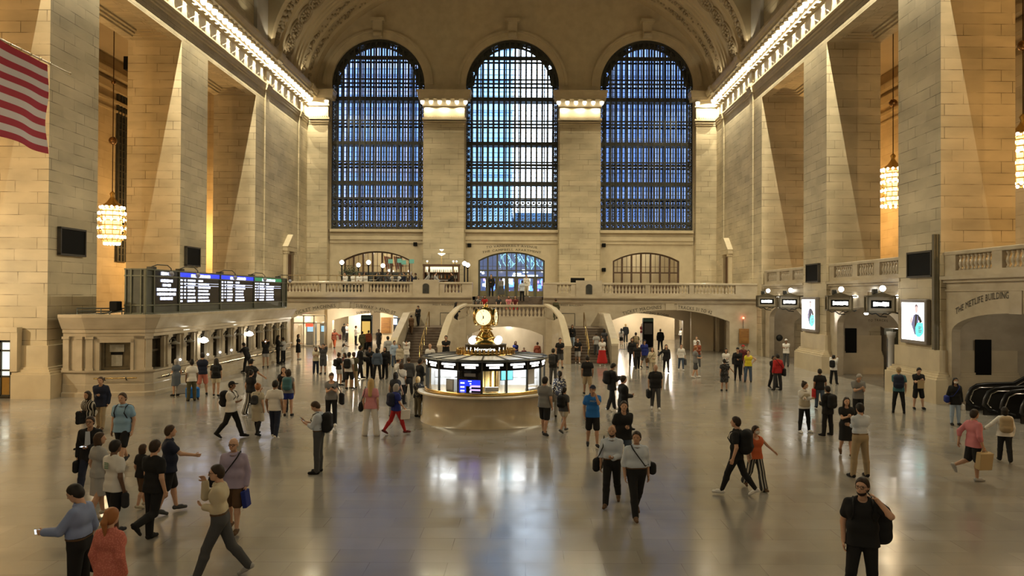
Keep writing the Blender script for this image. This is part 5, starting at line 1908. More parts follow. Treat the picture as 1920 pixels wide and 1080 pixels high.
# ------------------------------------------------------------------ chandeliers
bbm = MB()
bbm.ball((0, 0, 0), 0.075, 8)
BBD = bbm.data('bulb', mat('chandelier_bulb', (1, 1, 1), 0.4, emit=(1.0, 0.86, 0.58), estr=16))
def chandelier(label, x, y, z, kind):
    t = thing('chandelier', label, 'chandelier', (x, y, z))
    H = 1.12
    rf = (lambda v: 0.60) if kind == 'drum' else (lambda v: 0.80 * math.sqrt(max(0.12, 1 - (v * 0.93) ** 2)) if v < 0 else 0.80 - 0.22 * v * v)
    m = MB()
    vs = [-1, -0.75, -0.5, -0.25, 0, 0.25, 0.5, 0.75, 1]
    for k in range(12):
        a = 2 * PI * k / 12
        m.tube([(rf(v) * math.cos(a), rf(v) * math.sin(a), v * H) for v in vs], 0.022, 5)
    for v in vs:
        m.lathe([(rf(v) - 0.02, v * H - 0.02), (rf(v) + 0.03, v * H - 0.02), (rf(v) + 0.03, v * H + 0.03), (rf(v) - 0.02, v * H + 0.03)], 24, smooth=False, cap=False)
    m.lathe([(rf(1), H), (rf(1) * 0.75, H + 0.18), (0.3, H + 0.3), (0.16, H + 0.5), (0.1, H + 0.62), (0.16, H + 0.8), (0.04, H + 0.95)], 16)
    m.build('cage', mat('gilt', (0.70, 0.46, 0.15), 0.25, 0.9), t)
    m = MB()
    m.tube([(0, 0, H + 0.9), (0, 0, 21.0 - z)], 0.03, 6)
    m.build('chain', mat('chain_brown', (0.09, 0.045, 0.025), 0.5, 0.4), t)
    for zz, r in ((5.1, 0.24), (8.6, 0.13)):
        if z + zz + H < 20.5:
            m = MB()
            m.ball((0, 0, zz), r, 12)
            m.build('chain_ball', mat('ball_bronze', (0.3, 0.17, 0.08), 0.15, 1.0), t)
    m = MB()
    m.lathe([(rf(0) * 0.62, -H * 0.9), (rf(0) * 0.66, 0), (rf(0) * 0.62, H * 0.9)], 16)
    m.build('glass_core', mat('amber_core', (1, 0.7, 0.35), 0.4, emit=(1.0, 0.52, 0.14), estr=0.75), t)
    n = 0
    for j, v in enumerate((-0.97, -0.6, -0.15, 0.3, 0.65, 0.97)):
        c = 14
        for k in range(c):
            a = 2 * PI * (k + 0.5 * (j % 2)) / c
            o = bpy.data.objects.new('bulb', BBD)
            COL.objects.link(o)
            o.parent = t
            o.location = ((rf(v) + 0.05) * math.cos(a), (rf(v) + 0.05) * math.sin(a), v * H)
    return t
chandelier('melon shaped lit chandelier hanging between the left piers', -24.85, 46.0, 8.35, 'melon')
chandelier('drum shaped lit chandelier hanging between the right piers', 21.9, 46.0, 10.85, 'drum')
chandelier('lit chandelier cut off by the right edge of the view', 21.95, 34.0, 10.4, 'drum')

# ------------------------------------------------------------------ flag
fl = thing('flag', 'large striped red and white flag hanging at the left edge', 'flag', (-17.0, 0, 0))
nx, nz = 60, 26
fy0, fy1 = 21.2, 27.25
def fpt(i, j):
    u, v = i / nx, j / nz
    y = fy0 + (fy1 - fy0) * u
    zt = 12.42 - 0.03 * math.sin(u * 9)
    w = 0.10 * math.sin(u * 17 + v * 2.0) * (0.3 + 0.7 * v) + 0.05 * math.sin(v * 9 + u * 5)
    return (w, y - 0.10 * v * u, zt - v * 3.15 - 0.06 * math.sin(u * 6 + 1) * v)
m = MB()
m.v = [fpt(i, j) for j in range(nz + 1) for i in range(nx + 1)]
for j in range(nz):
    for i in range(nx):
        a = j * (nx + 1) + i
        m.f.append((a, a + 1, a + nx + 2, a + nx + 1))
        m.m.append(2 if (i < 0.38 * nx and j < nz * 7 / 13) else (j * 13 // nz) % 2)
        m.sm.append(True)
m.build('cloth', [mat('flag_red', (0.36, 0.012, 0.035), 0.7), mat('flag_white', (0.62, 0.56, 0.58), 0.7), mat('flag_blue', (0.02, 0.03, 0.12), 0.7)], fl)
m = MB()
m.tube([(0.02, fy0 - 1, 12.5), (0.02, 28.4, 12.44)], 0.03, 6)
m.ball((0.02, 28.45, 12.44), 0.06, 8)
m.build('pole', mat('pole_pale', (0.5, 0.42, 0.3), 0.4), fl)
m = MB()
for k in range(12):
    y = fy0 + 0.2 + k * 0.53
    m.lathe([(0.045, -0.01), (0.06, 0.0), (0.045, 0.01)], 8, M=Matrix.Translation((0.02, y, 12.45)) @ Matrix.Rotation(PI / 2, 4, 'X'), cap=False)
m.build('rings', 'brass', fl)

# ------------------------------------------------------------------ restaurant on the balcony
def globe_post(label, px, py, y, group=None):
    p = on_y(px, py, y)
    t = thing('globe_lamp', label, 'lamp', (p.x, y, 4.2), group=group)
    h = p.z - 4.2
    m = MB()
    m.tube([(0, 0, 0), (0, 0, 0.12), (0, 0, h - 0.2)], [0.14, 0.06, 0.05], 8)
    m.lathe([(0.05, h - 0.26), (0.12, h - 0.22), (0.1, h - 0.17)], 10)
    m.build('post', 'black_panel', t)
    m = MB()
    m.ball((0, 0, h), 0.17, 12)
    m.build('globe', 'globe_glow', t)
globe_post('globe lamp post left of the potted tree in the restaurant', 641, 492, 58.5)
globe_post('globe lamp post behind the white shirted waiters in the restaurant', 672, 497, 62.5)
globe_post('tallest globe lamp post in the middle of the restaurant', 691, 492, 58.5)
globe_post('globe lamp post right of the middle of the restaurant', 718, 498, 62.5)
globe_post('left one of the twin globe lamp posts by the stairs', 871, 494, 59.7)
globe_post('right one of the twin globe lamp posts by the stairs', 877, 497, 59.2)
# bar with its shelves of bottles
bs = thing('back_bar', 'lit wooden back bar with shelves against the pier', 'bar', (0, 0, 4.2))
p0, p1 = on_y(795, 498, 66.5), on_y(860, 540, 66.5)
m = MB()
bx0, bx1 = p0.x, p1.x
m.box(bx0, bx1, 66.4, 66.9, 0, 1.0)
m.box(bx0, bx1, 66.8, 66.9, 1.0, 2.75)
for x in (bx0, bx0 + 0.45, bx1 - 0.5, bx1):
    m.box(x - 0.06, x + 0.06, 66.4, 66.9, 0, 2.75)
m.box(bx0 - 0.1, bx1 + 0.1, 66.35, 66.95, 2.6, 2.75)
m.build('carcass', 'dark_wood', bs)
for z in (1.05, 1.55, 2.05):
    m = MB()
    m.box(bx0 + 0.06, bx1 - 0.06, 66.45, 66.8, z - 0.04, z)
    m.build('shelf', 'dark_wood', bs)
m = MB()
m.box(bx0 + 0.1, bx1 - 0.1, 66.77, 66.79, 2.1, 2.55)
m.build('light_panel', mat('bar_glow', (1, 0.8, 0.5), 0.5, emit=(1.0, 0.78, 0.42), estr=1.5), bs)
bt2 = MB()
bt2.lathe([(0.045, 0), (0.045, 0.2), (0.016, 0.26), (0.016, 0.34)], 8)
BTD = {mm: None for mm in ('bottle_dark', 'bottle_amber', 'bottle_clear')}
for mm, cc in (('bottle_dark', (0.02, 0.03, 0.02)), ('bottle_amber', (0.25, 0.1, 0.02)), ('bottle_clear', (0.5, 0.48, 0.42))):
    BTD[mm] = bt2.data('bottle', mat(mm, cc, 0.15))
for z, rowname in ((1.05, 'lowest'), (1.55, 'middle'), (2.05, 'top')):
    n = 17
    for k in range(n):
        mm = rnd.choice(list(BTD))
        o = bpy.data.objects.new('bottle', BTD[mm])
        COL.objects.link(o)
        o.location = (bx0 + 0.2 + (bx1 - bx0 - 0.4) * k / (n - 1), 66.6, 4.2 + z)
        tag(o, 'small bottle on the %s shelf of the back bar' % rowname, 'bottle', 'bottles on the %s shelf' % rowname)
t = thing('bar_lamp', 'small tiered white lamp above the back bar', 'lamp', (on_y(828, 481, 66.6).x, 66.6, 4.2 + 2.75))
m = MB()
m.tube([(0, 0, 0), (0, 0, 1.35)], 0.025, 6)
m.build('stem', 'brass', t)
m = MB()
m.lathe([(0.02, 0.75), (0.3, 0.9), (0.34, 0.96), (0.0, 0.93)], 12)
m.lathe([(0.02, 1.15), (0.16, 1.25), (0.2, 1.3), (0.0, 1.28)], 12)
m.build('shade', mat('bar_lamp_glow', (1, 1, 0.9), 0.5, emit=(1, 0.9, 0.65), estr=1.6), t)
for k, (px, lb) in enumerate(((801, 'left end'), (850, 'right end'), (856, 'far right corner'))):
    t = thing('bar_light', 'little shaded light on top of the back bar at its ' + lb, 'lamp', (on_y(px, 492, 66.6).x, 66.6, 6.95))
    m = MB()
    m.tube([(0, 0, 0), (0, 0, 0.22)], 0.015, 6)
    m.build('stem', 'brass', t)
    m = MB()
    m.ball((0, 0, 0.27), 0.07, 8)
    m.build('shade', 'globe_glow', t)
# potted olive tree
pp = on_y(655, 530, 60.0)
t = thing('potted_tree', 'potted olive tree at the left of the restaurant', 'tree', (pp.x, 60.0, 4.2))
m = MB()
m.lathe([(0.28, 0), (0.36, 0.5), (0.38, 0.55), (0.3, 0.5)], 14)
m.build('pot', 'iron_grey', t)
m = MB()
m.tube([(0, 0, 0.5), (0.05, 0, 1.1), (-0.02, 0.05, 1.7)], [0.05, 0.04, 0.025], 6)
m.build('trunk', 'dark_wood', t)
m = MB()
rt = random.Random(4)
for k in range(700):
    a, b_ = rt.uniform(0, 2 * PI), math.acos(rt.uniform(-1, 1))
    r = rt.uniform(0.35, 1.0)
    c = Vector((0.85 * r * math.sin(b_) * math.cos(a), 0.7 * r * math.sin(b_) * math.sin(a), 1.75 + 0.65 * r * math.cos(b_)))
    d = Vector((rt.gauss(0, 1), rt.gauss(0, 1), rt.gauss(0, 1))).normalized() * 0.1
    s = d.cross(Vector((0, 0, 1))).normalized() * 0.03
    m.add([c - d, c + s, c + d, c - s], [(0, 1, 2, 3)])
m.build('foliage', noisy('leaf', (0.10, 0.12, 0.06), (0.06, 0.08, 0.04), 8.0, 0.6), t)
# glass screen with green panels behind the diners
t = thing('kitchen_screen', 'grey glazed partition behind the diners below the wooden window', 'partition', (0, 0, 4.2))
m = MB()
for k in range(8):
    x = WCX[0] - 2.2 + k * 0.75
    m.box(x - 0.04, x + 0.04, 66.9, 67.0, 0, 2.0)
for z in (0.9, 2.0):
    m.box(WCX[0] - 2.2, WCX[0] + 3.1, 66.9, 67.0, z - 0.05, z + 0.05)
m.build('frame', 'iron_grey', t)
m = MB()
m.box(WCX[0] - 2.2, WCX[0] + 3.1, 66.93, 66.95, 0, 2.0)
m.build('pane', mat('slate_glass', (0.06, 0.075, 0.085), 0.15), t)
for i, (px, py) in enumerate(((732, 490), (749, 489), (757, 492), (772, 490))):
    p = on_y(px, py, 65.5)
    m = MB()
    m.rbox(p.x - 0.2, p.x + 0.2, 65.45, 65.55, p.z - 0.18, p.z + 0.18, 0.02)
    o = m.build('green_lampshade', mat('jade', (0.10, 0.24, 0.18), 0.4, emit=(0.10, 0.28, 0.20), estr=0.35))
    tag(o, ('green square lampshade at the left of the four in the restaurant', 'second green square lampshade from the left in the restaurant', 'small third green lampshade in the restaurant', 'rightmost green square lampshade in the restaurant')[i], 'lampshade')
    m = MB()
    m.tube([(p.x, 65.5, 4.2), (p.x, 65.5, p.z - 0.18)], 0.02, 6)
    m.build('stem', 'bronze', o)
for i, px in enumerate((727, 745)):                       # flags behind the wooden window
    p = on_y(px, 480, 71.5)
    t = thing('small_flag', ('left of the two striped flags behind the wooden window', 'right of the two striped flags behind the wooden window')[i], 'flag', (p.x, 71.5, 5.0))
    m = MB()
    for k in range(7):
        m.cur = k % 2
        m.quad((-0.35 + k * 0.1, 0.05 * math.sin(k), 2.9 - 0.02 * k), (-0.25 + k * 0.1, 0.05 * math.sin(k + 1), 2.9 - 0.02 * k), (-0.05 + k * 0.1, 0.08, 1.6 + 0.05 * k), (-0.15 + k * 0.1, 0.08, 1.6 + 0.05 * k))
    m.build('cloth', ['flag_red', 'flag_white'], t)
    m = MB()
    m.tube([(-0.35, 0, -0.8), (-0.35, 0, 3.0)], 0.02, 6)
    m.build('pole', 'brass', t)
# glass wind screen in front of the diners and the tables between
t = thing('glass_barrier', 'brass railed barrier along the restaurant edge of the balcony', 'barrier', (0, 0, 4.2))
m = MB()
xa, xb = on_y(528, 516, 57.3).x, on_y(770, 516, 57.3).x
for z in (1.52,):
    m.tube([(xa, 57.3, z), (xb, 57.3, z)], 0.035, 6)
m.build('rail', noisy('old_brass', (0.28, 0.2, 0.1), (0.2, 0.14, 0.07), 3.0, 0.35, 0.7), t)
for k in range(8):
    m = MB()
    m.tube([(xa + (xb - xa) * k / 7, 57.3, 0), (xa + (xb - xa) * k / 7, 57.3, 1.52)], 0.03, 6)
    m.build('post', 'old_brass', t)
# ------------------------------------------------------------------ people: smooth bodies polygonised from blended capsules
def surface_nets(F, org, res):
    S = F < 0
    nx, ny, nz = F.shape
    acc = np.zeros((nx - 1, ny - 1, nz - 1, 3))
    cnt = np.zeros((nx - 1, ny - 1, nz - 1))
    edges = []
    for ax in range(3):
        a = [slice(None)] * 3
        b = [slice(None)] * 3
        a[ax], b[ax] = slice(0, -1), slice(1, None)
        fa, fb = F[tuple(a)], F[tuple(b)]
        cr = S[tuple(a)] != S[tuple(b)]
        idx = np.argwhere(cr)
        edges.append((ax, idx, S[tuple(a)][cr]))
        if len(idx) == 0:
            continue
        t = fa[cr] / (fa[cr] - fb[cr])
        pos = idx.astype(float)
        pos[:, ax] += t
        o = [q for q in range(3) if q != ax]
        for d0 in (0, -1):
            for d1 in (0, -1):
                c = idx.copy()
                c[:, o[0]] += d0
                c[:, o[1]] += d1
                ok = (c[:, o[0]] >= 0) & (c[:, o[1]] >= 0) & (c[:, o[0]] < acc.shape[o[0]]) & (c[:, o[1]] < acc.shape[o[1]])
                c, p = c[ok], pos[ok]
                np.add.at(acc, (c[:, 0], c[:, 1], c[:, 2]), p)
                np.add.at(cnt, (c[:, 0], c[:, 1], c[:, 2]), 1)
    m = cnt > 0
    ids = -np.ones(cnt.shape, int)
    ids[m] = np.arange(m.sum())
    V = acc[m] / cnt[m][:, None] * res + org
    Q = []
    for ax, idx, sa in edges:
        o = [q for q in range(3) if q != ax]
        ok = (idx[:, o[0]] > 0) & (idx[:, o[1]] > 0) & (idx[:, o[0]] < cnt.shape[o[0]]) & (idx[:, o[1]] < cnt.shape[o[1]])
        idx, s = idx[ok], sa[ok]
        q = []
        for d0, d1 in ((-1, -1), (0, -1), (0, 0), (-1, 0)):
            c = idx.copy()
            c[:, o[0]] += d0
            c[:, o[1]] += d1
            q.append(ids[c[:, 0], c[:, 1], c[:, 2]])
        q = np.stack(q, 1)
        fl = s if ax != 1 else ~s
        q[~fl] = q[~fl][:, ::-1]
        Q.append(q)
    return V, np.concatenate(Q)

class Blob:
    """smooth union of tapered capsules and ellipsoids, with plane cuts"""
    def __init__(s):
        s.p, s.cuts, s.subs = [], [], []
    def cap(s, a, b, r0, r1, k=0.03):
        s.p.append(('c', np.array(a, float), np.array(b, float), r0, r1, k))
        return s
    def ell(s, c, r, R=None, k=0.02):
        s.p.append(('e', np.array(c, float), np.array(r, float), np.eye(3) if R is None else np.array(R), 0, k))
        return s
    def cut(s, p, n):                       # removes the side the normal points to
        s.cuts.append((np.array(p, float), np.array(n, float) / np.linalg.norm(n)))
        return s
    def sub(s, a, b, r):                    # hollows out a capsule
        s.subs.append((np.array(a, float), np.array(b, float), r))
        return s
    def mesh(s, res, grow=0.0):
        lo, hi = np.full(3, 1e9), np.full(3, -1e9)
        bb = []
        for q in s.p:
            if q[0] == 'c':
                a, b, r = q[1], q[2], max(q[3], q[4]) + grow
                l, h = np.minimum(a, b) - r, np.maximum(a, b) + r
            else:
                r = max(q[2]) + grow
                l, h = q[1] - r, q[1] + r
            bb.append((l, h))
            lo, hi = np.minimum(lo, l), np.maximum(hi, h)
        lo, hi = lo - 3 * res, hi + 3 * res
        n = np.ceil((hi - lo) / res).astype(int) + 1
        F = np.full(n, 1.0, np.float32)
        axs = [lo[i] + np.arange(n[i]) * res for i in range(3)]
        for q, (l, h) in zip(s.p, bb):
            k = q[5]
            i0 = np.clip(np.floor((l - k - 2 * res - lo) / res).astype(int), 0, n)
            i1 = np.clip(np.ceil((h + k + 2 * res - lo) / res).astype(int) + 1, 0, n)
            X, Y, Z = np.meshgrid(*[axs[i][i0[i]:i1[i]] for i in range(3)], indexing='ij', sparse=True)
            if q[0] == 'c':
                a, b, r0, r1 = q[1:5]
                d = b - a
                L2 = max(1e-9, d.dot(d))
                t = np.clip(((X - a[0]) * d[0] + (Y - a[1]) * d[1] + (Z - a[2]) * d[2]) / L2, 0, 1)
                f = np.sqrt((X - a[0] - t * d[0]) ** 2 + (Y - a[1] - t * d[1]) ** 2 + (Z - a[2] - t * d[2]) ** 2) - (r0 + (r1 - r0) * t) - grow
            else:
                c, r, R = q[1], q[2] + grow, q[3]
                u = [((X - c[0]) * R[0, i] + (Y - c[1]) * R[1, i] + (Z - c[2]) * R[2, i]) / r[i] for i in range(3)]
                f = (np.sqrt(u[0] ** 2 + u[1] ** 2 + u[2] ** 2) - 1) * min(r)
            sl = tuple(slice(i0[i], i1[i]) for i in range(3))
            g = F[sl]
            hh = np.clip(0.5 + 0.5 * (g - f) / k, 0, 1)
            F[sl] = g + (f - g) * hh - k * hh * (1 - hh)
        X, Y, Z = np.meshgrid(*axs, indexing='ij', sparse=True)
        for p, nn in s.cuts:
            F = np.maximum(F, (X - p[0]) * nn[0] + (Y - p[1]) * nn[1] + (Z - p[2]) * nn[2])
        for a, b, r in s.subs:
            d = b - a
            t = np.clip(((X - a[0]) * d[0] + (Y - a[1]) * d[1] + (Z - a[2]) * d[2]) / d.dot(d), 0, 1)
            F = np.maximum(F, r - np.sqrt((X - a[0] - t * d[0]) ** 2 + (Y - a[1] - t * d[1]) ** 2 + (Z - a[2] - t * d[2]) ** 2))
        F[0], F[-1], F[:, 0], F[:, -1], F[:, :, 0], F[:, :, -1] = (np.maximum(F[0], .01), np.maximum(F[-1], .01), np.maximum(F[:, 0], .01),
                                                                  np.maximum(F[:, -1], .01), np.maximum(F[:, :, 0], .01), np.maximum(F[:, :, -1], .01))
        return surface_nets(F, lo, res)

def link_np(name, parts, m, parent=None):
    vs, fs, o = [], [], 0
    for V, Q in parts:
        vs.append(V)
        fs.append(Q + o)
        o += len(V)
    V, Q = np.concatenate(vs), np.concatenate(fs)
    me = bpy.data.meshes.new(name)
    me.vertices.add(len(V))
    me.vertices.foreach_set('co', V.astype(np.float32).ravel())
    me.loops.add(Q.size)
    me.loops.foreach_set('vertex_index', Q.astype(np.int32).ravel())
    me.polygons.add(len(Q))
    me.polygons.foreach_set('loop_start', np.arange(0, Q.size, 4, dtype=np.int32))
    me.polygons.foreach_set('loop_total', np.full(len(Q), 4, dtype=np.int32))
    me.polygons.foreach_set('use_smooth', np.ones(len(Q), bool))
    for mm in (m if isinstance(m, (list, tuple)) else [m]):
        me.materials.append(mm)
    me.update(calc_edges=True)
    me.validate()
    ob = bpy.data.objects.new(name, me)
    COL.objects.link(ob)
    if parent is not None:
        ob.parent = parent
    return ob

CLR = dict(black=(.012, .012, .013), char=(.03, .03, .033), navy=(.016, .02, .04), white=(.62, .60, .57), cream=(.50, .44, .31), grey=(.17, .17, .17), lgrey=(.33, .33, .33),
           dgrey=(.065, .066, .07), blue=(.02, .13, .42), polo=(.22, .36, .52), sky=(.47, .52, .60), denim=(.06, .085, .13), khaki=(.30, .23, .14), tan=(.38, .28, .15), olive=(.07, .065, .035),
           red=(.36, .02, .02), coral=(.55, .19, .14), pink=(.55, .24, .27), rose=(.48, .17, .19), lilac=(.32, .27, .37), rust=(.22, .06, .03), orange=(.50, .11, .04), yellow=(.55, .46, .03), teal=(.05, .13, .15),
           beige=(.42, .37, .28), brown=(.09, .05, .025), royal=(.015, .025, .16), lblue=(.30, .38, .50), sblue=(.20, .25, .42), camo=(.14, .12, .08), violet=(.10, .10, .24), maroon=(.10, .02, .02), steel=(.10, .12, .15))
HAIR = dict(blk=(.012, .009, .007), brn=(.05, .027, .014), gry=(.30, .28, .26), bln=(.42, .28, .11), gng=(.28, .11, .035), dbr=(.025, .014, .008), wht=(.5, .48, .45))
SKIN = [(.50, .30, .20), (.40, .235, .15), (.26, .145, .085), (.14, .075, .045), (.075, .04, .026)]
def cloth(c, pat=None):
    key = 'cloth_%s_%s' % (c, pat)
    if key in MATS:
        return MATS[key]
    col = CLR[c]
    if pat is None:
        return mat(key, col, 0.85, spec=0.25)
    m = mat(key, col, 0.85, spec=0.25)
    nt, N, L, b = nodes(m)
    tc = N.new('ShaderNodeTexCoord')
    mx = N.new('ShaderNodeMix')
    mx.data_type = 'RGBA'
    if pat in ('vstripe', 'hstripe'):
        w = N.new('ShaderNodeTexWave')
        w.bands_direction = 'X' if pat == 'vstripe' else 'Z'
        w.inputs['Scale'].default_value = 5.5 if pat == 'vstripe' else 7.0
        out = w.outputs['Fac']
        B = (.45, .42, .36)
    else:
        w = N.new('ShaderNodeTexVoronoi')
        w.inputs['Scale'].default_value = 45 if pat == 'dots' else 16
        out = w.outputs['Distance']
        B = {'floral': (.05, .05, .06), 'dots': (.44, .13, .10), 'knit': (.02, .02, .02)}[pat]
    L.new(tc.outputs['Object'], w.inputs['Vector'])
    mr = N.new('ShaderNodeMapRange')
    mr.inputs['From Min'].default_value = 0.35 if pat not in ('vstripe', 'hstripe') else 0.62
    mr.inputs['From Max'].default_value = 0.45 if pat not in ('vstripe', 'hstripe') else 0.72
    L.new(out, mr.inputs['Value'])
    L.new(mr.outputs['Result'], mx.inputs['Factor'])
    mx.inputs['A'].default_value = (*col, 1)
    mx.inputs['B'].default_value = (*B, 1)
    L.new(mx.outputs['Result'], b.inputs['Base Color'])
    return m
def rx(a):
    c, s = math.cos(a), math.sin(a)
    return np.array([[1, 0, 0], [0, c, -s], [0, s, c]])
def rz(a):
    c, s = math.cos(a), math.sin(a)
    return np.array([[c, -s, 0], [s, c, 0], [0, 0, 1]])
ARM = dict(down=(.035, .015, -.302), fwd=(.03, .13, -.272), back=(.035, -.125, -.27), phone=(-.075, .20, -.10), low=(-.075, .17, -.175), ear=(-.005, .085, .055), photo=(-.075, .175, .085), cross=(-.165, .12, -.115),
           hip=(.045, .015, -.195), strap=(-.045, .105, -.05), pocket=(.02, .07, -.265), carry=(.055, .02, -.30), face=(-.07, .125, .06), out=(.12, .12, -.24), reach=(-.02, .28, -.05), reachlow=(-.02, .235, -.15), belly=(-.10, .135, -.15), lap=(-.02, .22, -.22), far=(.03, .26, -.14), side=(.20, .06, -.20))
LEG = dict(stand=((2, 3, 3), (1, 2, 3)), ease=((2, 3, 4), (9, 14, 7)), wide=((2, 3, 8), (2, 3, 8)), walk=((24, 6, 1), (-19, 20, 1)), walk2=((-19, 20, 1), (24, 6, 1)), step=((14, 5, 1), (-10, 28, 1)), step2=((-10, 28, 1), (14, 5, 1)),
           stroll=((13, 5, 2), (-9, 11, 2)), stroll2=((-9, 11, 2), (13, 5, 2)), kick=((2, 4, 1), (-12, 62, 1)), kick2=((-12, 62, 1), (2, 4, 1)), sit=((82, 84, 6), (82, 84, 6)))

def limb(S, T, l1, l2, hint):
    d = T - S
    L = np.linalg.norm(d)
    L = min(L, (l1 + l2) * 0.998)
    u = d / np.linalg.norm(d)
    T = S + u * L
    a = (l1 * l1 - l2 * l2 + L * L) / (2 * L)
    h = math.sqrt(max(0, l1 * l1 - a * a))
    w = hint - u * hint.dot(u)
    w = w / (np.linalg.norm(w) + 1e-9)
    return S + u * a + w * h, T

PEOPLE = []
def who(label, px, yh, yf, hd, legs='stand', L='down', R='down', top='tee', tc='black', bot='trousers', bc='black', hair='short', hc='blk', skin=0, shoe='black', fat=1.0, H=None, look=0, turn=0, lean=0,
        beard=False, mask=False, glasses=False, z=0.0, at=None, stair=False, tpat=None, bpat=None, fem=False, tuck=False, cap='black', lod=None, group=None):
    """one person; px, yh, yf: where head top and feet show in the photo, which fix the spot on the floor and the height"""
    if at is None:
        if stair:
            y = 48.9
            best = None
            while y < 55:
                zz = min(2.08, 0.16 * (int((y - 48.8) / 0.32) + 1))
                p = on_y(px, yf, y)
                if best is None or abs(p.z - zz) < best[0]:
                    best = (abs(p.z - zz), p.x, y, zz)
                y += 0.05
            pos = Vector((best[1], best[2], best[3]))
        else:
            pos = on_z(px, yf, z)
            while z == 0 and pos.x < -15.35 and 31.5 < pos.y < 52:      # keep clear of the ticket counter
                pos = pos + (Vector((0, 0, 0)) - pos).normalized() * 0.05
    else:
        pos = Vector((at[0], at[1], z))
    if H is None:
        d = ray(px, yh)
        t = pos.y / d.y
        H = min(1.9, max(1.25, CAMZ + d.z * t - pos.z))
    dist = pos.y
    if lod is None:
        lod = 0 if dist < 21 else (1 if dist < 34 else 2)
    res = (0.0135, 0.0175, 0.023)[lod]
    grp = [] 
    P = thing('person', label, 'person', pos, -math.radians(hd), group)
    g = H
    fw = 0.90 if fem else 1.0
    Rl = rx(-math.radians(lean))
    hipz = 0.515 * g
    pel = np.array([0, 0, 0.53 * g])
    tor = lambda x, y, z: pel + Rl @ (np.array([x * g, y * g, (z - 0.53) * g]))
    sh = [tor(s * 0.103 * fw, -0.006, 0.796) for s in (-1, 1)]
    # legs (0 = left, 1 = right)
    lg = []
    for i, s in enumerate((-1, 1)):
        a, k, ab = [math.radians(v) for v in LEG[legs][i]]
        J = np.array([s * 0.052 * g, 0, hipz])
        d1 = np.array([s * math.sin(ab), math.sin(a), -math.cos(a)])
        d1 /= np.linalg.norm(d1)
        d2 = np.array([s * math.sin(ab) * 0.6, math.sin(a - k), -math.cos(a - k)])
        d2 /= np.linalg.norm(d2)
        K = J + d1 * 0.245 * g
        A = K + d2 * 0.235 * g
        ph = -(a - k) if legs != 'sit' else 0.0       # heel lifts when the shin points back
        pitch = min(0.0, (a - k)) * 0.75 if legs != 'sit' else 0
        f = np.array([s * 0.12, math.cos(pitch), math.sin(pitch)])
        lg.append((J, K, A, f / np.linalg.norm(f)))
    drop = min(min((A + f * 0.10 * g)[2], A[2]) for J, K, A, f in lg) - 0.042 * g
    if legs == 'sit':
        drop = hipz - 0.06 * g                                    # hips rest at the seat; feet hang in front
    sft = np.array([0, 0, -drop])
    lg = [(J + sft, K + sft, A + sft, f) for J, K, A, f in lg]
    pel = pel + sft
    tor = lambda x, y, z: pel + Rl @ (np.array([x * g, y * g, (z - 0.53) * g]))
    sh = [tor(s * 0.103 * fw, -0.006, 0.796) for s in (-1, 1)]
    arms = []
    for i, (s, nm) in enumerate(((-1, L), (1, R))):
        o = np.array(ARM[nm]) * np.array([s, 1, 1]) * g
        T = sh[i] + Rl @ o
        hint = Rl @ (np.array([s * 1.0, -0.25, 0.1]) if nm == 'hip' else (np.array([s * 0.5, -0.4, -0.9]) if nm in ('ear', 'face') else np.array([s * 0.45, -0.9, -0.3])))
        E, Wp = limb(sh[i], T, 0.165 * g, 0.150 * g, hint)
        arms.append((sh[i], E, Wp))
    hR = Rl @ rz(-math.radians(turn)) @ rx(-math.radians(look))
    nk = tor(0, -0.012, 0.835)
    hc_ = tor(0, 0.008, 0.868) + hR @ np.array([0, 0.006 * g, 0.066 * g])
    hp = lambda x, y, z: hc_ + hR @ (np.array([x, y, z]) * g)
    sleeve = {'tee': 0.55, 'polo': 0.55, 'tank': 0, 'shirt': 2, 'jacket': 2, 'roll': 1.35, 'dress': 0.4, 'sundress': 0, 'vest': 2}[top]
    barelegs = bot in ('shorts', 'skirt', 'short', 'none')
    # ---------------- body
    B = Blob()
    ft = fat
    ins = -0.012
    def torso(B, e, lo=True, fem=fem):
        for q in (-1, 1):
            B.cap(tor(q * 0.022, -0.014, 0.822), tor(q * 0.094 * fw, -0.006, 0.792), 0.029 * g + e * 0.8, 0.026 * g + e * 0.8, 0.03)
        B.cap(tor(-0.066 * fw, -0.002, 0.765), tor(0.066 * fw, -0.002, 0.765), 0.046 * g + e, 0.046 * g + e, 0.04)
        B.cap(tor(-0.052, 0.002, 0.735), tor(0.052, 0.002, 0.735), 0.062 * g * (0.5 + ft * 0.5) + e, 0.062 * g * (0.5 + ft * 0.5) + e, 0.06)
        if fem:
            B.cap(tor(-0.035, 0.036, 0.725), tor(0.035, 0.036, 0.725), 0.034 * g + e, 0.034 * g + e, 0.03)
        w = (0.028 if fem else 0.042) * ft
        B.cap(tor(-w, 0.006 + 0.02 * (ft - 1), 0.62), tor(w, 0.006 + 0.02 * (ft - 1), 0.62), 0.058 * g * ft + e, 0.058 * g * ft + e, 0.06)
        if lo:
            B.cap(tor(-0.044, -0.004, 0.535), tor(0.044, -0.004, 0.535), 0.062 * g * (0.4 + 0.6 * ft) + e, 0.062 * g * (0.4 + 0.6 * ft) + e, 0.05)
    def leg(B, i, e, upto=2.0, flare=0.0, ef=None):
        J, K, A, f = lg[i]
        e1 = e if ef is None else ef
        B.cap(J, K, 0.053 * g * (0.5 + 0.5 * ft) + e, 0.033 * g + e1, 0.03)
        if upto > 1:
            C = K + (A - K) * 0.3 + np.array([0, -0.006 * g, 0])
            B.cap(K, C, 0.032 * g + e1, 0.033 * g + e1, 0.02)
            B.cap(C, A, 0.033 * g + e1, 0.020 * g + e1 + flare, 0.02)
    torso(B, ins)
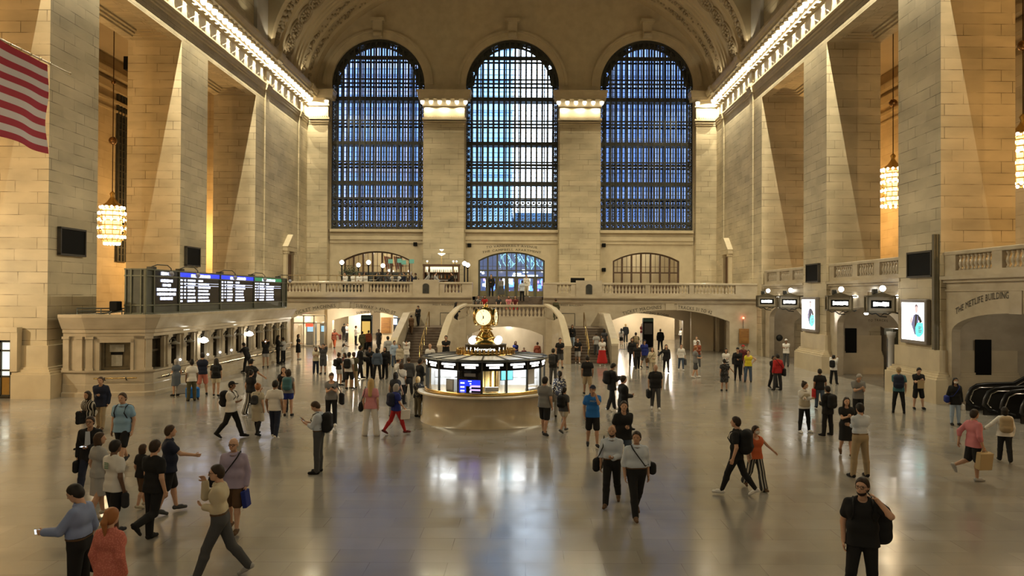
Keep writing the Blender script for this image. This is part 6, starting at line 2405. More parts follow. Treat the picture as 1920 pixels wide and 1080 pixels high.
    for i in (0, 1):
        leg(B, i, 0.0 if barelegs else ins)
        J, K, A, f = lg[i]
        B.cap(A, A + f * 0.065 * g - np.array([0, 0, 0.020 * g]), 0.017 * g, 0.011 * g, 0.008)
        S_, E, Wp = arms[i]
        e = 0.0 if sleeve < 1 else ins * 0.6
        B.cap(S_, E, 0.030 * g * fw * (0.6 + 0.4 * ft) + (ins if sleeve >= 1 else 0) * 0.6, 0.024 * g * fw, 0.03)
        B.cap(E, Wp, 0.025 * g * fw, 0.0165 * g * fw, 0.015)
    B.cap(nk, hp(0, -0.012, -0.04), 0.031 * g * fw, 0.029 * g * fw, 0.02)
    # head
    Hd = Blob()
    Hd.ell(hp(0, -0.004, 0.012), np.array([0.0455, 0.056, 0.056]) * g, hR, 0.02)
    Hd.ell(hp(0, 0.012, -0.026), np.array([0.036, 0.042, 0.044]) * g, hR, 0.025)
    Hd.ell(hp(0, 0.034, -0.05), np.array([0.017, 0.016, 0.015]) * g, hR, 0.012)
    Hd.cap(hp(0, 0.05, 0.006), hp(0, 0.062, -0.014), 0.005 * g, 0.0085 * g, 0.008)
    Hd.cap(hp(-0.02, 0.047, 0.013), hp(0.02, 0.047, 0.013), 0.006 * g, 0.006 * g, 0.012)
    for s in (-1, 1):
        Hd.ell(hp(s * 0.046, -0.006, -0.006), np.array([0.006, 0.013, 0.019]) * g, hR, 0.006)
    Hd.cap(hp(-0.010, 0.047, -0.032), hp(0.010, 0.047, -0.032), 0.006 * g, 0.006 * g, 0.008)
    Hd.cap(hp(0, -0.012, -0.035), nk, 0.031 * g * fw, 0.033 * g * fw, 0.015)
    # hands: palm, four curled fingers of unequal length, thumb from the side of the palm
    hands = []
    tips = []
    for i, s in enumerate((-1, 1)):
        S_, E, Wp = arms[i]
        d = (Wp - E) / np.linalg.norm(Wp - E)
        nm = (L, R)[i]
        if nm in ('phone', 'low', 'photo', 'face', 'ear', 'belly', 'reach'):
            d = d * 0.6 + (Rl @ np.array([-s * 0.25, 0.35, 0.35]))
            d /= np.linalg.norm(d)
        inw = np.array([-s, 0.15, 0]) if nm not in ('phone', 'low', 'lap', 'belly') else np.array([-s * 0.35, -0.2, 0.9])
        pn = inw - d * inw.dot(d)
        pn /= np.linalg.norm(pn) + 1e-9                      # palm normal
        sd = np.cross(d, pn) * (s)                           # towards the thumb side or away
        if sd.dot(np.array([0, 1, 0.3])) < 0:
            sd = -sd
        hb = Blob()
        sc = 0.95 * g / 1.72 * fw
        c0, c1 = Wp + d * 0.01, Wp + d * 0.085 * sc
        for q in (-1, -0.33, 0.33, 1):
            hb.cap(c0 + sd * q * 0.016 * sc, c1 + sd * q * 0.029 * sc, 0.014 * sc, 0.012 * sc, 0.014)
        curl = 0.75 if nm in ('carry', 'strap', 'phone', 'low', 'ear', 'photo') else 0.4
        for q, ll in ((1, 0.066), (0.36, 0.075), (-0.3, 0.07), (-0.95, 0.055)):
            b0 = c1 + sd * q * 0.029 * sc
            d1 = d * math.cos(curl * 0.7) + pn * math.sin(curl * 0.7)
            d2 = d * math.cos(curl * 2.0) + pn * math.sin(curl * 2.0)
            b1 = b0 + d1 * ll * 0.52 * sc
            b2 = b1 + d2 * ll * 0.48 * sc
            hb.cap(b0, b1, 0.0092 * sc, 0.0085 * sc, 0.004)
            hb.cap(b1, b2, 0.0085 * sc, 0.0075 * sc, 0.004)
        t0 = Wp + d * 0.03 * sc + sd * 0.024 * sc
        t1 = t0 + (d * 0.6 + sd * 0.7 + pn * 0.35) * 0.038 * sc
        t2 = t1 + (d * 0.9 + sd * 0.15 + pn * 0.5) * 0.032 * sc
        hb.cap(t0, t1, 0.012 * sc, 0.0105 * sc, 0.006)
        hb.cap(t1, t2, 0.0105 * sc, 0.0085 * sc, 0.004)
        hb.cap(E + (Wp - E) * 0.75, Wp, 0.0185 * g * fw, 0.0165 * g * fw, 0.015)
        hands.append(hb)
        tips.append((Wp + d * 0.07 * sc + pn * 0.025, d, pn, sd))
    parts = [B.mesh(res)]
    parts.append(Hd.mesh((0.008, 0.012, 0.018)[lod]))
    for hb in hands:
        parts.append(hb.mesh((0.0048, 0.0085, 0.014)[lod]))
    link_np('body', parts, mat('skin_%d' % skin, SKIN[skin], 0.55, spec=0.35), P)
    # ---------------- clothes
    ob = 0.004 + res * 0.25
    hem = {'tee': 0.475, 'polo': 0.475, 'tank': 0.49, 'shirt': 0.47, 'roll': 0.47, 'jacket': 0.43, 'vest': 0.47, 'dress': 0.27, 'sundress': 0.27}[top]
    if tuck:
        hem = 0.592
    T = Blob()
    e = ob + (0.016 if top == 'jacket' else 0.010)
    torso(T, e)
    if top in ('dress', 'sundress'):
        b0, kz = tor(0, 0, 0.50), (lg[0][1] + lg[1][1]) / 2
        kz[2] = pel[2] + (hem - 0.05 - 0.53) * g
        T.cap(tor(-0.03, 0, 0.53), kz + np.array([-0.035 * g, 0, 0]), 0.07 * g + e, 0.085 * g + e, 0.05)
        T.cap(tor(0.03, 0, 0.53), kz + np.array([0.035 * g, 0, 0]), 0.07 * g + e, 0.085 * g + e, 0.05)
    elif not tuck:
        T.cap(tor(-0.045 * ft, 0, 0.46), tor(0.045 * ft, 0, 0.46), 0.064 * g * (0.4 + 0.6 * ft) + e + 0.008, 0.064 * g * (0.4 + 0.6 * ft) + e + 0.008, 0.05)
    if sleeve > 0:
        for i in (0, 1):
            S_, E, Wp = arms[i]
            es = e + 0.004
            if sleeve < 1:
                q = S_ + (E - S_) * sleeve
                T.cap(S_, q, 0.026 * g * fw * (0.6 + 0.4 * ft) + es, 0.030 * g * fw * (0.6 + 0.4 * ft) + es, 0.025)
            else:
                T.cap(S_, E, 0.026 * g * fw * (0.6 + 0.4 * ft) + es, 0.025 * g * fw + es, 0.025)
                q = E + (Wp - E) * (0.93 if sleeve >= 2 else sleeve - 1)
                T.cap(E, q, 0.025 * g * fw + es, 0.019 * g * fw + es, 0.015)
    T.cut(tor(0, 0, hem), Rl @ np.array([0, 0, -1.0]))
    nr = {'tank': 0.058, 'sundress': 0.058, 'vest': 0.04}.get(top, 0.040) * g
    T.sub(tor(0, 0.012 if nr < 0.05 * g else 0.02, 0.842 if nr < 0.05 * g else 0.83), tor(0, 0.03, 0.93), nr)
    tm = cloth(tc, tpat)
    to = link_np({'jacket': 'jacket', 'dress': 'dress', 'sundress': 'dress', 'shirt': 'shirt', 'roll': 'shirt'}.get(top, 'top'), [T.mesh(res)], tm, P)
    if top in ('shirt', 'roll', 'polo', 'vest') and lod < 2:
        c = MB()
        up = Vector(tor(0, 0.006, 0.87)) - Vector(tor(0, 0.004, 0.83))
        M = Matrix.Translation(Vector(tor(0, 0.006, 0.828))) @ up.to_track_quat('Z', 'Y').to_matrix().to_4x4()
        prof = [(0.041 * g, 0.0), (0.036 * g * (1.0 if not fem else 0.95), 0.024 * g), (0.039 * g, 0.022 * g), (0.050 * g, -0.002 * g)]
        c.lathe(prof, 16, M=M, a0=PI / 2 + 0.25, a1=PI / 2 + 2 * PI - 0.25, cap=False)
        c.build('collar', tm, P)
    if bot != 'none':
        Q = Blob()
        e = ob + 0.004
        Q.cap(tor(-0.044, -0.004, 0.535), tor(0.044, -0.004, 0.535), 0.062 * g * (0.4 + 0.6 * ft) + e, 0.062 * g * (0.4 + 0.6 * ft) + e, 0.05)
        w = (0.028 if fem else 0.042) * ft
        if tuck:
            Q.cap(tor(-w, 0.004, 0.60), tor(w, 0.004, 0.60), 0.058 * g * ft + e, 0.058 * g * ft + e, 0.05)
        if bot == 'skirt':
            kz = (lg[0][1] + lg[1][1]) / 2 * 0.5 + np.array([0, 0, 0.5 * (pel[2] - 0.26 * g)])
            kz[2] = pel[2] - 0.30 * g
            for s in (-1, 1):
                Q.cap(tor(s * 0.035, 0, 0.53), kz + np.array([s * 0.035 * g, 0, 0]), 0.062 * g + e, 0.075 * g + e, 0.05)
            Q.cut(np.array([0, 0, pel[2] - 0.27 * g]), (0, 0, -1))
        elif bot == 'longskirt':
            for i, s in enumerate((-1, 1)):
                Q.cap(tor(s * 0.035, 0, 0.53), lg[i][2] + np.array([0, 0, 0.10 * g]), 0.065 * g + e, 0.11 * g + e, 0.12)
            Q.cut(np.array([0, 0, 0.09 * g]), (0, 0, -1))
        else:
            for i in (0, 1):
                J, K, A, f = lg[i]
                if bot == 'shorts' or bot == 'short':
                    q = J + (K - J) * (0.88 if bot == 'shorts' else 0.5)
                    Q.cap(J, q, 0.053 * g * (0.5 + 0.5 * ft) + e, 0.045 * g + e + 0.008, 0.03)
                else:
                    leg(Q, i, e, 2.0, {'wide': 0.035, 'slim': -0.002}.get(bot, 0.010), e + (0.02 if bot == 'wide' else (0.0 if bot == 'slim' else 0.007)))
        Q.cut(tor(0, 0, 0.605 if tuck else 0.555), Rl @ np.array([0, 0, 1.0]))
        bo = link_np({'shorts': 'shorts', 'short': 'shorts', 'skirt': 'skirt', 'longskirt': 'skirt'}.get(bot, 'trousers'), [Q.mesh(res)], cloth(bc, bpat), P)
        if tuck and lod < 2:
            Bl = Blob()
            Bl.cap(tor(-w, 0.004, 0.59), tor(w, 0.004, 0.59), 0.058 * g * ft + e + 0.008, 0.058 * g * ft + e + 0.008, 0.02)
            Bl.cut(tor(0, 0, 0.598), Rl @ np.array([0, 0, 1.0]))
            Bl.cut(tor(0, 0, 0.578), Rl @ np.array([0, 0, -1.0]))
            link_np('belt', [Bl.mesh(min(res, 0.014))], cloth('brown'), P)
    # shoes
    for i in (0, 1):
        J, K, A, f = lg[i]
        up = np.cross(np.cross(f, np.array([0, 0, 1.0])), f)
        s_ = Blob()
        h0 = A - f * 0.018 * g - up * 0.016 * g
        t0 = A + f * 0.105 * g - up * 0.024 * g
        s_.cap(h0, A + f * 0.055 * g - up * 0.012 * g, 0.027 * g, 0.024 * g, 0.02)
        s_.cap(A + f * 0.03 * g - up * 0.022 * g, t0, 0.026 * g, 0.019 * g, 0.02)
        s_.cut(A - up * 0.042 * g, -up)
        link_np('shoe', [s_.mesh((0.011, 0.014, 0.019)[lod])], cloth(shoe), P)
    # hair
    hm = mat('hair_' + hc, HAIR[hc], 0.6, spec=0.3)
    hres = (0.009, 0.013, 0.019)[lod]
    th = 0.010 + 0.2 * hres
    if hair == 'afro':
        th = 0.03
    def shell(thk, hl=(0, 0.032, 0.026), n=(0, 0.80, -0.60)):
        b = Blob()
        b.ell(hp(0, -0.006, 0.012), np.array([0.0455, 0.055, 0.056]) * g + thk, hR, 0.02)
        b.ell(hp(0, -0.020, -0.012), np.array([0.043, 0.042, 0.045]) * g + thk, hR, 0.02)
        b.cut(hp(*hl), hR @ np.array(n))
        return b
    if hair not in ('bald', 'cap', 'beanie'):
        hb = [shell(th)]
        if hair in ('long', 'bob', 'pony', 'bun'):
            lb = Blob()
            if hair == 'long':
                lb.cap(hp(0, -0.03, 0.0), tor(0, -0.065, 0.72), 0.048 * g, 0.036 * g, 0.04)
                for s in (-1, 1):
                    lb.cap(hp(s * 0.038, -0.01, 0.01), tor(s * 0.048, -0.02, 0.80), 0.021 * g, 0.018 * g, 0.03)
            elif hair == 'bob':
                lb.cap(hp(0, -0.024, 0.0), hp(0, -0.022, -0.06), 0.052 * g, 0.048 * g, 0.03)
                for s in (-1, 1):
                    lb.cap(hp(s * 0.040, -0.006, 0.01), hp(s * 0.043, -0.004, -0.06), 0.018 * g, 0.018 * g, 0.03)
            elif hair == 'pony':
                lb.cap(hp(0, -0.055, 0.02), hp(0, -0.08, -0.03), 0.02 * g, 0.024 * g, 0.02)
                lb.cap(hp(0, -0.08, -0.03), hp(0, -0.065, -0.14), 0.024 * g, 0.010 * g, 0.02)
            else:
                lb.ell(hp(0, -0.035, 0.068), np.array([0.026, 0.026, 0.022]) * g, hR)
            hb.append(lb)
        link_np('hair', [b.mesh(hres) for b in hb], hm, P)
    elif hair == 'bald' and hc != 'blk':
        b = shell(0.006, (0, 0.0, -0.004), (0, 0.5, 0.85))
        link_np('hair', [b.mesh(hres)], hm, P)
    if hair in ('cap', 'beanie'):
        b = shell(0.012, (0, 0.02, 0.016), (0, 0.25, -1.0))
        pr = [b.mesh(hres)]
        if hair == 'cap':
            b2 = Blob()
            b2.ell(hp(0, 0.066, 0.026), np.array([0.042, 0.045, 0.010]) * g, hR)
            pr.append(b2.mesh(hres * 0.8))
        link_np('cap', pr, cloth(cap), P)
        b = shell(0.006, (0, 0.0, 0.02), (0, 0.45, 0.9))
        link_np('hair', [b.mesh(hres)], hm, P)
    if beard:
        b = Blob()
        b.ell(hp(0, 0.013, -0.034), np.array([0.038, 0.042, 0.040]) * g + 0.002, hR)
        b.cut(hp(0, 0.03, -0.040), hR @ np.array([0, 0.25, 1.0]))
        b.cut(hp(0, -0.01, 0), hR @ np.array([0, -1.0, 0]))
        link_np('beard', [b.mesh(hres)], hm, P)
    if mask:
        b = Blob()
        b.ell(hp(0, 0.014, -0.024), np.array([0.039, 0.048, 0.036]) * g + 0.004, hR)
        b.cut(hp(0, 0.0, -0.006), hR @ np.array([0, -0.1, 1.0]))
        b.cut(hp(0, 0.014, 0), hR @ np.array([0, -1.0, 0]))
        link_np('mask', [b.mesh(hres)], cloth('white'), P)
    if lod < 2 and abs((hd - turn * 0 + 360) % 360 - 180) < 120:
        for s in (-1, 1):
            b = MB()
            b.ball((0, 0, 0), 0.0062 * g, 8, (1.25, 0.5, 0.75), Matrix.Translation(Vector(hp(s * 0.0185, 0.0485, 0.0015))) @ Matrix(hR.tolist()).to_4x4())
            b.build('eye', mat('eye_dark', (.02, .014, .01), 0.3), P)
        if not mask:
            b = MB()
            b.ball((0, 0, 0), 0.0125 * g, 8, (1, 0.22, 0.22), Matrix.Translation(Vector(hp(0, 0.0525, -0.032))) @ Matrix(hR.tolist()).to_4x4())
            b.build('mouth', mat('lip', (.22, .07, .06), 0.5), P)
    if glasses:
        b = MB()
        for s in (-1, 1):
            q = Matrix.Translation(Vector(hp(s * 0.0185, 0.058, 0.002))) @ Matrix(hR.tolist()).to_4x4() @ Matrix.Rotation(PI / 2, 4, 'X')
            b.lathe([(0.0125 * g, -0.003), (0.0155 * g, -0.003), (0.0155 * g, 0.003), (0.0125 * g, 0.003)], 12, M=q, cap=False)
            b.bar(hp(s * 0.033, 0.056, 0.004), hp(s * 0.047, -0.005, 0.004), 0.004)
        b.bar(hp(-0.005, 0.06, 0.004), hp(0.005, 0.06, 0.004), 0.004)
        b.build('glasses', mat('glasses_frame', (.01, .01, .01), 0.3), P)
    info = dict(P=P, pos=pos, hd=hd, tor=tor, sh=sh, tips=tips, arms=arms, g=g, lg=lg, ft=ft, res=res, hp=hp, Rl=Rl, top=to, label=label)
    PEOPLE.append(info)
    return info

# ------------------------------------------------------------------ things people carry
def put(o, i):
    o.location = i['pos']
    o.rotation_euler = (0, 0, -math.radians(i['hd']))
def rblob(c, hx, hy, hz, R, r, k=0.03):
    b = Blob()
    for a in (-1, 1):
        for bb in (-1, 0, 1):
            b.cap(c + R @ np.array([a * (hx - r), 0, -(hz - r)]), c + R @ np.array([a * (hx - r), 0, hz - r]), r, r * 0.92, k)
            b.cap(c + R @ np.array([-(hx - r), 0, bb * (hz - r)]), c + R @ np.array([hx - r, 0, bb * (hz - r)]), r, r, k)
    b.cap(c + R @ np.array([0, 0, -(hz - r)]), c + R @ np.array([0, 0, (hz - r)]), r * 1.1, r * 1.0, k)
    return b
def backpack(i, label, col='black', big=1.0, side=0.0, z=0.70):
    g = i['g']
    d = -0.058 * (0.5 + i['ft'] * .5) - 0.018
    t = thing('backpack', label, 'backpack')
    put(t, i)
    c = i['tor'](side, d - 0.040 * big, z)
    b = rblob(c, 0.095 * g * big, 0.06, 0.135 * g * big, i['Rl'], 0.06 * g * big)
    b.cap(c + i['Rl'] @ np.array([-0.04 * g, -0.05 * g * big, -0.06 * g]), c + i['Rl'] @ np.array([0.04 * g, -0.05 * g * big, -0.06 * g]), 0.032 * g, 0.032 * g, 0.03)
    link_np('pack', [b.mesh(i['res'])], cloth(col), t)
    m = MB()
    for s in (-1, 1):
        off = 0.016 + i['res'] * 0.5
        q = [i['tor'](s * 0.062, d + 0.02, 0.80), i['tor'](s * 0.068, -0.01, 0.842), i['tor'](s * 0.07, 0.036 + off, 0.815), i['tor'](s * 0.068, 0.072 * (0.5 + i['ft'] * .5) + off, 0.74), i['tor'](s * 0.085, 0.035, 0.655), i['tor'](s * 0.085, d + 0.03, 0.62)]
        m.tube(q, 0.014, 6)
    m.build('strap', cloth(col), t)
    return t
def hand_pt(i, side):
    return i['tips'][0 if side == 'L' else 1]
def bag(i, label, side='R', col='black', w=0.3, h=0.3, dp=0.12, name='bag', cat='bag', drop=0.12, flat=False):
    p, d, pn, sd = hand_pt(i, side)
    t = thing(name, label, cat)
    put(t, i)
    s = -1 if side == 'L' else 1
    c = p + np.array([s * 0.03, 0, -drop - h / 2])
    if flat:
        m = MB()
        M = Matrix.Translation(Vector(c)) @ Matrix.Rotation(0.15, 4, 'Y')
        m.rbox(-dp / 2, dp / 2, -w / 2, w / 2, -h / 2, h / 2, 0.012, M)
        m.build('sack', cloth(col), t)
    else:
        R = rz(PI / 2)
        b = rblob(c, w / 2, dp / 2, h / 2, R, min(dp / 2, h / 2.2))
        link_np('sack', [b.mesh(max(0.011, i['res'] * 0.8))], cloth(col), t)
    m = MB()
    m.tube([c + np.array([0, -w * 0.3, h / 2 - 0.01]), p + np.array([s * 0.01, -0.03, 0.0]), p + np.array([s * 0.01, 0.03, 0.0]), c + np.array([0, w * 0.3, h / 2 - 0.01])], 0.009, 6)
    m.build('handle', cloth(col), t)
    return t
def shoulder_bag(i, label, side='R', col='black', cross=True, w=0.3, h=0.24, z=0.52, back=0.0):
    s = -1 if side == 'L' else 1
    g = i['g']
    t = thing('shoulder_bag', label, 'bag')
    put(t, i)
    c = i['tor'](s * (0.085 + 0.05 * i['ft']) + s * 0.05, 0.02 - back, z)
    b = rblob(c, w / 2, 0.05, h / 2, i['Rl'] @ rz(PI / 2 * 0.85 * s), 0.06)
    link_np('sack', [b.mesh(max(0.011, i['res'] * 0.8))], cloth(col), t)
    m = MB()
    o = 0.018 + i['res'] * 0.5
    k = 0.5 + i['ft'] * .5
    if cross:
        f = [c + np.array([0, 0, h / 2 - 0.02]), i['tor'](s * 0.075, 0.058 * k * i['ft'] + o, 0.62), i['tor'](0, 0.066 * k + o, 0.72), i['tor'](-s * 0.062, 0.046 + o, 0.81), i['tor'](-s * 0.07, -0.01, 0.857), i['tor'](-s * 0.055, -0.06 - o, 0.80), i['tor'](s * 0.03, -0.075 * k - o, 0.68), c + np.array([0, -0.03, h / 2 - 0.02])]
    else:
        f = [c + np.array([0, 0.05, h / 2 - 0.02]), i['tor'](s * 0.105, 0.045 + o, 0.74), i['tor'](s * 0.10, -0.01, 0.862), i['tor'](s * 0.105, -0.055 - o, 0.74), c + np.array([0, -0.05, h / 2 - 0.02])]
    m.tube(f, 0.011, 6)
    m.build('strap', cloth(col), t)
    return t
def phone(i, label, side='R', lit=True):
    p, d, pn, sd = hand_pt(i, side)
    t = thing('phone', label, 'phone')
    put(t, i)
    z = d / np.linalg.norm(d)
    x = sd / np.linalg.norm(sd)
    y = np.cross(z, x)
    M = Matrix(((x[0], y[0], z[0], p[0] + pn[0] * 0.004 + d[0] * 0.04), (x[1], y[1], z[1], p[1] + pn[1] * 0.004 + d[1] * 0.04), (x[2], y[2], z[2], p[2] + pn[2] * 0.004 + d[2] * 0.04), (0, 0, 0, 1)))
    m = MB()
    m.rbox(-0.037, 0.037, -0.005, 0.005, -0.075, 0.075, 0.004, M)
    m.build('case', 'black_panel', t)
    m = MB()
    for s in (-1, 1):
        m.obox(M @ Matrix.Translation((0, s * 0.0056, 0)), 0.066, 0.0008, 0.138)
        break
    m.build('screen', mat('phone_lit', (.6, .7, .7), 0.2, emit=(.75, .85, .9), estr=0.9) if lit else 'screen_black', t)
    return t
# ------------------------------------------------------------------ everybody in the hall
# --- near left group
who('man in dark navy jacket and khaki trousers behind the woman in the striped top', 188, 708, 806, 170, 'stroll', 'down', 'belly', 'jacket', 'navy', 'trousers', 'khaki', 'short', 'brn', 0, 'brown')
i = who('woman in a black and white striped top and white trousers', 164, 735, 843, 200, 'stroll2', 'down', 'belly', 'roll', 'black', 'trousers', 'white', 'bob', 'dbr', 1, 'black', tpat='vstripe', fem=True)
bag(i, 'dark jacket carried by the woman in the striped top', 'R', 'black', .26, .34, .09, 'carried_jacket', 'jacket', .0)
i = who('man in light blue polo and black shorts walking towards the camera', 229, 735, 874, 180, 'walk', 'down', 'down', 'polo', 'polo', 'shorts', 'black', 'short', 'brn', 0, 'char', fat=1.05)
backpack(i, 'dark backpack of the man in the light blue polo', 'navy', .9)
i = who('man with glasses in a dark suit and open white shirt holding a lit phone', 168, 779, 926, 170, 'walk2', 'low', 'down', 'jacket', 'black', 'trousers', 'navy', 'short', 'dbr', 1, glasses=True)
phone(i, 'bright phone in the hand of the man in the dark suit', 'L')
m = MB()
m.add([(-.045, .142, 1.36), (.045, .142, 1.36), (.06, .145, 1.02), (-.06, .145, 1.02)], [(0, 1, 2, 3)])
m.build('shirt_front', cloth('sky'), i['P'])
bag(i, 'dark shoulder bag beside the man in the dark suit', 'R', 'black', .26, .24, .1, 'bag', 'bag', .02)
who('woman in a pale top and light skirt among the near left group', 184, 814, 971, 35, 'stroll', 'down', 'fwd', 'tee', 'lgrey', 'skirt', 'lgrey', 'bob', 'brn', 0, 'beige', fem=True, turn=35)
i = who('man in white tee with a small green print on its back and black shorts', 213, 828, 1008, 25, 'stroll', 'fwd', 'down', 'tee', 'white', 'shorts', 'black', 'short', 'blk', 3, 'char')
m = MB()
for k in range(4):
    m.box(-.05, .05, -.157, -.152, 1.24 + k * .03, 1.258 + k * .03)
m.build('back_print', mat('print_green', (.12, .22, .14), .8), i['P'])
bag(i, 'dark bottle held low by the man in the white tee with green print', 'R', 'char', .1, .24, .09, 'bottle', 'bottle', .0)
who('man in black tee and black trousers seen from behind, striding away', 288, 827, 1012, 22, 'kick', 'fwd', 'down', 'tee', 'black', 'trousers', 'black', 'short', 'dbr', 0, 'black', fat=1.05)
who('big man in navy polo and black shorts stretching an arm forward', 316, 800, 962, 60, 'stroll', 'down', 'far', 'polo', 'navy', 'shorts', 'black', 'short', 'brn', 0, 'dgrey', fat=1.25)
who('short person with brown hair half hidden behind the man in black tee', 266, 842, 952, 30, 'stroll', 'down', 'down', 'tee', 'black', 'shorts', 'brown', 'bob', 'brn', 0, 'beige', fem=True)
i = who('old grey haired man in a lilac shirt with a bag at his hip', 437, 824, 998, 178, 'stroll', 'down', 'down', 'shirt', 'lilac', 'shorts', 'brown', 'bald', 'gry', 0, 'brown', fat=1.12, glasses=True)
shoulder_bag(i, 'black strapped bag of the old man in the lilac shirt', 'R', 'black', True, .26, .2, .55)
bag(i, 'blue and white plastic bag carried by the old man in lilac', 'L', 'royal', .26, .3, .08, drop=.02, flat=True)
i = who('man in cream shirt and dark trousers walking with a hand at his face', 412, 869, 1086, 262, 'walk', 'belly', 'face', 'shirt', 'cream', 'trousers', 'dgrey', 'short', 'dbr', 0, 'lgrey', tuck=True, turn=-10, lean=3, glasses=True)
i = who('man in blue violet shirt holding a phone out, cut by the lower edge', 148, 908, 1150, 268, 'stand', 'reachlow', 'carry', 'shirt', 'sblue', 'trousers', 'black', 'short', 'blk', 0, fat=1.1, look=25, tuck=True)
phone(i, 'phone held out by the man in the blue violet shirt', 'L')
bag(i, 'black leather bag carried by the man in the blue violet shirt', 'R', 'black', .34, .28, .13, drop=.06)
who('woman with ginger hair in a coral dotted blouse, cut by the lower edge', 205, 957, 1195, 15, 'stroll', 'down', 'down', 'shirt', 'coral', 'trousers', 'denim', 'pony', 'gng', 0, tpat='dots', fem=True, fat=1.1)
# --- by the ticket windows
who('grey haired woman in a grey blue dress at the ticket counter', 330, 674, 742, 300, 'stand', 'low', 'down', 'sundress', 'steel', 'none', 'black', 'bob', 'gry', 0, fem=True)
i = who('woman in white tee and olive trousers with luggage at the ticket counter', 359, 675, 752, 325, 'stand', 'down', 'down', 'tee', 'white', 'trousers', 'olive', 'bun', 'blk', 3, fem=True)
who('tall person in a navy vest over white sleeves and salmon shorts', 379, 662, 741, 335, 'ease', 'low', 'low', 'tank', 'navy', 'shorts', 'coral', 'short', 'blk', 1)
i = who('woman with a black backpack and cream shorts by the ticket counter', 405, 673, 744, 345, 'stroll', 'down', 'down', 'tee', 'black', 'short', 'cream', 'long', 'blk', 1, fem=True)
backpack(i, 'small black backpack of the woman in cream shorts', 'black', .85)
for lb, px, py, c in (('blue wheeled suitcase standing by the ticket counter', 361, 749, 'blue'), ('dark and white wheeled suitcase left of the blue one', 343, 741, 'lgrey')):
    p = on_z(px, py)
    t = thing('suitcase', lb, 'suitcase', p, .5)
    m = MB()
    m.rbox(-.26, .26, -.17, .17, .06, .5, .05)
    m.build('shell', cloth(c), t)
    m = MB()
    for sx in (-1, 1):
        m.tube([(sx * .15, .15, .45), (sx * .15, .2, .85)], .012, 6)
    m.tube([(-.15, .2, .85), (.15, .2, .85)], .016, 6)
    m.build('handle', 'black_panel', t)
    for sx in (-1, 1):
        for sy in (-1, 1):
            m = MB()
            m.lathe([(.045, -.02), (.045, .02)], 10, M=Matrix.Translation((sx * .2, sy * .12, .045)) @ Matrix.Rotation(PI / 2, 4, 'Y'))
            m.build('wheel', 'black_panel', t)
who('man in black leaning forward on the ticket counter', 464, 641, 690, 290, 'step', 'reach', 'reach', 'shirt', 'black', 'trousers', 'black', 'short', 'blk', 1, lean=22)
i = who('woman in black top and grey shorts raising a phone with its flash on', 498, 635, 687, 165, 'stand', 'photo', 'photo', 'tee', 'black', 'short', 'lgrey', 'long', 'blk', 1, fem=True)
t = thing('phone', 'phone with a bright flash raised by the woman in grey shorts', 'phone')
put(t, i)
q = (i['tips'][0][0] + i['tips'][1][0]) / 2
m = MB()
m.rbox(q[0] - .075, q[0] + .075, q[1] - .005, q[1] + .01, q[2] - .037, q[2] + .037, .004)
m.build('case', 'black_panel', t)
m = MB()
m.ball((q[0], q[1] + .03, q[2] + .03), .035, 8)
m.build('flash', 'globe_bright', t)
i = who('woman in black with long hair at the far ticket windows', 521, 629, 681, 60, 'stand', 'low', 'low', 'shirt', 'black', 'trousers', 'black', 'long', 'blk', 1, fem=True)
who('person in a grey shirt facing the woman in black at the far ticket windows', 531, 633, 679, 290, 'stand', 'belly', 'belly', 'tee', 'lgrey', 'trousers', 'black', 'short', 'dbr', 1)
who('woman in a long black dress at the end of the ticket counter', 559, 627, 674, 80, 'stand', 'low', 'low', 'sundress', 'black', 'none', 'black', 'bob', 'brn', 0, 'white', fem=True)
i = who('man in black tee and cap carrying a black sack on his back', 470, 674, 757, 15, 'stroll', 'strap', 'side', 'tee', 'black', 'trousers', 'black', 'cap', 'blk', 1, fat=1.1)
bag(i, 'black sack hanging from the shoulder of the man in the black cap', 'L', 'black', .4, .45, .2, drop=-.05)
who('woman in a black tank top and wide patterned trousers', 470, 695, 778, 25, 'stroll2', 'down', 'low', 'tank', 'black', 'wide', 'char', 'bun', 'blk', 0, bpat='vstripe', fem=True)
i = who('man in white tee and black cap walking with a black backpack', 433, 714, 821, 88, 'walk', 'belly', 'belly', 'tee', 'white', 'trousers', 'black', 'cap', 'blk', 2, fat=1.2)
backpack(i, 'black backpack of the man in white tee and black cap', 'black', 1.0)
i = who('woman in a long beige coat dress with a tiny dark backpack', 483, 721, 817, 15, 'stroll', 'face', 'down', 'dress', 'beige', 'slim', 'black', 'bun', 'gng', 0, fem=True, fat=1.25)
backpack(i, 'tiny dark backpack of the woman in the beige coat dress', 'char', .6)
who('man in plain white tee and dark jeans seen from behind', 515, 715, 822, 5, 'stroll', 'down', 'down', 'tee', 'white', 'trousers', 'navy', 'short', 'blk', 2, 'white')
i = who('woman with a grey green backpack and blue shorts', 540, 693, 780, 355, 'stand', 'down', 'down', 'tank', 'grey', 'short', 'royal', 'bob', 'dbr', 1, fem=True, fat=1.15)
backpack(i, 'grey green backpack of the woman in blue shorts', 'teal', .95)
who('woman with long dark hair facing the one with the grey green backpack', 531, 688, 772, 165, 'stand', 'face', 'down', 'tank', 'black', 'trousers', 'black', 'long', 'dbr', 0, fem=True)
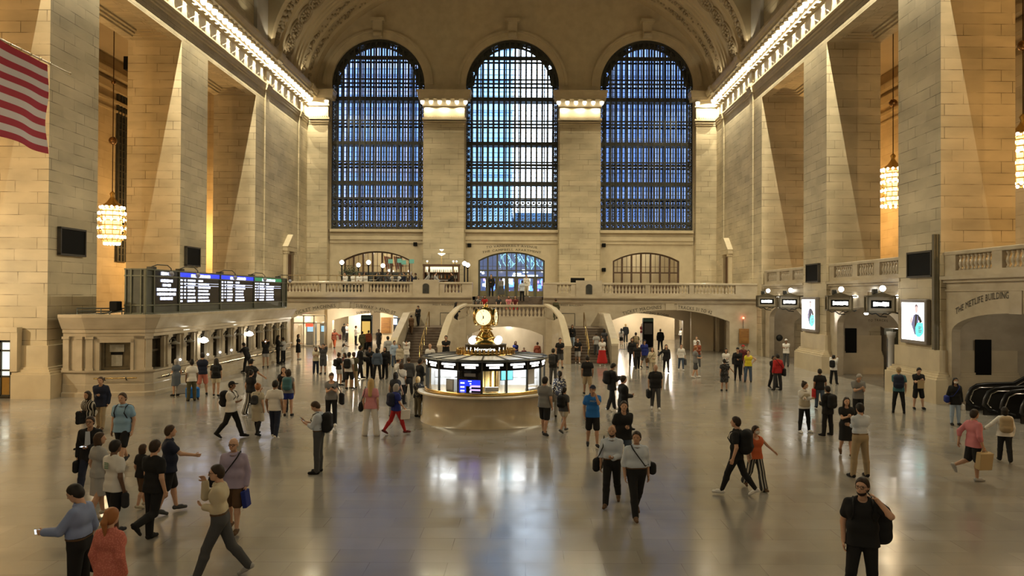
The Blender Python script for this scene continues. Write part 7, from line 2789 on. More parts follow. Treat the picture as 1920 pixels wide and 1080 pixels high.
# --- left of the booth
who('woman in cream top and navy trousers looking at her hands', 592, 651, 701, 165, 'stand', 'phone', 'phone', 'tee', 'cream', 'trousers', 'navy', 'bob', 'blk', 1, fem=True)
who('man in dark grey tee and shorts taking a picture', 606, 645, 701, 185, 'stand', 'photo', 'photo', 'tee', 'dgrey', 'shorts', 'dgrey', 'short', 'blk', 1)
i = who('woman in rust jacket and orange trousers walking out of the left passage', 627, 617, 653, 180, 'walk', 'side', 'down', 'jacket', 'rust', 'slim', 'orange', 'bob', 'blk', 2, fem=True)
bag(i, 'dark red bag of the woman in orange trousers', 'L', 'maroon', .3, .4, .14, drop=-.25)
who('person in pale top and black trousers in the doorway of the left passage', 652, 606, 641, 200, 'stand', 'low', 'low', 'tee', 'sky', 'trousers', 'black', 'short', 'blk', 2)
who('dark figure beside the person in the doorway of the left passage', 645, 607, 638, 20, 'stand', 'down', 'down', 'shirt', 'black', 'trousers', 'black', 'short', 'blk', 2)
who('person in white shirt left of the map totem in the left passage', 667, 611, 647, 90, 'stand', 'down', 'low', 'shirt', 'white', 'trousers', 'black', 'short', 'blk', 1)
who('person in an olive jacket walking into the left passage', 679, 622, 660, 0, 'stroll', 'down', 'down', 'jacket', 'olive', 'trousers', 'olive', 'short', 'dbr', 1)
who('person in a rust jacket walking into the left passage', 691, 620, 658, 355, 'stroll2', 'down', 'down', 'jacket', 'rust', 'trousers', 'black', 'short', 'brn', 0)
who('person in a long grey coat in the left passage', 710, 618, 656, 185, 'stroll', 'down', 'down', 'dress', 'dgrey', 'trousers', 'dgrey', 'short', 'blk', 1)
who('man in white shirt raising his arms in the crowd left of the booth', 644, 645, 692, 70, 'stand', 'photo', 'photo', 'tee', 'white', 'trousers', 'black', 'short', 'blk', 2)
i = who('woman in black tank top and grey shorts with a bag on her back', 635, 662, 723, 50, 'ease', 'far', 'low', 'tank', 'black', 'short', 'lgrey', 'bun', 'dbr', 1, fem=True)
backpack(i, 'round black bag on the back of the woman in grey shorts', 'black', .8)
who('woman with long dark hair facing left in the crowd', 646, 662, 716, 245, 'stand', 'low', 'far', 'tank', 'maroon', 'trousers', 'black', 'long', 'dbr', 1, fem=True)
i = who('man in white tee and black shorts with a black backpack in the crowd', 654, 661, 730, 15, 'ease', 'down', 'down', 'tee', 'white', 'shorts', 'black', 'short', 'blk', 2)
backpack(i, 'black backpack of the man in white tee in the crowd', 'black', .95)
who('person in olive top and tan trousers in the crowd', 663, 661, 728, 330, 'stand', 'down', 'low', 'tee', 'olive', 'trousers', 'tan', 'short', 'brn', 1)
i = who('man in a black suit with a bag, left of the dark trio', 675, 649, 711, 60, 'stroll', 'down', 'low', 'jacket', 'black', 'trousers', 'black', 'short', 'blk', 2)
bag(i, 'black bag held by the man in the black suit left of the trio', 'R', 'black', .3, .22, .14, drop=.0)
who('leftmost of the dark trio standing against the lit floor', 693, 650, 709, 175, 'stand', 'down', 'cross', 'shirt', 'black', 'trousers', 'black', 'short', 'blk', 2)
who('middle one of the dark trio, in a grey blue top', 707, 653, 712, 0, 'wide', 'down', 'down', 'shirt', 'denim', 'trousers', 'black', 'bob', 'blk', 1)
who('rightmost of the dark trio, in a long black coat', 722, 651, 710, 200, 'stand', 'down', 'low', 'jacket', 'black', 'trousers', 'black', 'bob', 'blk', 1)
who('man in a grey white shirt behind the dark trio', 727, 631, 684, 330, 'stand', 'down', 'down', 'shirt', 'lgrey', 'trousers', 'black', 'short', 'blk', 1)
who('person in a grey denim jacket near the foot of the left stairs', 739, 639, 688, 140, 'stand', 'low', 'down', 'jacket', 'lblue', 'trousers', 'denim', 'short', 'blk', 1)
who('person in beige behind the one in the denim jacket', 749, 646, 695, 200, 'stand', 'down', 'down', 'shirt', 'beige', 'trousers', 'dgrey', 'short', 'brn', 0)
i = who('woman in white holding a phone up at the foot of the left stairs', 762, 640, 688, 175, 'stand', 'photo', 'photo', 'shirt', 'white', 'trousers', 'lgrey', 'long', 'dbr', 0, fem=True)
who('man in white tee and pale cap left of the booth', 746, 670, 748, 60, 'stand', 'low', 'low', 'tee', 'white', 'trousers', 'dgrey', 'cap', 'brn', 1, cap='beige')
i = who('woman in white tee with brown hair and a dark strap', 752, 681, 758, 15, 'stand', 'down', 'down', 'tee', 'white', 'trousers', 'black', 'bob', 'brn', 1, fem=True)
shoulder_bag(i, 'dark handbag with a strap across the back of the woman in white tee', 'R', 'black', True, .26, .2, .56)
who('person in dark grey with a bag close to the booth', 766, 671, 740, 340, 'stroll', 'down', 'down', 'shirt', 'dgrey', 'trousers', 'black', 'short', 'brn', 1)
who('woman with dark hair and grey trousers beside the one in red trousers', 741, 699, 783, 15, 'stroll2', 'down', 'fwd', 'tank', 'char', 'trousers', 'grey', 'bob', 'blk', 1, fem=True, fat=1.2)
i = who('person in blue top, backpack and bright red trousers striding', 742, 719, 814, 55, 'walk2', 'down', 'fwd', 'tee', 'royal', 'slim', 'red', 'bob', 'gry', 0, 'maroon', fem=True)
backpack(i, 'dark blue backpack of the person in red trousers', 'navy', .95)
bag(i, 'white paper bag held by the person in red trousers', 'R', 'white', .3, .3, .06, drop=.0, flat=True)
i = who('woman with blonde hair in pink tee and white trousers', 695, 711, 817, 2, 'wide', 'down', 'down', 'tee', 'pink', 'wide', 'white', 'long', 'bln', 0, 'lgrey', fem=True)
shoulder_bag(i, 'small dark handbag at the side of the woman in the pink tee', 'L', 'black', False, .2, .26, .5)
i = who('woman in grey tank top and black trousers looking at her phone', 621, 700, 799, 165, 'stroll', 'phone', 'phone', 'tank', 'grey', 'trousers', 'black', 'pony', 'brn', 0, 'white', fem=True, look=20, fat=1.05)
phone(i, 'phone in the hands of the woman in the grey tank top', 'R')
shoulder_bag(i, 'black shoulder bag of the woman in the grey tank top', 'L', 'black', False, .26, .36, .5)
i = who('man in white shirt and grey trousers bent over his phone', 597, 752, 887, 270, 'stand', 'phone', 'phone', 'roll', 'sky', 'trousers', 'dgrey', 'short', 'brn', 0, look=35, tuck=True)
backpack(i, 'black backpack of the man bent over his phone', 'black')
phone(i, 'phone of the man in white shirt and grey trousers', 'L')
who('man in a dark top at the left side of the booth', 787, 673, 752, 50, 'stand', 'low', 'low', 'shirt', 'black', 'trousers', 'dgrey', 'short', 'blk', 2)
i = who('child with fair hair in camouflage clothes at the booth counter', 783, 707, 782, 40, 'stand', 'low', 'reach', 'shirt', 'camo', 'slim', 'camo', 'bob', 'bln', 0, fem=True, tpat='knit')
bag(i, 'black bag beside the child at the booth counter', 'L', 'black', .26, .3, .14, drop=.05)
who('grey haired man in white shirt behind the booth roof', 806, 645, 706, 185, 'stand', 'down', 'down', 'tee', 'white', 'trousers', 'tan', 'bald', 'gry', 0)
who('man in black tee with arms crossed and white trousers by the left stair wall', 836, 628, 690, 180, 'ease', 'cross', 'cross', 'tee', 'black', 'trousers', 'white', 'short', 'blk', 1)
# --- in the ramp under the landing
who('man in a dark red shirt in the lit archway under the landing', 1007, 642, 0, 10, 'stand', 'down', 'down', 'shirt', 'rust', 'trousers', 'black', 'short', 'dbr', 1, at=(.80, 57.0), z=-.81)
who('person with a long blue scarf in the lit archway', 967, 640, 0, 160, 'stand', 'down', 'low', 'dress', 'royal', 'slim', 'black', 'long', 'blk', 2, fem=True, at=(-.82, 56.6), z=-.76)
who('child of whom only the head shows in the lit archway', 983, 660, 0, 180, 'stand', 'down', 'down', 'tee', 'maroon', 'trousers', 'black', 'short', 'blk', 2, at=(-.2, 57.4), z=-.86, H=1.25)
# --- right of the booth
who('man in grey tee and black shorts right of the booth', 1021, 708, 817, 30, 'stroll', 'low', 'down', 'tee', 'grey', 'shorts', 'black', 'short', 'blk', 1, 'char', fat=1.12)
i = who('woman in grey top and beige shorts with a black backpack', 1057, 725, 811, 35, 'walk', 'down', 'down', 'tee', 'dgrey', 'short', 'beige', 'pony', 'blk', 1, 'dgrey', fem=True)
backpack(i, 'black backpack of the woman in beige shorts', 'black', .95)
i = who('woman in a white flowered shirt right of the booth', 1049, 697, 783, 10, 'stroll2', 'down', 'down', 'roll', 'cream', 'trousers', 'lgrey', 'pony', 'blk', 1, tpat='floral', fem=True)
bag(i, 'grey bag carried by the woman in the flowered shirt', 'L', 'grey', .42, .3, .16, drop=-.1)
i = who('boy in a bright blue lettered tee with a hand at his mouth', 1111, 724, 838, 178, 'stroll', 'face', 'down', 'tee', 'blue', 'shorts', 'black', 'cap', 'blk', 1, 'black', cap='navy')
m = MB()
gq = i['tor'](0, 0, .735)
text(m, 'MICH', .062, lambda u, v: (-u, .155 - u * u * 1.5, gq[2] + v), .19)
m.build('shirt_letters', mat('letters_cream', (.6, .55, .35), .7), i['P'])
i = who('man in a black jacket with mask and phone, walking right', 1147, 682, 771, 75, 'stroll', 'phone', 'phone', 'jacket', 'black', 'trousers', 'black', 'short', 'blk', 1, 'white', mask=True, look=20)
backpack(i, 'black backpack of the masked man in the black jacket', 'black', 1.0)
who('man in a dark suit walking right behind the bearded man in white', 1168, 706, 808, 72, 'stroll2', 'low', 'low', 'jacket', 'black', 'trousers', 'black', 'short', 'dbr', 0)
who('man in tight black tee and jeans behind the two men in white shirts', 1169, 754, 890, 165, 'stroll', 'belly', 'down', 'tee', 'black', 'trousers', 'denim', 'short', 'dbr', 0, fat=1.1, turn=20)
i = who('bearded man in white shirt and black trousers, left of the pair', 1147, 796, 947, 192, 'walk2', 'low', 'down', 'shirt', 'sky', 'trousers', 'black', 'bald', 'dbr', 1, 'brown', beard=True, tuck=True)
shoulder_bag(i, 'dark bag with a shoulder strap of the bearded man in white', 'R', 'black', False, .3, .26, .5, .08)
i = who('heavier man in pale blue shirt with a dark cross strap, right of the pair', 1193, 807, 970, 172, 'walk2', 'down', 'down', 'shirt', 'sky', 'trousers', 'black', 'short', 'dbr', 1, 'brown', tuck=True, fat=1.18, turn=25)
shoulder_bag(i, 'dark satchel with a cross strap of the man in the pale blue shirt', 'L', 'black', True, .26, .22, .56, .1)
i = who('heavy man in black polo and grey trousers carrying a black case', 1229, 685, 768, 182, 'stroll', 'down', 'carry', 'polo', 'black', 'trousers', 'dgrey', 'bald', 'gry', 1, 'white', fat=1.25)
bag(i, 'black briefcase of the man in the black polo', 'R', 'black', .42, .3, .12, drop=.04)
who('man in black tee and khaki shorts walking away towards the stairs', 1101, 668, 741, 358, 'stroll', 'down', 'down', 'tee', 'black', 'shorts', 'khaki', 'short', 'blk', 2)
i = who('dark dressed person with a backpack behind the right side of the booth', 1037, 654, 721, 20, 'stand', 'low', 'low', 'shirt', 'black', 'trousers', 'dgrey', 'short', 'blk', 1)
backpack(i, 'dark backpack behind the right side of the booth', 'char', .95)
who('man in black tee and shorts at the foot of the right stairs', 1050, 634, 690, 170, 'stand', 'low', 'down', 'tee', 'black', 'shorts', 'dgrey', 'short', 'blk', 1)
who('man in black tee and pale shorts at the foot of the right stairs', 1083, 634, 682, 180, 'stroll', 'down', 'low', 'tee', 'black', 'shorts', 'lgrey', 'short', 'dbr', 1, 'white')
who('woman in black jacket and jeans coming down the right stairs', 1073, 609, 651, 180, 'step', 'down', 'low', 'jacket', 'black', 'trousers', 'lblue', 'long', 'dbr', 1, fem=True, stair=True)
who('man in grey shirt going up the right stairs', 1118, 624, 667, 0, 'step', 'down', 'down', 'tee', 'lgrey', 'trousers', 'dgrey', 'short', 'dbr', 1, stair=True)
who('person in a patterned dark dress on the right stairs', 1133, 617, 662, 10, 'step2', 'down', 'down', 'dress', 'dgrey', 'none', 'black', 'bob', 'blk', 1, tpat='floral', fem=True, stair=True)
who('woman in white top and long red skirt at the foot of the right stairs', 1129, 633, 686, 175, 'stand', 'belly', 'belly', 'tee', 'white', 'longskirt', 'red', 'long', 'blk', 1, 'white', fem=True)
who('man in black sitting on the side of the left stairs landing', 784, 574, 612, 200, 'stroll', 'low', 'down', 'shirt', 'black', 'trousers', 'black', 'cap', 'blk', 1, stair=True)
who('person in dark olive going up the left stairs', 771, 591, 626, 5, 'step', 'low', 'low', 'jacket', 'brown', 'trousers', 'brown', 'short', 'dbr', 1, stair=True)
# --- landing, balcony doors and steps
who('dark haired person on the landing behind the curved left wall', 856, 567, 0, 60, 'stand', 'low', 'low', 'jacket', 'black', 'trousers', 'black', 'long', 'blk', 1, fem=True, at=(on_y(855, 566, 53.4).x, 53.4), z=2.08)
who('person on the landing behind the curved right wall', 1042, 560, 0, 330, 'stand', 'low', 'down', 'shirt', 'olive', 'trousers', 'olive', 'short', 'brn', 0, at=(on_y(1042, 560, 54.6).x, 54.6), z=2.34)
for lb, px, yh, y, z, kw in (('man in black in front of the second glazed door', 921, 515, 66.8, 4.2, dict(tc='black', bc='black', hd=180)), ('person in grey in front of the third glazed door', 940, 521, 66.5, 4.2, dict(tc='grey', bc='dgrey', hd=0, bot='longskirt')),
                             ('man in white in front of the right glazed doors', 987, 514, 66.5, 4.2, dict(tc='white', bc='beige', hd=190)), ('man in white shirt and black trousers on the upper steps', 979, 526, 58.4, 3.88, dict(tc='sky', bc='black', hd=10))):
    d_ = dict(kw)
    p = on_y(px, yh, y)
    who(lb, px, yh, 0, d_.pop('hd'), 'stand', 'down', 'low', 'shirt', hc='blk', at=(p.x, y), z=z, skin=1, **d_)
for lb, px, tc, bc, pat, hr in (('person in a flowered shirt sitting at the left end of the upper steps', 897, 'white', 'dgrey', 'floral', 'short'), ('person in red sitting on the upper steps', 909, 'red', 'maroon', None, 'bob'),
                                ('person in dark clothes sitting in the middle of the upper steps', 935, 'char', 'dgrey', None, 'short'), ('person in pink sitting on the upper steps', 954, 'rose', 'coral', None, 'bob'), ('person in maroon sitting beside the one in pink', 966, 'maroon', 'red', None, 'long')):
    p = on_y(px, 550, 57.9)
    who(lb, px, 549, 0, 180, 'sit', 'lap', 'lap', 'tee', tc, 'trousers', bc, hr, 'dbr', 1, tpat=pat, at=(p.x, 57.86), z=3.40, H=1.62)
# --- passage on the right
who('person in blue at the far left of the right passage', 1156, 607, 634, 20, 'stroll', 'down', 'down', 'shirt', 'denim', 'trousers', 'black', 'short', 'blk', 1)
who('woman in white top and black skirt in the right passage', 1165, 616, 648, 15, 'stroll', 'down', 'down', 'tee', 'white', 'skirt', 'black', 'long', 'blk', 1, fem=True)
who('person in black with a pale head scarf in the right passage', 1173, 608, 643, 10, 'stroll2', 'down', 'down', 'jacket', 'black', 'trousers', 'black', 'short', 'bln', 1)
who('woman in dark red top and white trousers left of the black totem', 1204, 607, 641, 185, 'stroll', 'low', 'low', 'tee', 'maroon', 'trousers', 'white', 'long', 'dbr', 0, fem=True)
i = who('man with a khaki backpack walking into the right passage', 1192, 624, 668, 5, 'stroll', 'down', 'down', 'tee', 'olive', 'trousers', 'black', 'short', 'blk', 1)
backpack(i, 'khaki backpack of the man walking into the right passage', 'khaki', .95)
who('person in a black suit over white leaving the right passage', 1185, 634, 687, 180, 'stroll', 'down', 'down', 'jacket', 'black', 'slim', 'black', 'bob', 'blk', 1, fem=True)
who('man in black tee and trousers leaving the right passage', 1195, 644, 693, 180, 'stroll2', 'down', 'down', 'tee', 'black', 'trousers', 'black', 'short', 'blk', 2)
who('man in a blue jacket and cap leaving the right passage', 1208, 638, 690, 160, 'stroll', 'down', 'down', 'jacket', 'royal', 'shorts', 'dgrey', 'cap', 'blk', 1, cap='navy')
who('man in a black suit walking away right of the black totem', 1238, 617, 658, 0, 'stroll', 'down', 'down', 'jacket', 'black', 'trousers', 'black', 'bald', 'dbr', 1)
who('man in white shirt at the doorway of the right passage', 1278, 615, 649, 40, 'stand', 'down', 'low', 'shirt', 'white', 'trousers', 'black', 'short', 'dbr', 1, tuck=True)
who('woman in white top under a black jacket, hair loose', 1249, 647, 699, 180, 'stroll', 'down', 'side', 'jacket', 'black', 'slim', 'black', 'long', 'dbr', 0, fem=True)
i = who('woman in white blouse with a brown bag before the right passage', 1223, 652, 706, 185, 'stroll2', 'low', 'down', 'roll', 'cream', 'trousers', 'beige', 'long', 'brn', 0, fem=True)
shoulder_bag(i, 'brown bag of the woman in the white blouse', 'R', 'brown', True, .28, .26, .55)
i = who('woman in pale pink blouse and jeans carrying a handbag', 1277, 646, 695, 180, 'stroll', 'carry', 'down', 'roll', 'white', 'slim', 'denim', 'bun', 'brn', 0, 'white', fem=True)
bag(i, 'grey handbag of the woman in the pale pink blouse', 'L', 'dgrey', .26, .34, .1, drop=.04)
i = who('woman in white top carrying a white bag, behind the two others', 1306, 631, 677, 190, 'stroll', 'down', 'low', 'shirt', 'white', 'trousers', 'lgrey', 'short', 'brn', 0, fem=True)
bag(i, 'white bag of the woman behind the two others', 'L', 'white', .3, .4, .1, drop=-.15, flat=True)
who('person in a dark rust top behind the one in grey', 1308, 640, 688, 185, 'stroll', 'low', 'down', 'shirt', 'rust', 'trousers', 'dgrey', 'short', 'dbr', 2)
who('person with ginger hair in grey tee and shorts, seen from the side', 1304, 650, 709, 85, 'stroll', 'low', 'low', 'tee', 'grey', 'shorts', 'dgrey', 'short', 'gng', 0, 'white')
# --- right side
who('woman with long dark hair in black and white near the wall cabinet', 1361, 654, 708, 180, 'stand', 'belly', 'belly', 'shirt', 'white', 'skirt', 'black', 'long', 'blk', 1, fem=True)
who('woman in a long grey dress with a shawl seen from behind', 1358, 674, 733, 5, 'stand', 'down', 'side', 'dress', 'dgrey', 'none', 'black', 'bun', 'blk', 1, tpat='knit', fem=True, fat=1.15)
who('man in black with a black hat beside the woman in yellow', 1383, 652, 713, 195, 'stand', 'low', 'down', 'shirt', 'black', 'slim', 'black', 'cap', 'blk', 0, cap='black')
who('woman in bright yellow top and jeans with a hand on her hip', 1403, 657, 716, 195, 'ease', 'hip', 'down', 'tank', 'yellow', 'trousers', 'denim', 'bun', 'brn', 0, fem=True)
who('person in red cap and dark red shirt behind the man in the hat', 1393, 647, 702, 170, 'stand', 'down', 'down', 'shirt', 'maroon', 'trousers', 'black', 'cap', 'blk', 1, cap='red')
i = who('man in red shirt and dark jeans with a big black bag', 1458, 664, 732, 345, 'wide', 'down', 'down', 'shirt', 'red', 'trousers', 'char', 'short', 'blk', 2)
shoulder_bag(i, 'big black bag of the man in the red shirt', 'R', 'black', True, .5, .34, .5)
who('person in black half hidden by the man in the red shirt', 1450, 668, 728, 150, 'stroll', 'down', 'cross', 'shirt', 'black', 'trousers', 'black', 'short', 'blk', 2)
who('man in white tee and white cap standing in the farthest right bay', 1474, 636, 687, 215, 'stand', 'cross', 'cross', 'tee', 'white', 'trousers', 'dgrey', 'cap', 'blk', 2, cap='white')
i = who('person in white with a black backpack taking a picture by the pier', 1563, 666, 720, 45, 'wide', 'photo', 'photo', 'tee', 'white', 'trousers', 'black', 'short', 'blk', 2)
backpack(i, 'black backpack of the person taking a picture by the pier', 'black', .9)
i = who('man in black tee and jeans walking away with a red bag', 1537, 693, 767, 10, 'stroll', 'down', 'down', 'tee', 'black', 'trousers', 'denim', 'short', 'blk', 2)
bag(i, 'red bag of the man in black tee and jeans', 'L', 'red', .28, .36, .1, drop=-.05)
who('woman in beige vest over white sleeves with arms crossed', 1508, 716, 811, 165, 'wide', 'cross', 'cross', 'vest', 'white', 'slim', 'black', 'bun', 'dbr', 0, 'white', fem=True, turn=-40)
m = Blob()
i = PEOPLE[-1]
for a, r in ((.73, .064), (.62, .056), (.545, .066)):
    m.cap(i['tor'](-.04, .006, a), i['tor'](.04, .006, a), r * i['g'] + .022, r * i['g'] + .022, .05)
m.cut(i['tor'](0, 0, .49), (0, 0, -1))
link_np('vest', [m.mesh(.018)], cloth('beige'), i['P'])
i = who('man in black jacket and trousers with a black backpack, seen from behind', 1552, 724, 817, 335, 'wide', 'low', 'low', 'jacket', 'black', 'trousers', 'black', 'short', 'blk', 2)
backpack(i, 'black backpack of the man in black jacket on the right', 'black', 1.0)
i = who('man in short sleeved grey shirt reading his phone on the right', 1609, 700, 792, 182, 'stand', 'phone', 'phone', 'tee', 'grey', 'trousers', 'black', 'short', 'gry', 0, look=38)
who('woman with long hair in a black dress holding her hands up', 1587, 745, 855, 190, 'step', 'phone', 'phone', 'dress', 'black', 'none', 'black', 'long', 'dbr', 0, 'brown', fem=True)
who('man in pale blue shirt and khaki trousers with arms folded, back turned', 1613, 757, 895, 350, 'wide', 'cross', 'cross', 'shirt', 'sky', 'trousers', 'khaki', 'short', 'blk', 1, tuck=True)
i = who('man in black shirt with a backpack and white sneakers striding left', 1381, 780, 929, 300, 'walk', 'down', 'back', 'polo', 'black', 'slim', 'black', 'short', 'dbr', 0, 'white')
backpack(i, 'black backpack of the man in white sneakers', 'black', 1.1)
i = who('masked woman in orange red top and striped trousers', 1416, 797, 917, 170, 'walk', 'side', 'down', 'sundress' if False else 'tank', 'orange', 'wide', 'char', 'short', 'dbr', 0, 'brown', bpat='vstripe', fem=True, mask=True, turn=-30)
i = who('man with glasses and beard in black tee holding a phone to his ear', 1617, 897, 1137, 200, 'ease', 'ear', 'down', 'tee', 'black', 'trousers', 'black', 'short', 'dbr', 0, beard=True, glasses=True, turn=22, fat=1.12)
phone(i, 'phone at the ear of the bearded man in black tee', 'L', False)
backpack(i, 'black backpack hanging behind the bearded man in black tee', 'black', 1.05, -.12, .61)
i = who('man in pink shirt and black shorts walking right with a paper bag', 1826, 769, 901, 80, 'kick2', 'back', 'carry', 'roll', 'rose', 'shorts', 'black', 'short', 'dbr', 1, 'lgrey', fat=1.1)
bag(i, 'brown paper shopping bag of the man in the pink shirt', 'R', 'tan', .34, .4, .16, drop=.06, flat=True)
i = who('woman in white top and black trousers with a big woven bag on her back', 1884, 765, 867, 20, 'stroll', 'side', 'down', 'shirt', 'white', 'trousers', 'black', 'bob', 'blk', 3, fem=True, fat=1.2)
backpack(i, 'big beige woven bag on the back of the woman in white', 'khaki', 1.05)
i = who('masked woman in black jacket and jeans with a blue cross bag', 1791, 709, 797, 185, 'stand', 'down', 'down', 'jacket', 'black', 'slim', 'lblue', 'long', 'blk', 1, fem=True, mask=True)
shoulder_bag(i, 'blue bag with a white strap of the masked woman', 'R', 'royal', True, .3, .22, .55)
bag(i, 'white plastic bag in the hand of the masked woman', 'L', 'white', .2, .2, .1, drop=.03)
i = who('person in teal top and cap with a large dark backpack by the pier', 1685, 689, 775, 25, 'wide', 'low', 'down', 'tee', 'teal', 'slim', 'black', 'cap', 'bln', 0, cap='khaki')
backpack(i, 'large dark backpack of the person in the teal top', 'navy', 1.05)
i = who('person in black tee and black skirt leaning by the pier with a folder', 1722, 689, 767, 185, 'wide', 'phone', 'phone', 'tee', 'black', 'shorts', 'black', 'short', 'blk', 0, look=25)
t = thing('folder', 'cream folder held by the person leaning by the pier', 'folder')
put(t, i)
q = i['tips'][0][0]
m = MB()
m.rbox(q[0] - .06, q[0] + .18, q[1] - .01, q[1] + .01, q[2] - .34, q[2] - .02, .004)
m.build('cover', cloth('tan'), t)
# --- behind the booth glass
for lb, a, tc in (('clerk in dark clothes inside the left part of the booth', -0.78, 'char'), ('clerk in pale shirt at the far left inside the booth', -1.15, 'white')):
    who(lb, 0, 0, 0, 180, 'sit', 'lap', 'lap', 'shirt', tc, 'trousers', 'black', 'short', 'blk', 2, at=(BC[0] + 1.05 * math.sin(a), BC[1] - 1.05 * math.cos(a)), z=.62, H=1.62, lod=1)
# ------------------------------------------------------------------ restaurant guests on their platform
m = MB()
m.box(-19.4, -5.6, 60.2, 66.3, 4.2, 4.75)
struct(m, 'floor_platform', 'dark_wood')
tp, ch = None, None
def dining_table(x, y, z, lb):
    t = thing('dining_table', lb, 'table', (x, y, z), group='restaurant tables')
    m = MB()
    m.lathe([(.42, .72), (.44, .735), (.42, .75)], 18)
    m.build('tabletop', cloth('white'), t)
    m = MB()
    m.lathe([(.25, 0), (.05, .05), (.04, .7)], 10)
    m.build('pedestal', 'black_panel', t)
    return t
def dining_chair(x, y, z, rz_, lb):
    t = thing('dining_chair', lb, 'chair', (x, y, z), rz_, 'restaurant chairs')
    m = MB()
    m.rbox(-.21, .21, -.21, .21, .43, .48, .02)
    m.build('seat', 'dark_wood', t)
    m = MB()
    m.rbox(-.21, .21, -.23, -.19, .5, .92, .015)
    m.build('backrest', 'dark_wood', t)
    for sx in (-1, 1):
        for sy in (-1, 1):
            m = MB()
            m.box(sx * .18 - .02, sx * .18 + .02, sy * .18 - .02, sy * .18 + .02, 0, .43)
            m.build('leg', 'dark_wood', t)
    return t
for k, (px, y) in enumerate(((698, 61.6), (742, 61.6), (787, 61.6), (832, 61.6), (720, 64.4), (764, 64.4))):
    p = on_y(px, 515, y)
    wh = ('first', 'second', 'third', 'fourth')[k] + ' along the railing' if k < 4 else ('at the back left', 'at the back right')[k - 4]
    dining_table(p.x, y, 4.75, 'small white topped restaurant table, ' + wh)
    for s in (-1, 1):
        dining_chair(p.x + s * .72, y, 4.75, s * PI / 2, 'wooden chair at the table ' + wh + (', on its left' if s < 0 else ', on its right'))
        tc = ('black', 'dgrey', 'white', 'navy', 'char', 'lgrey', 'maroon')[(k * 2 + s) % 7]
        who('guest in %s seated at the table %s, on its %s' % ({'dgrey': 'dark grey', 'char': 'charcoal', 'lgrey': 'light grey'}.get(tc, tc), wh, 'left' if s < 0 else 'right'), 0, 0, 0, 90 if s < 0 else 270, 'sit', 'lap', 'lap', 'shirt', tc, 'trousers', 'black',
            ('short', 'bob', 'short', 'long')[(k + s) % 4], ('blk', 'brn', 'gry', 'dbr')[k % 4], k % 3, at=(p.x + s * .68, y), z=4.75 + .48, H=1.66, lod=2)
for k, (px, hd) in enumerate(((647, 200), (663, 20), (674, 180), (686, 330))):
    p = on_y(px, 511, 58.6 + .25 * (k % 2))
    who(('waiter in white shirt beside the potted tree', 'second waiter in white shirt, right of the one by the tree', 'third waiter in white shirt, facing the hall', 'waiter in white shirt under the tallest globe lamp')[k], px, 511, 0, hd, 'stand', 'low', 'low', 'shirt', 'white', 'trousers', 'black', 'short', 'blk', k % 3, at=(p.x, p.y), z=4.2, H=1.78, lod=2)
# ------------------------------------------------------------------ light
W = bpy.data.worlds.new('world')
SC.world = W
W.use_nodes = True
W.node_tree.nodes['Background'].inputs['Color'].default_value = (0.76, 0.88, 1.0, 1)
W.node_tree.nodes['Background'].inputs['Strength'].default_value = 5.5

def spot(name, loc, power, col):
    d = bpy.data.lights.new(name, 'SPOT')
    d.energy, d.color, d.shadow_soft_size, d.spot_size, d.spot_blend = power, col, 0.0, math.radians(165), 0.25
    o = bpy.data.objects.new(name, d)
    COL.objects.link(o)
    o.location = loc
    return o

def point(name, loc, power, col, r=0.0):
    d = bpy.data.lights.new(name, 'POINT')
    d.energy, d.color, d.shadow_soft_size = power, col, r
    o = bpy.data.objects.new(name, d)
    COL.objects.link(o)
    o.location = loc
    return o
LAMPC = (1.0, 0.88, 0.60)
AMBER = (1.0, 0.60, 0.22)
WHITE = (1.0, 0.90, 0.72)
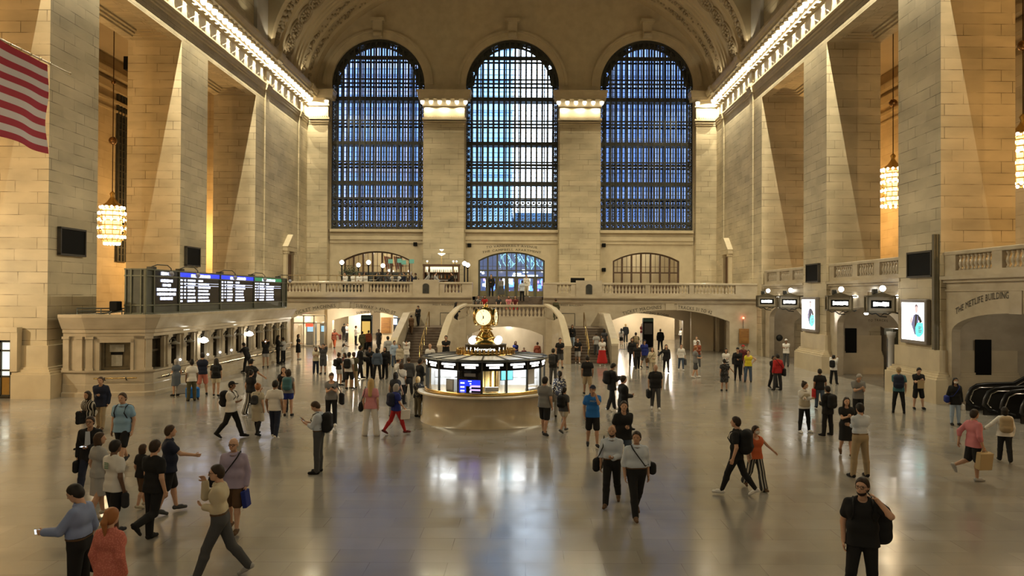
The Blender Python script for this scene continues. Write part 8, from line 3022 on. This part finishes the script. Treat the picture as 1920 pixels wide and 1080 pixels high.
# the rows of cornice lamps along both sides of the hall and over the capitals
for X, sg in ((XL, 1), (XR, -1)):
    y = -12.2
    while y < 68:
        spot('cornice_light', (X + sg * 0.52, y, 21.64), 600 if y > 34 else (380 if y > 22 else 100), LAMPC)
        y += 1.6
for cx, hw in ((WCX[0] + 6.065, 1.8), (WCX[1] + 6.065, 1.8), (XL + 0.92, 0.75), (XR - 0.92, 0.75)):
    for k in range(3 if hw > 1 else 1):
        spot('capital_light', (cx + (k - 1) * hw * 0.8 if hw > 1 else cx, YW - 1.06, 21.12), 85, LAMPC)
# cove lamps on top of the cornices, aimed at the vault
for X, sg in ((XL, 1), (XR, -1)):
    for k in range(8):
        o = spot('cove_light', (X + sg * 0.8, 36.0 + 4.2 * k, 22.9), 60, LAMPC)
        o.rotation_euler = (PI, 0.35 * sg, 0)
        o.data.spot_size = math.radians(120)
# lamps of the east balcony behind the camera
for x in (-13, -5, 3, 11):
    point('east_lamp', (x, -9.0, 9.0), 250, (1.0, 0.9, 0.74))
# chandeliers of the aisles
for X in (-24.85, 21.9):
    for y in (10, 22, 34, 46, 57):
        point('chandelier_light', (X, y, 10.6 if y < 40 else (8.3 if X < 0 else 10.8)), 1000, AMBER)
point('entrance_light', (-23.6, 27.0, 5.0), 700, (1.0, 0.84, 0.56))
# passages, ramp, lobbies, bays
for x, y, p in ((-14.6, 66, 120), (-12.7, 70, 260), (-9, 78, 260), (-8, 66, 120), (-15, 60.3, 60), (-17.8, 68, 90), (12.2, 66, 110), (8.1, 67, 150), (8.5, 80, 150), (10, 73, 160), (7.0, 60.5, 60), (15, 74, 60)):
    point('passage_light', (x, y, 2.55), p * (3.0 if x < 0 else 1.5), WHITE)
point('ramp_light', (XC, 56.5, 1.9), 170, WHITE)
point('ramp_light', (XC - 1.5, 53.5, 1.9), 100, WHITE)
for x, y in ((WCX[0], 72.0), (WCX[2], 72.0), (WCX[1], 73.5)):
    point('lobby_light', (x, y, 8.3), 150, WHITE)
for y in (38.5, 51.0, 27.0):
    point('bay_light', (18.6, y, 3.4), 60, WHITE)
SC.view_settings.view_transform = 'Standard'
SC.view_settings.look = 'None'
SC.view_settings.exposure = 0.5
SC.view_settings.gamma = 1.0
SC.view_settings.use_curve_mapping = False
cy = SC.cycles
cy.use_denoising = True
cy.max_bounces = 6
cy.diffuse_bounces = 3
cy.glossy_bounces = 3
cy.transmission_bounces = 4
cy.transparent_max_bounces = 12
cy.sample_clamp_indirect = 4.0
cy.caustics_reflective = False
cy.caustics_refractive = False
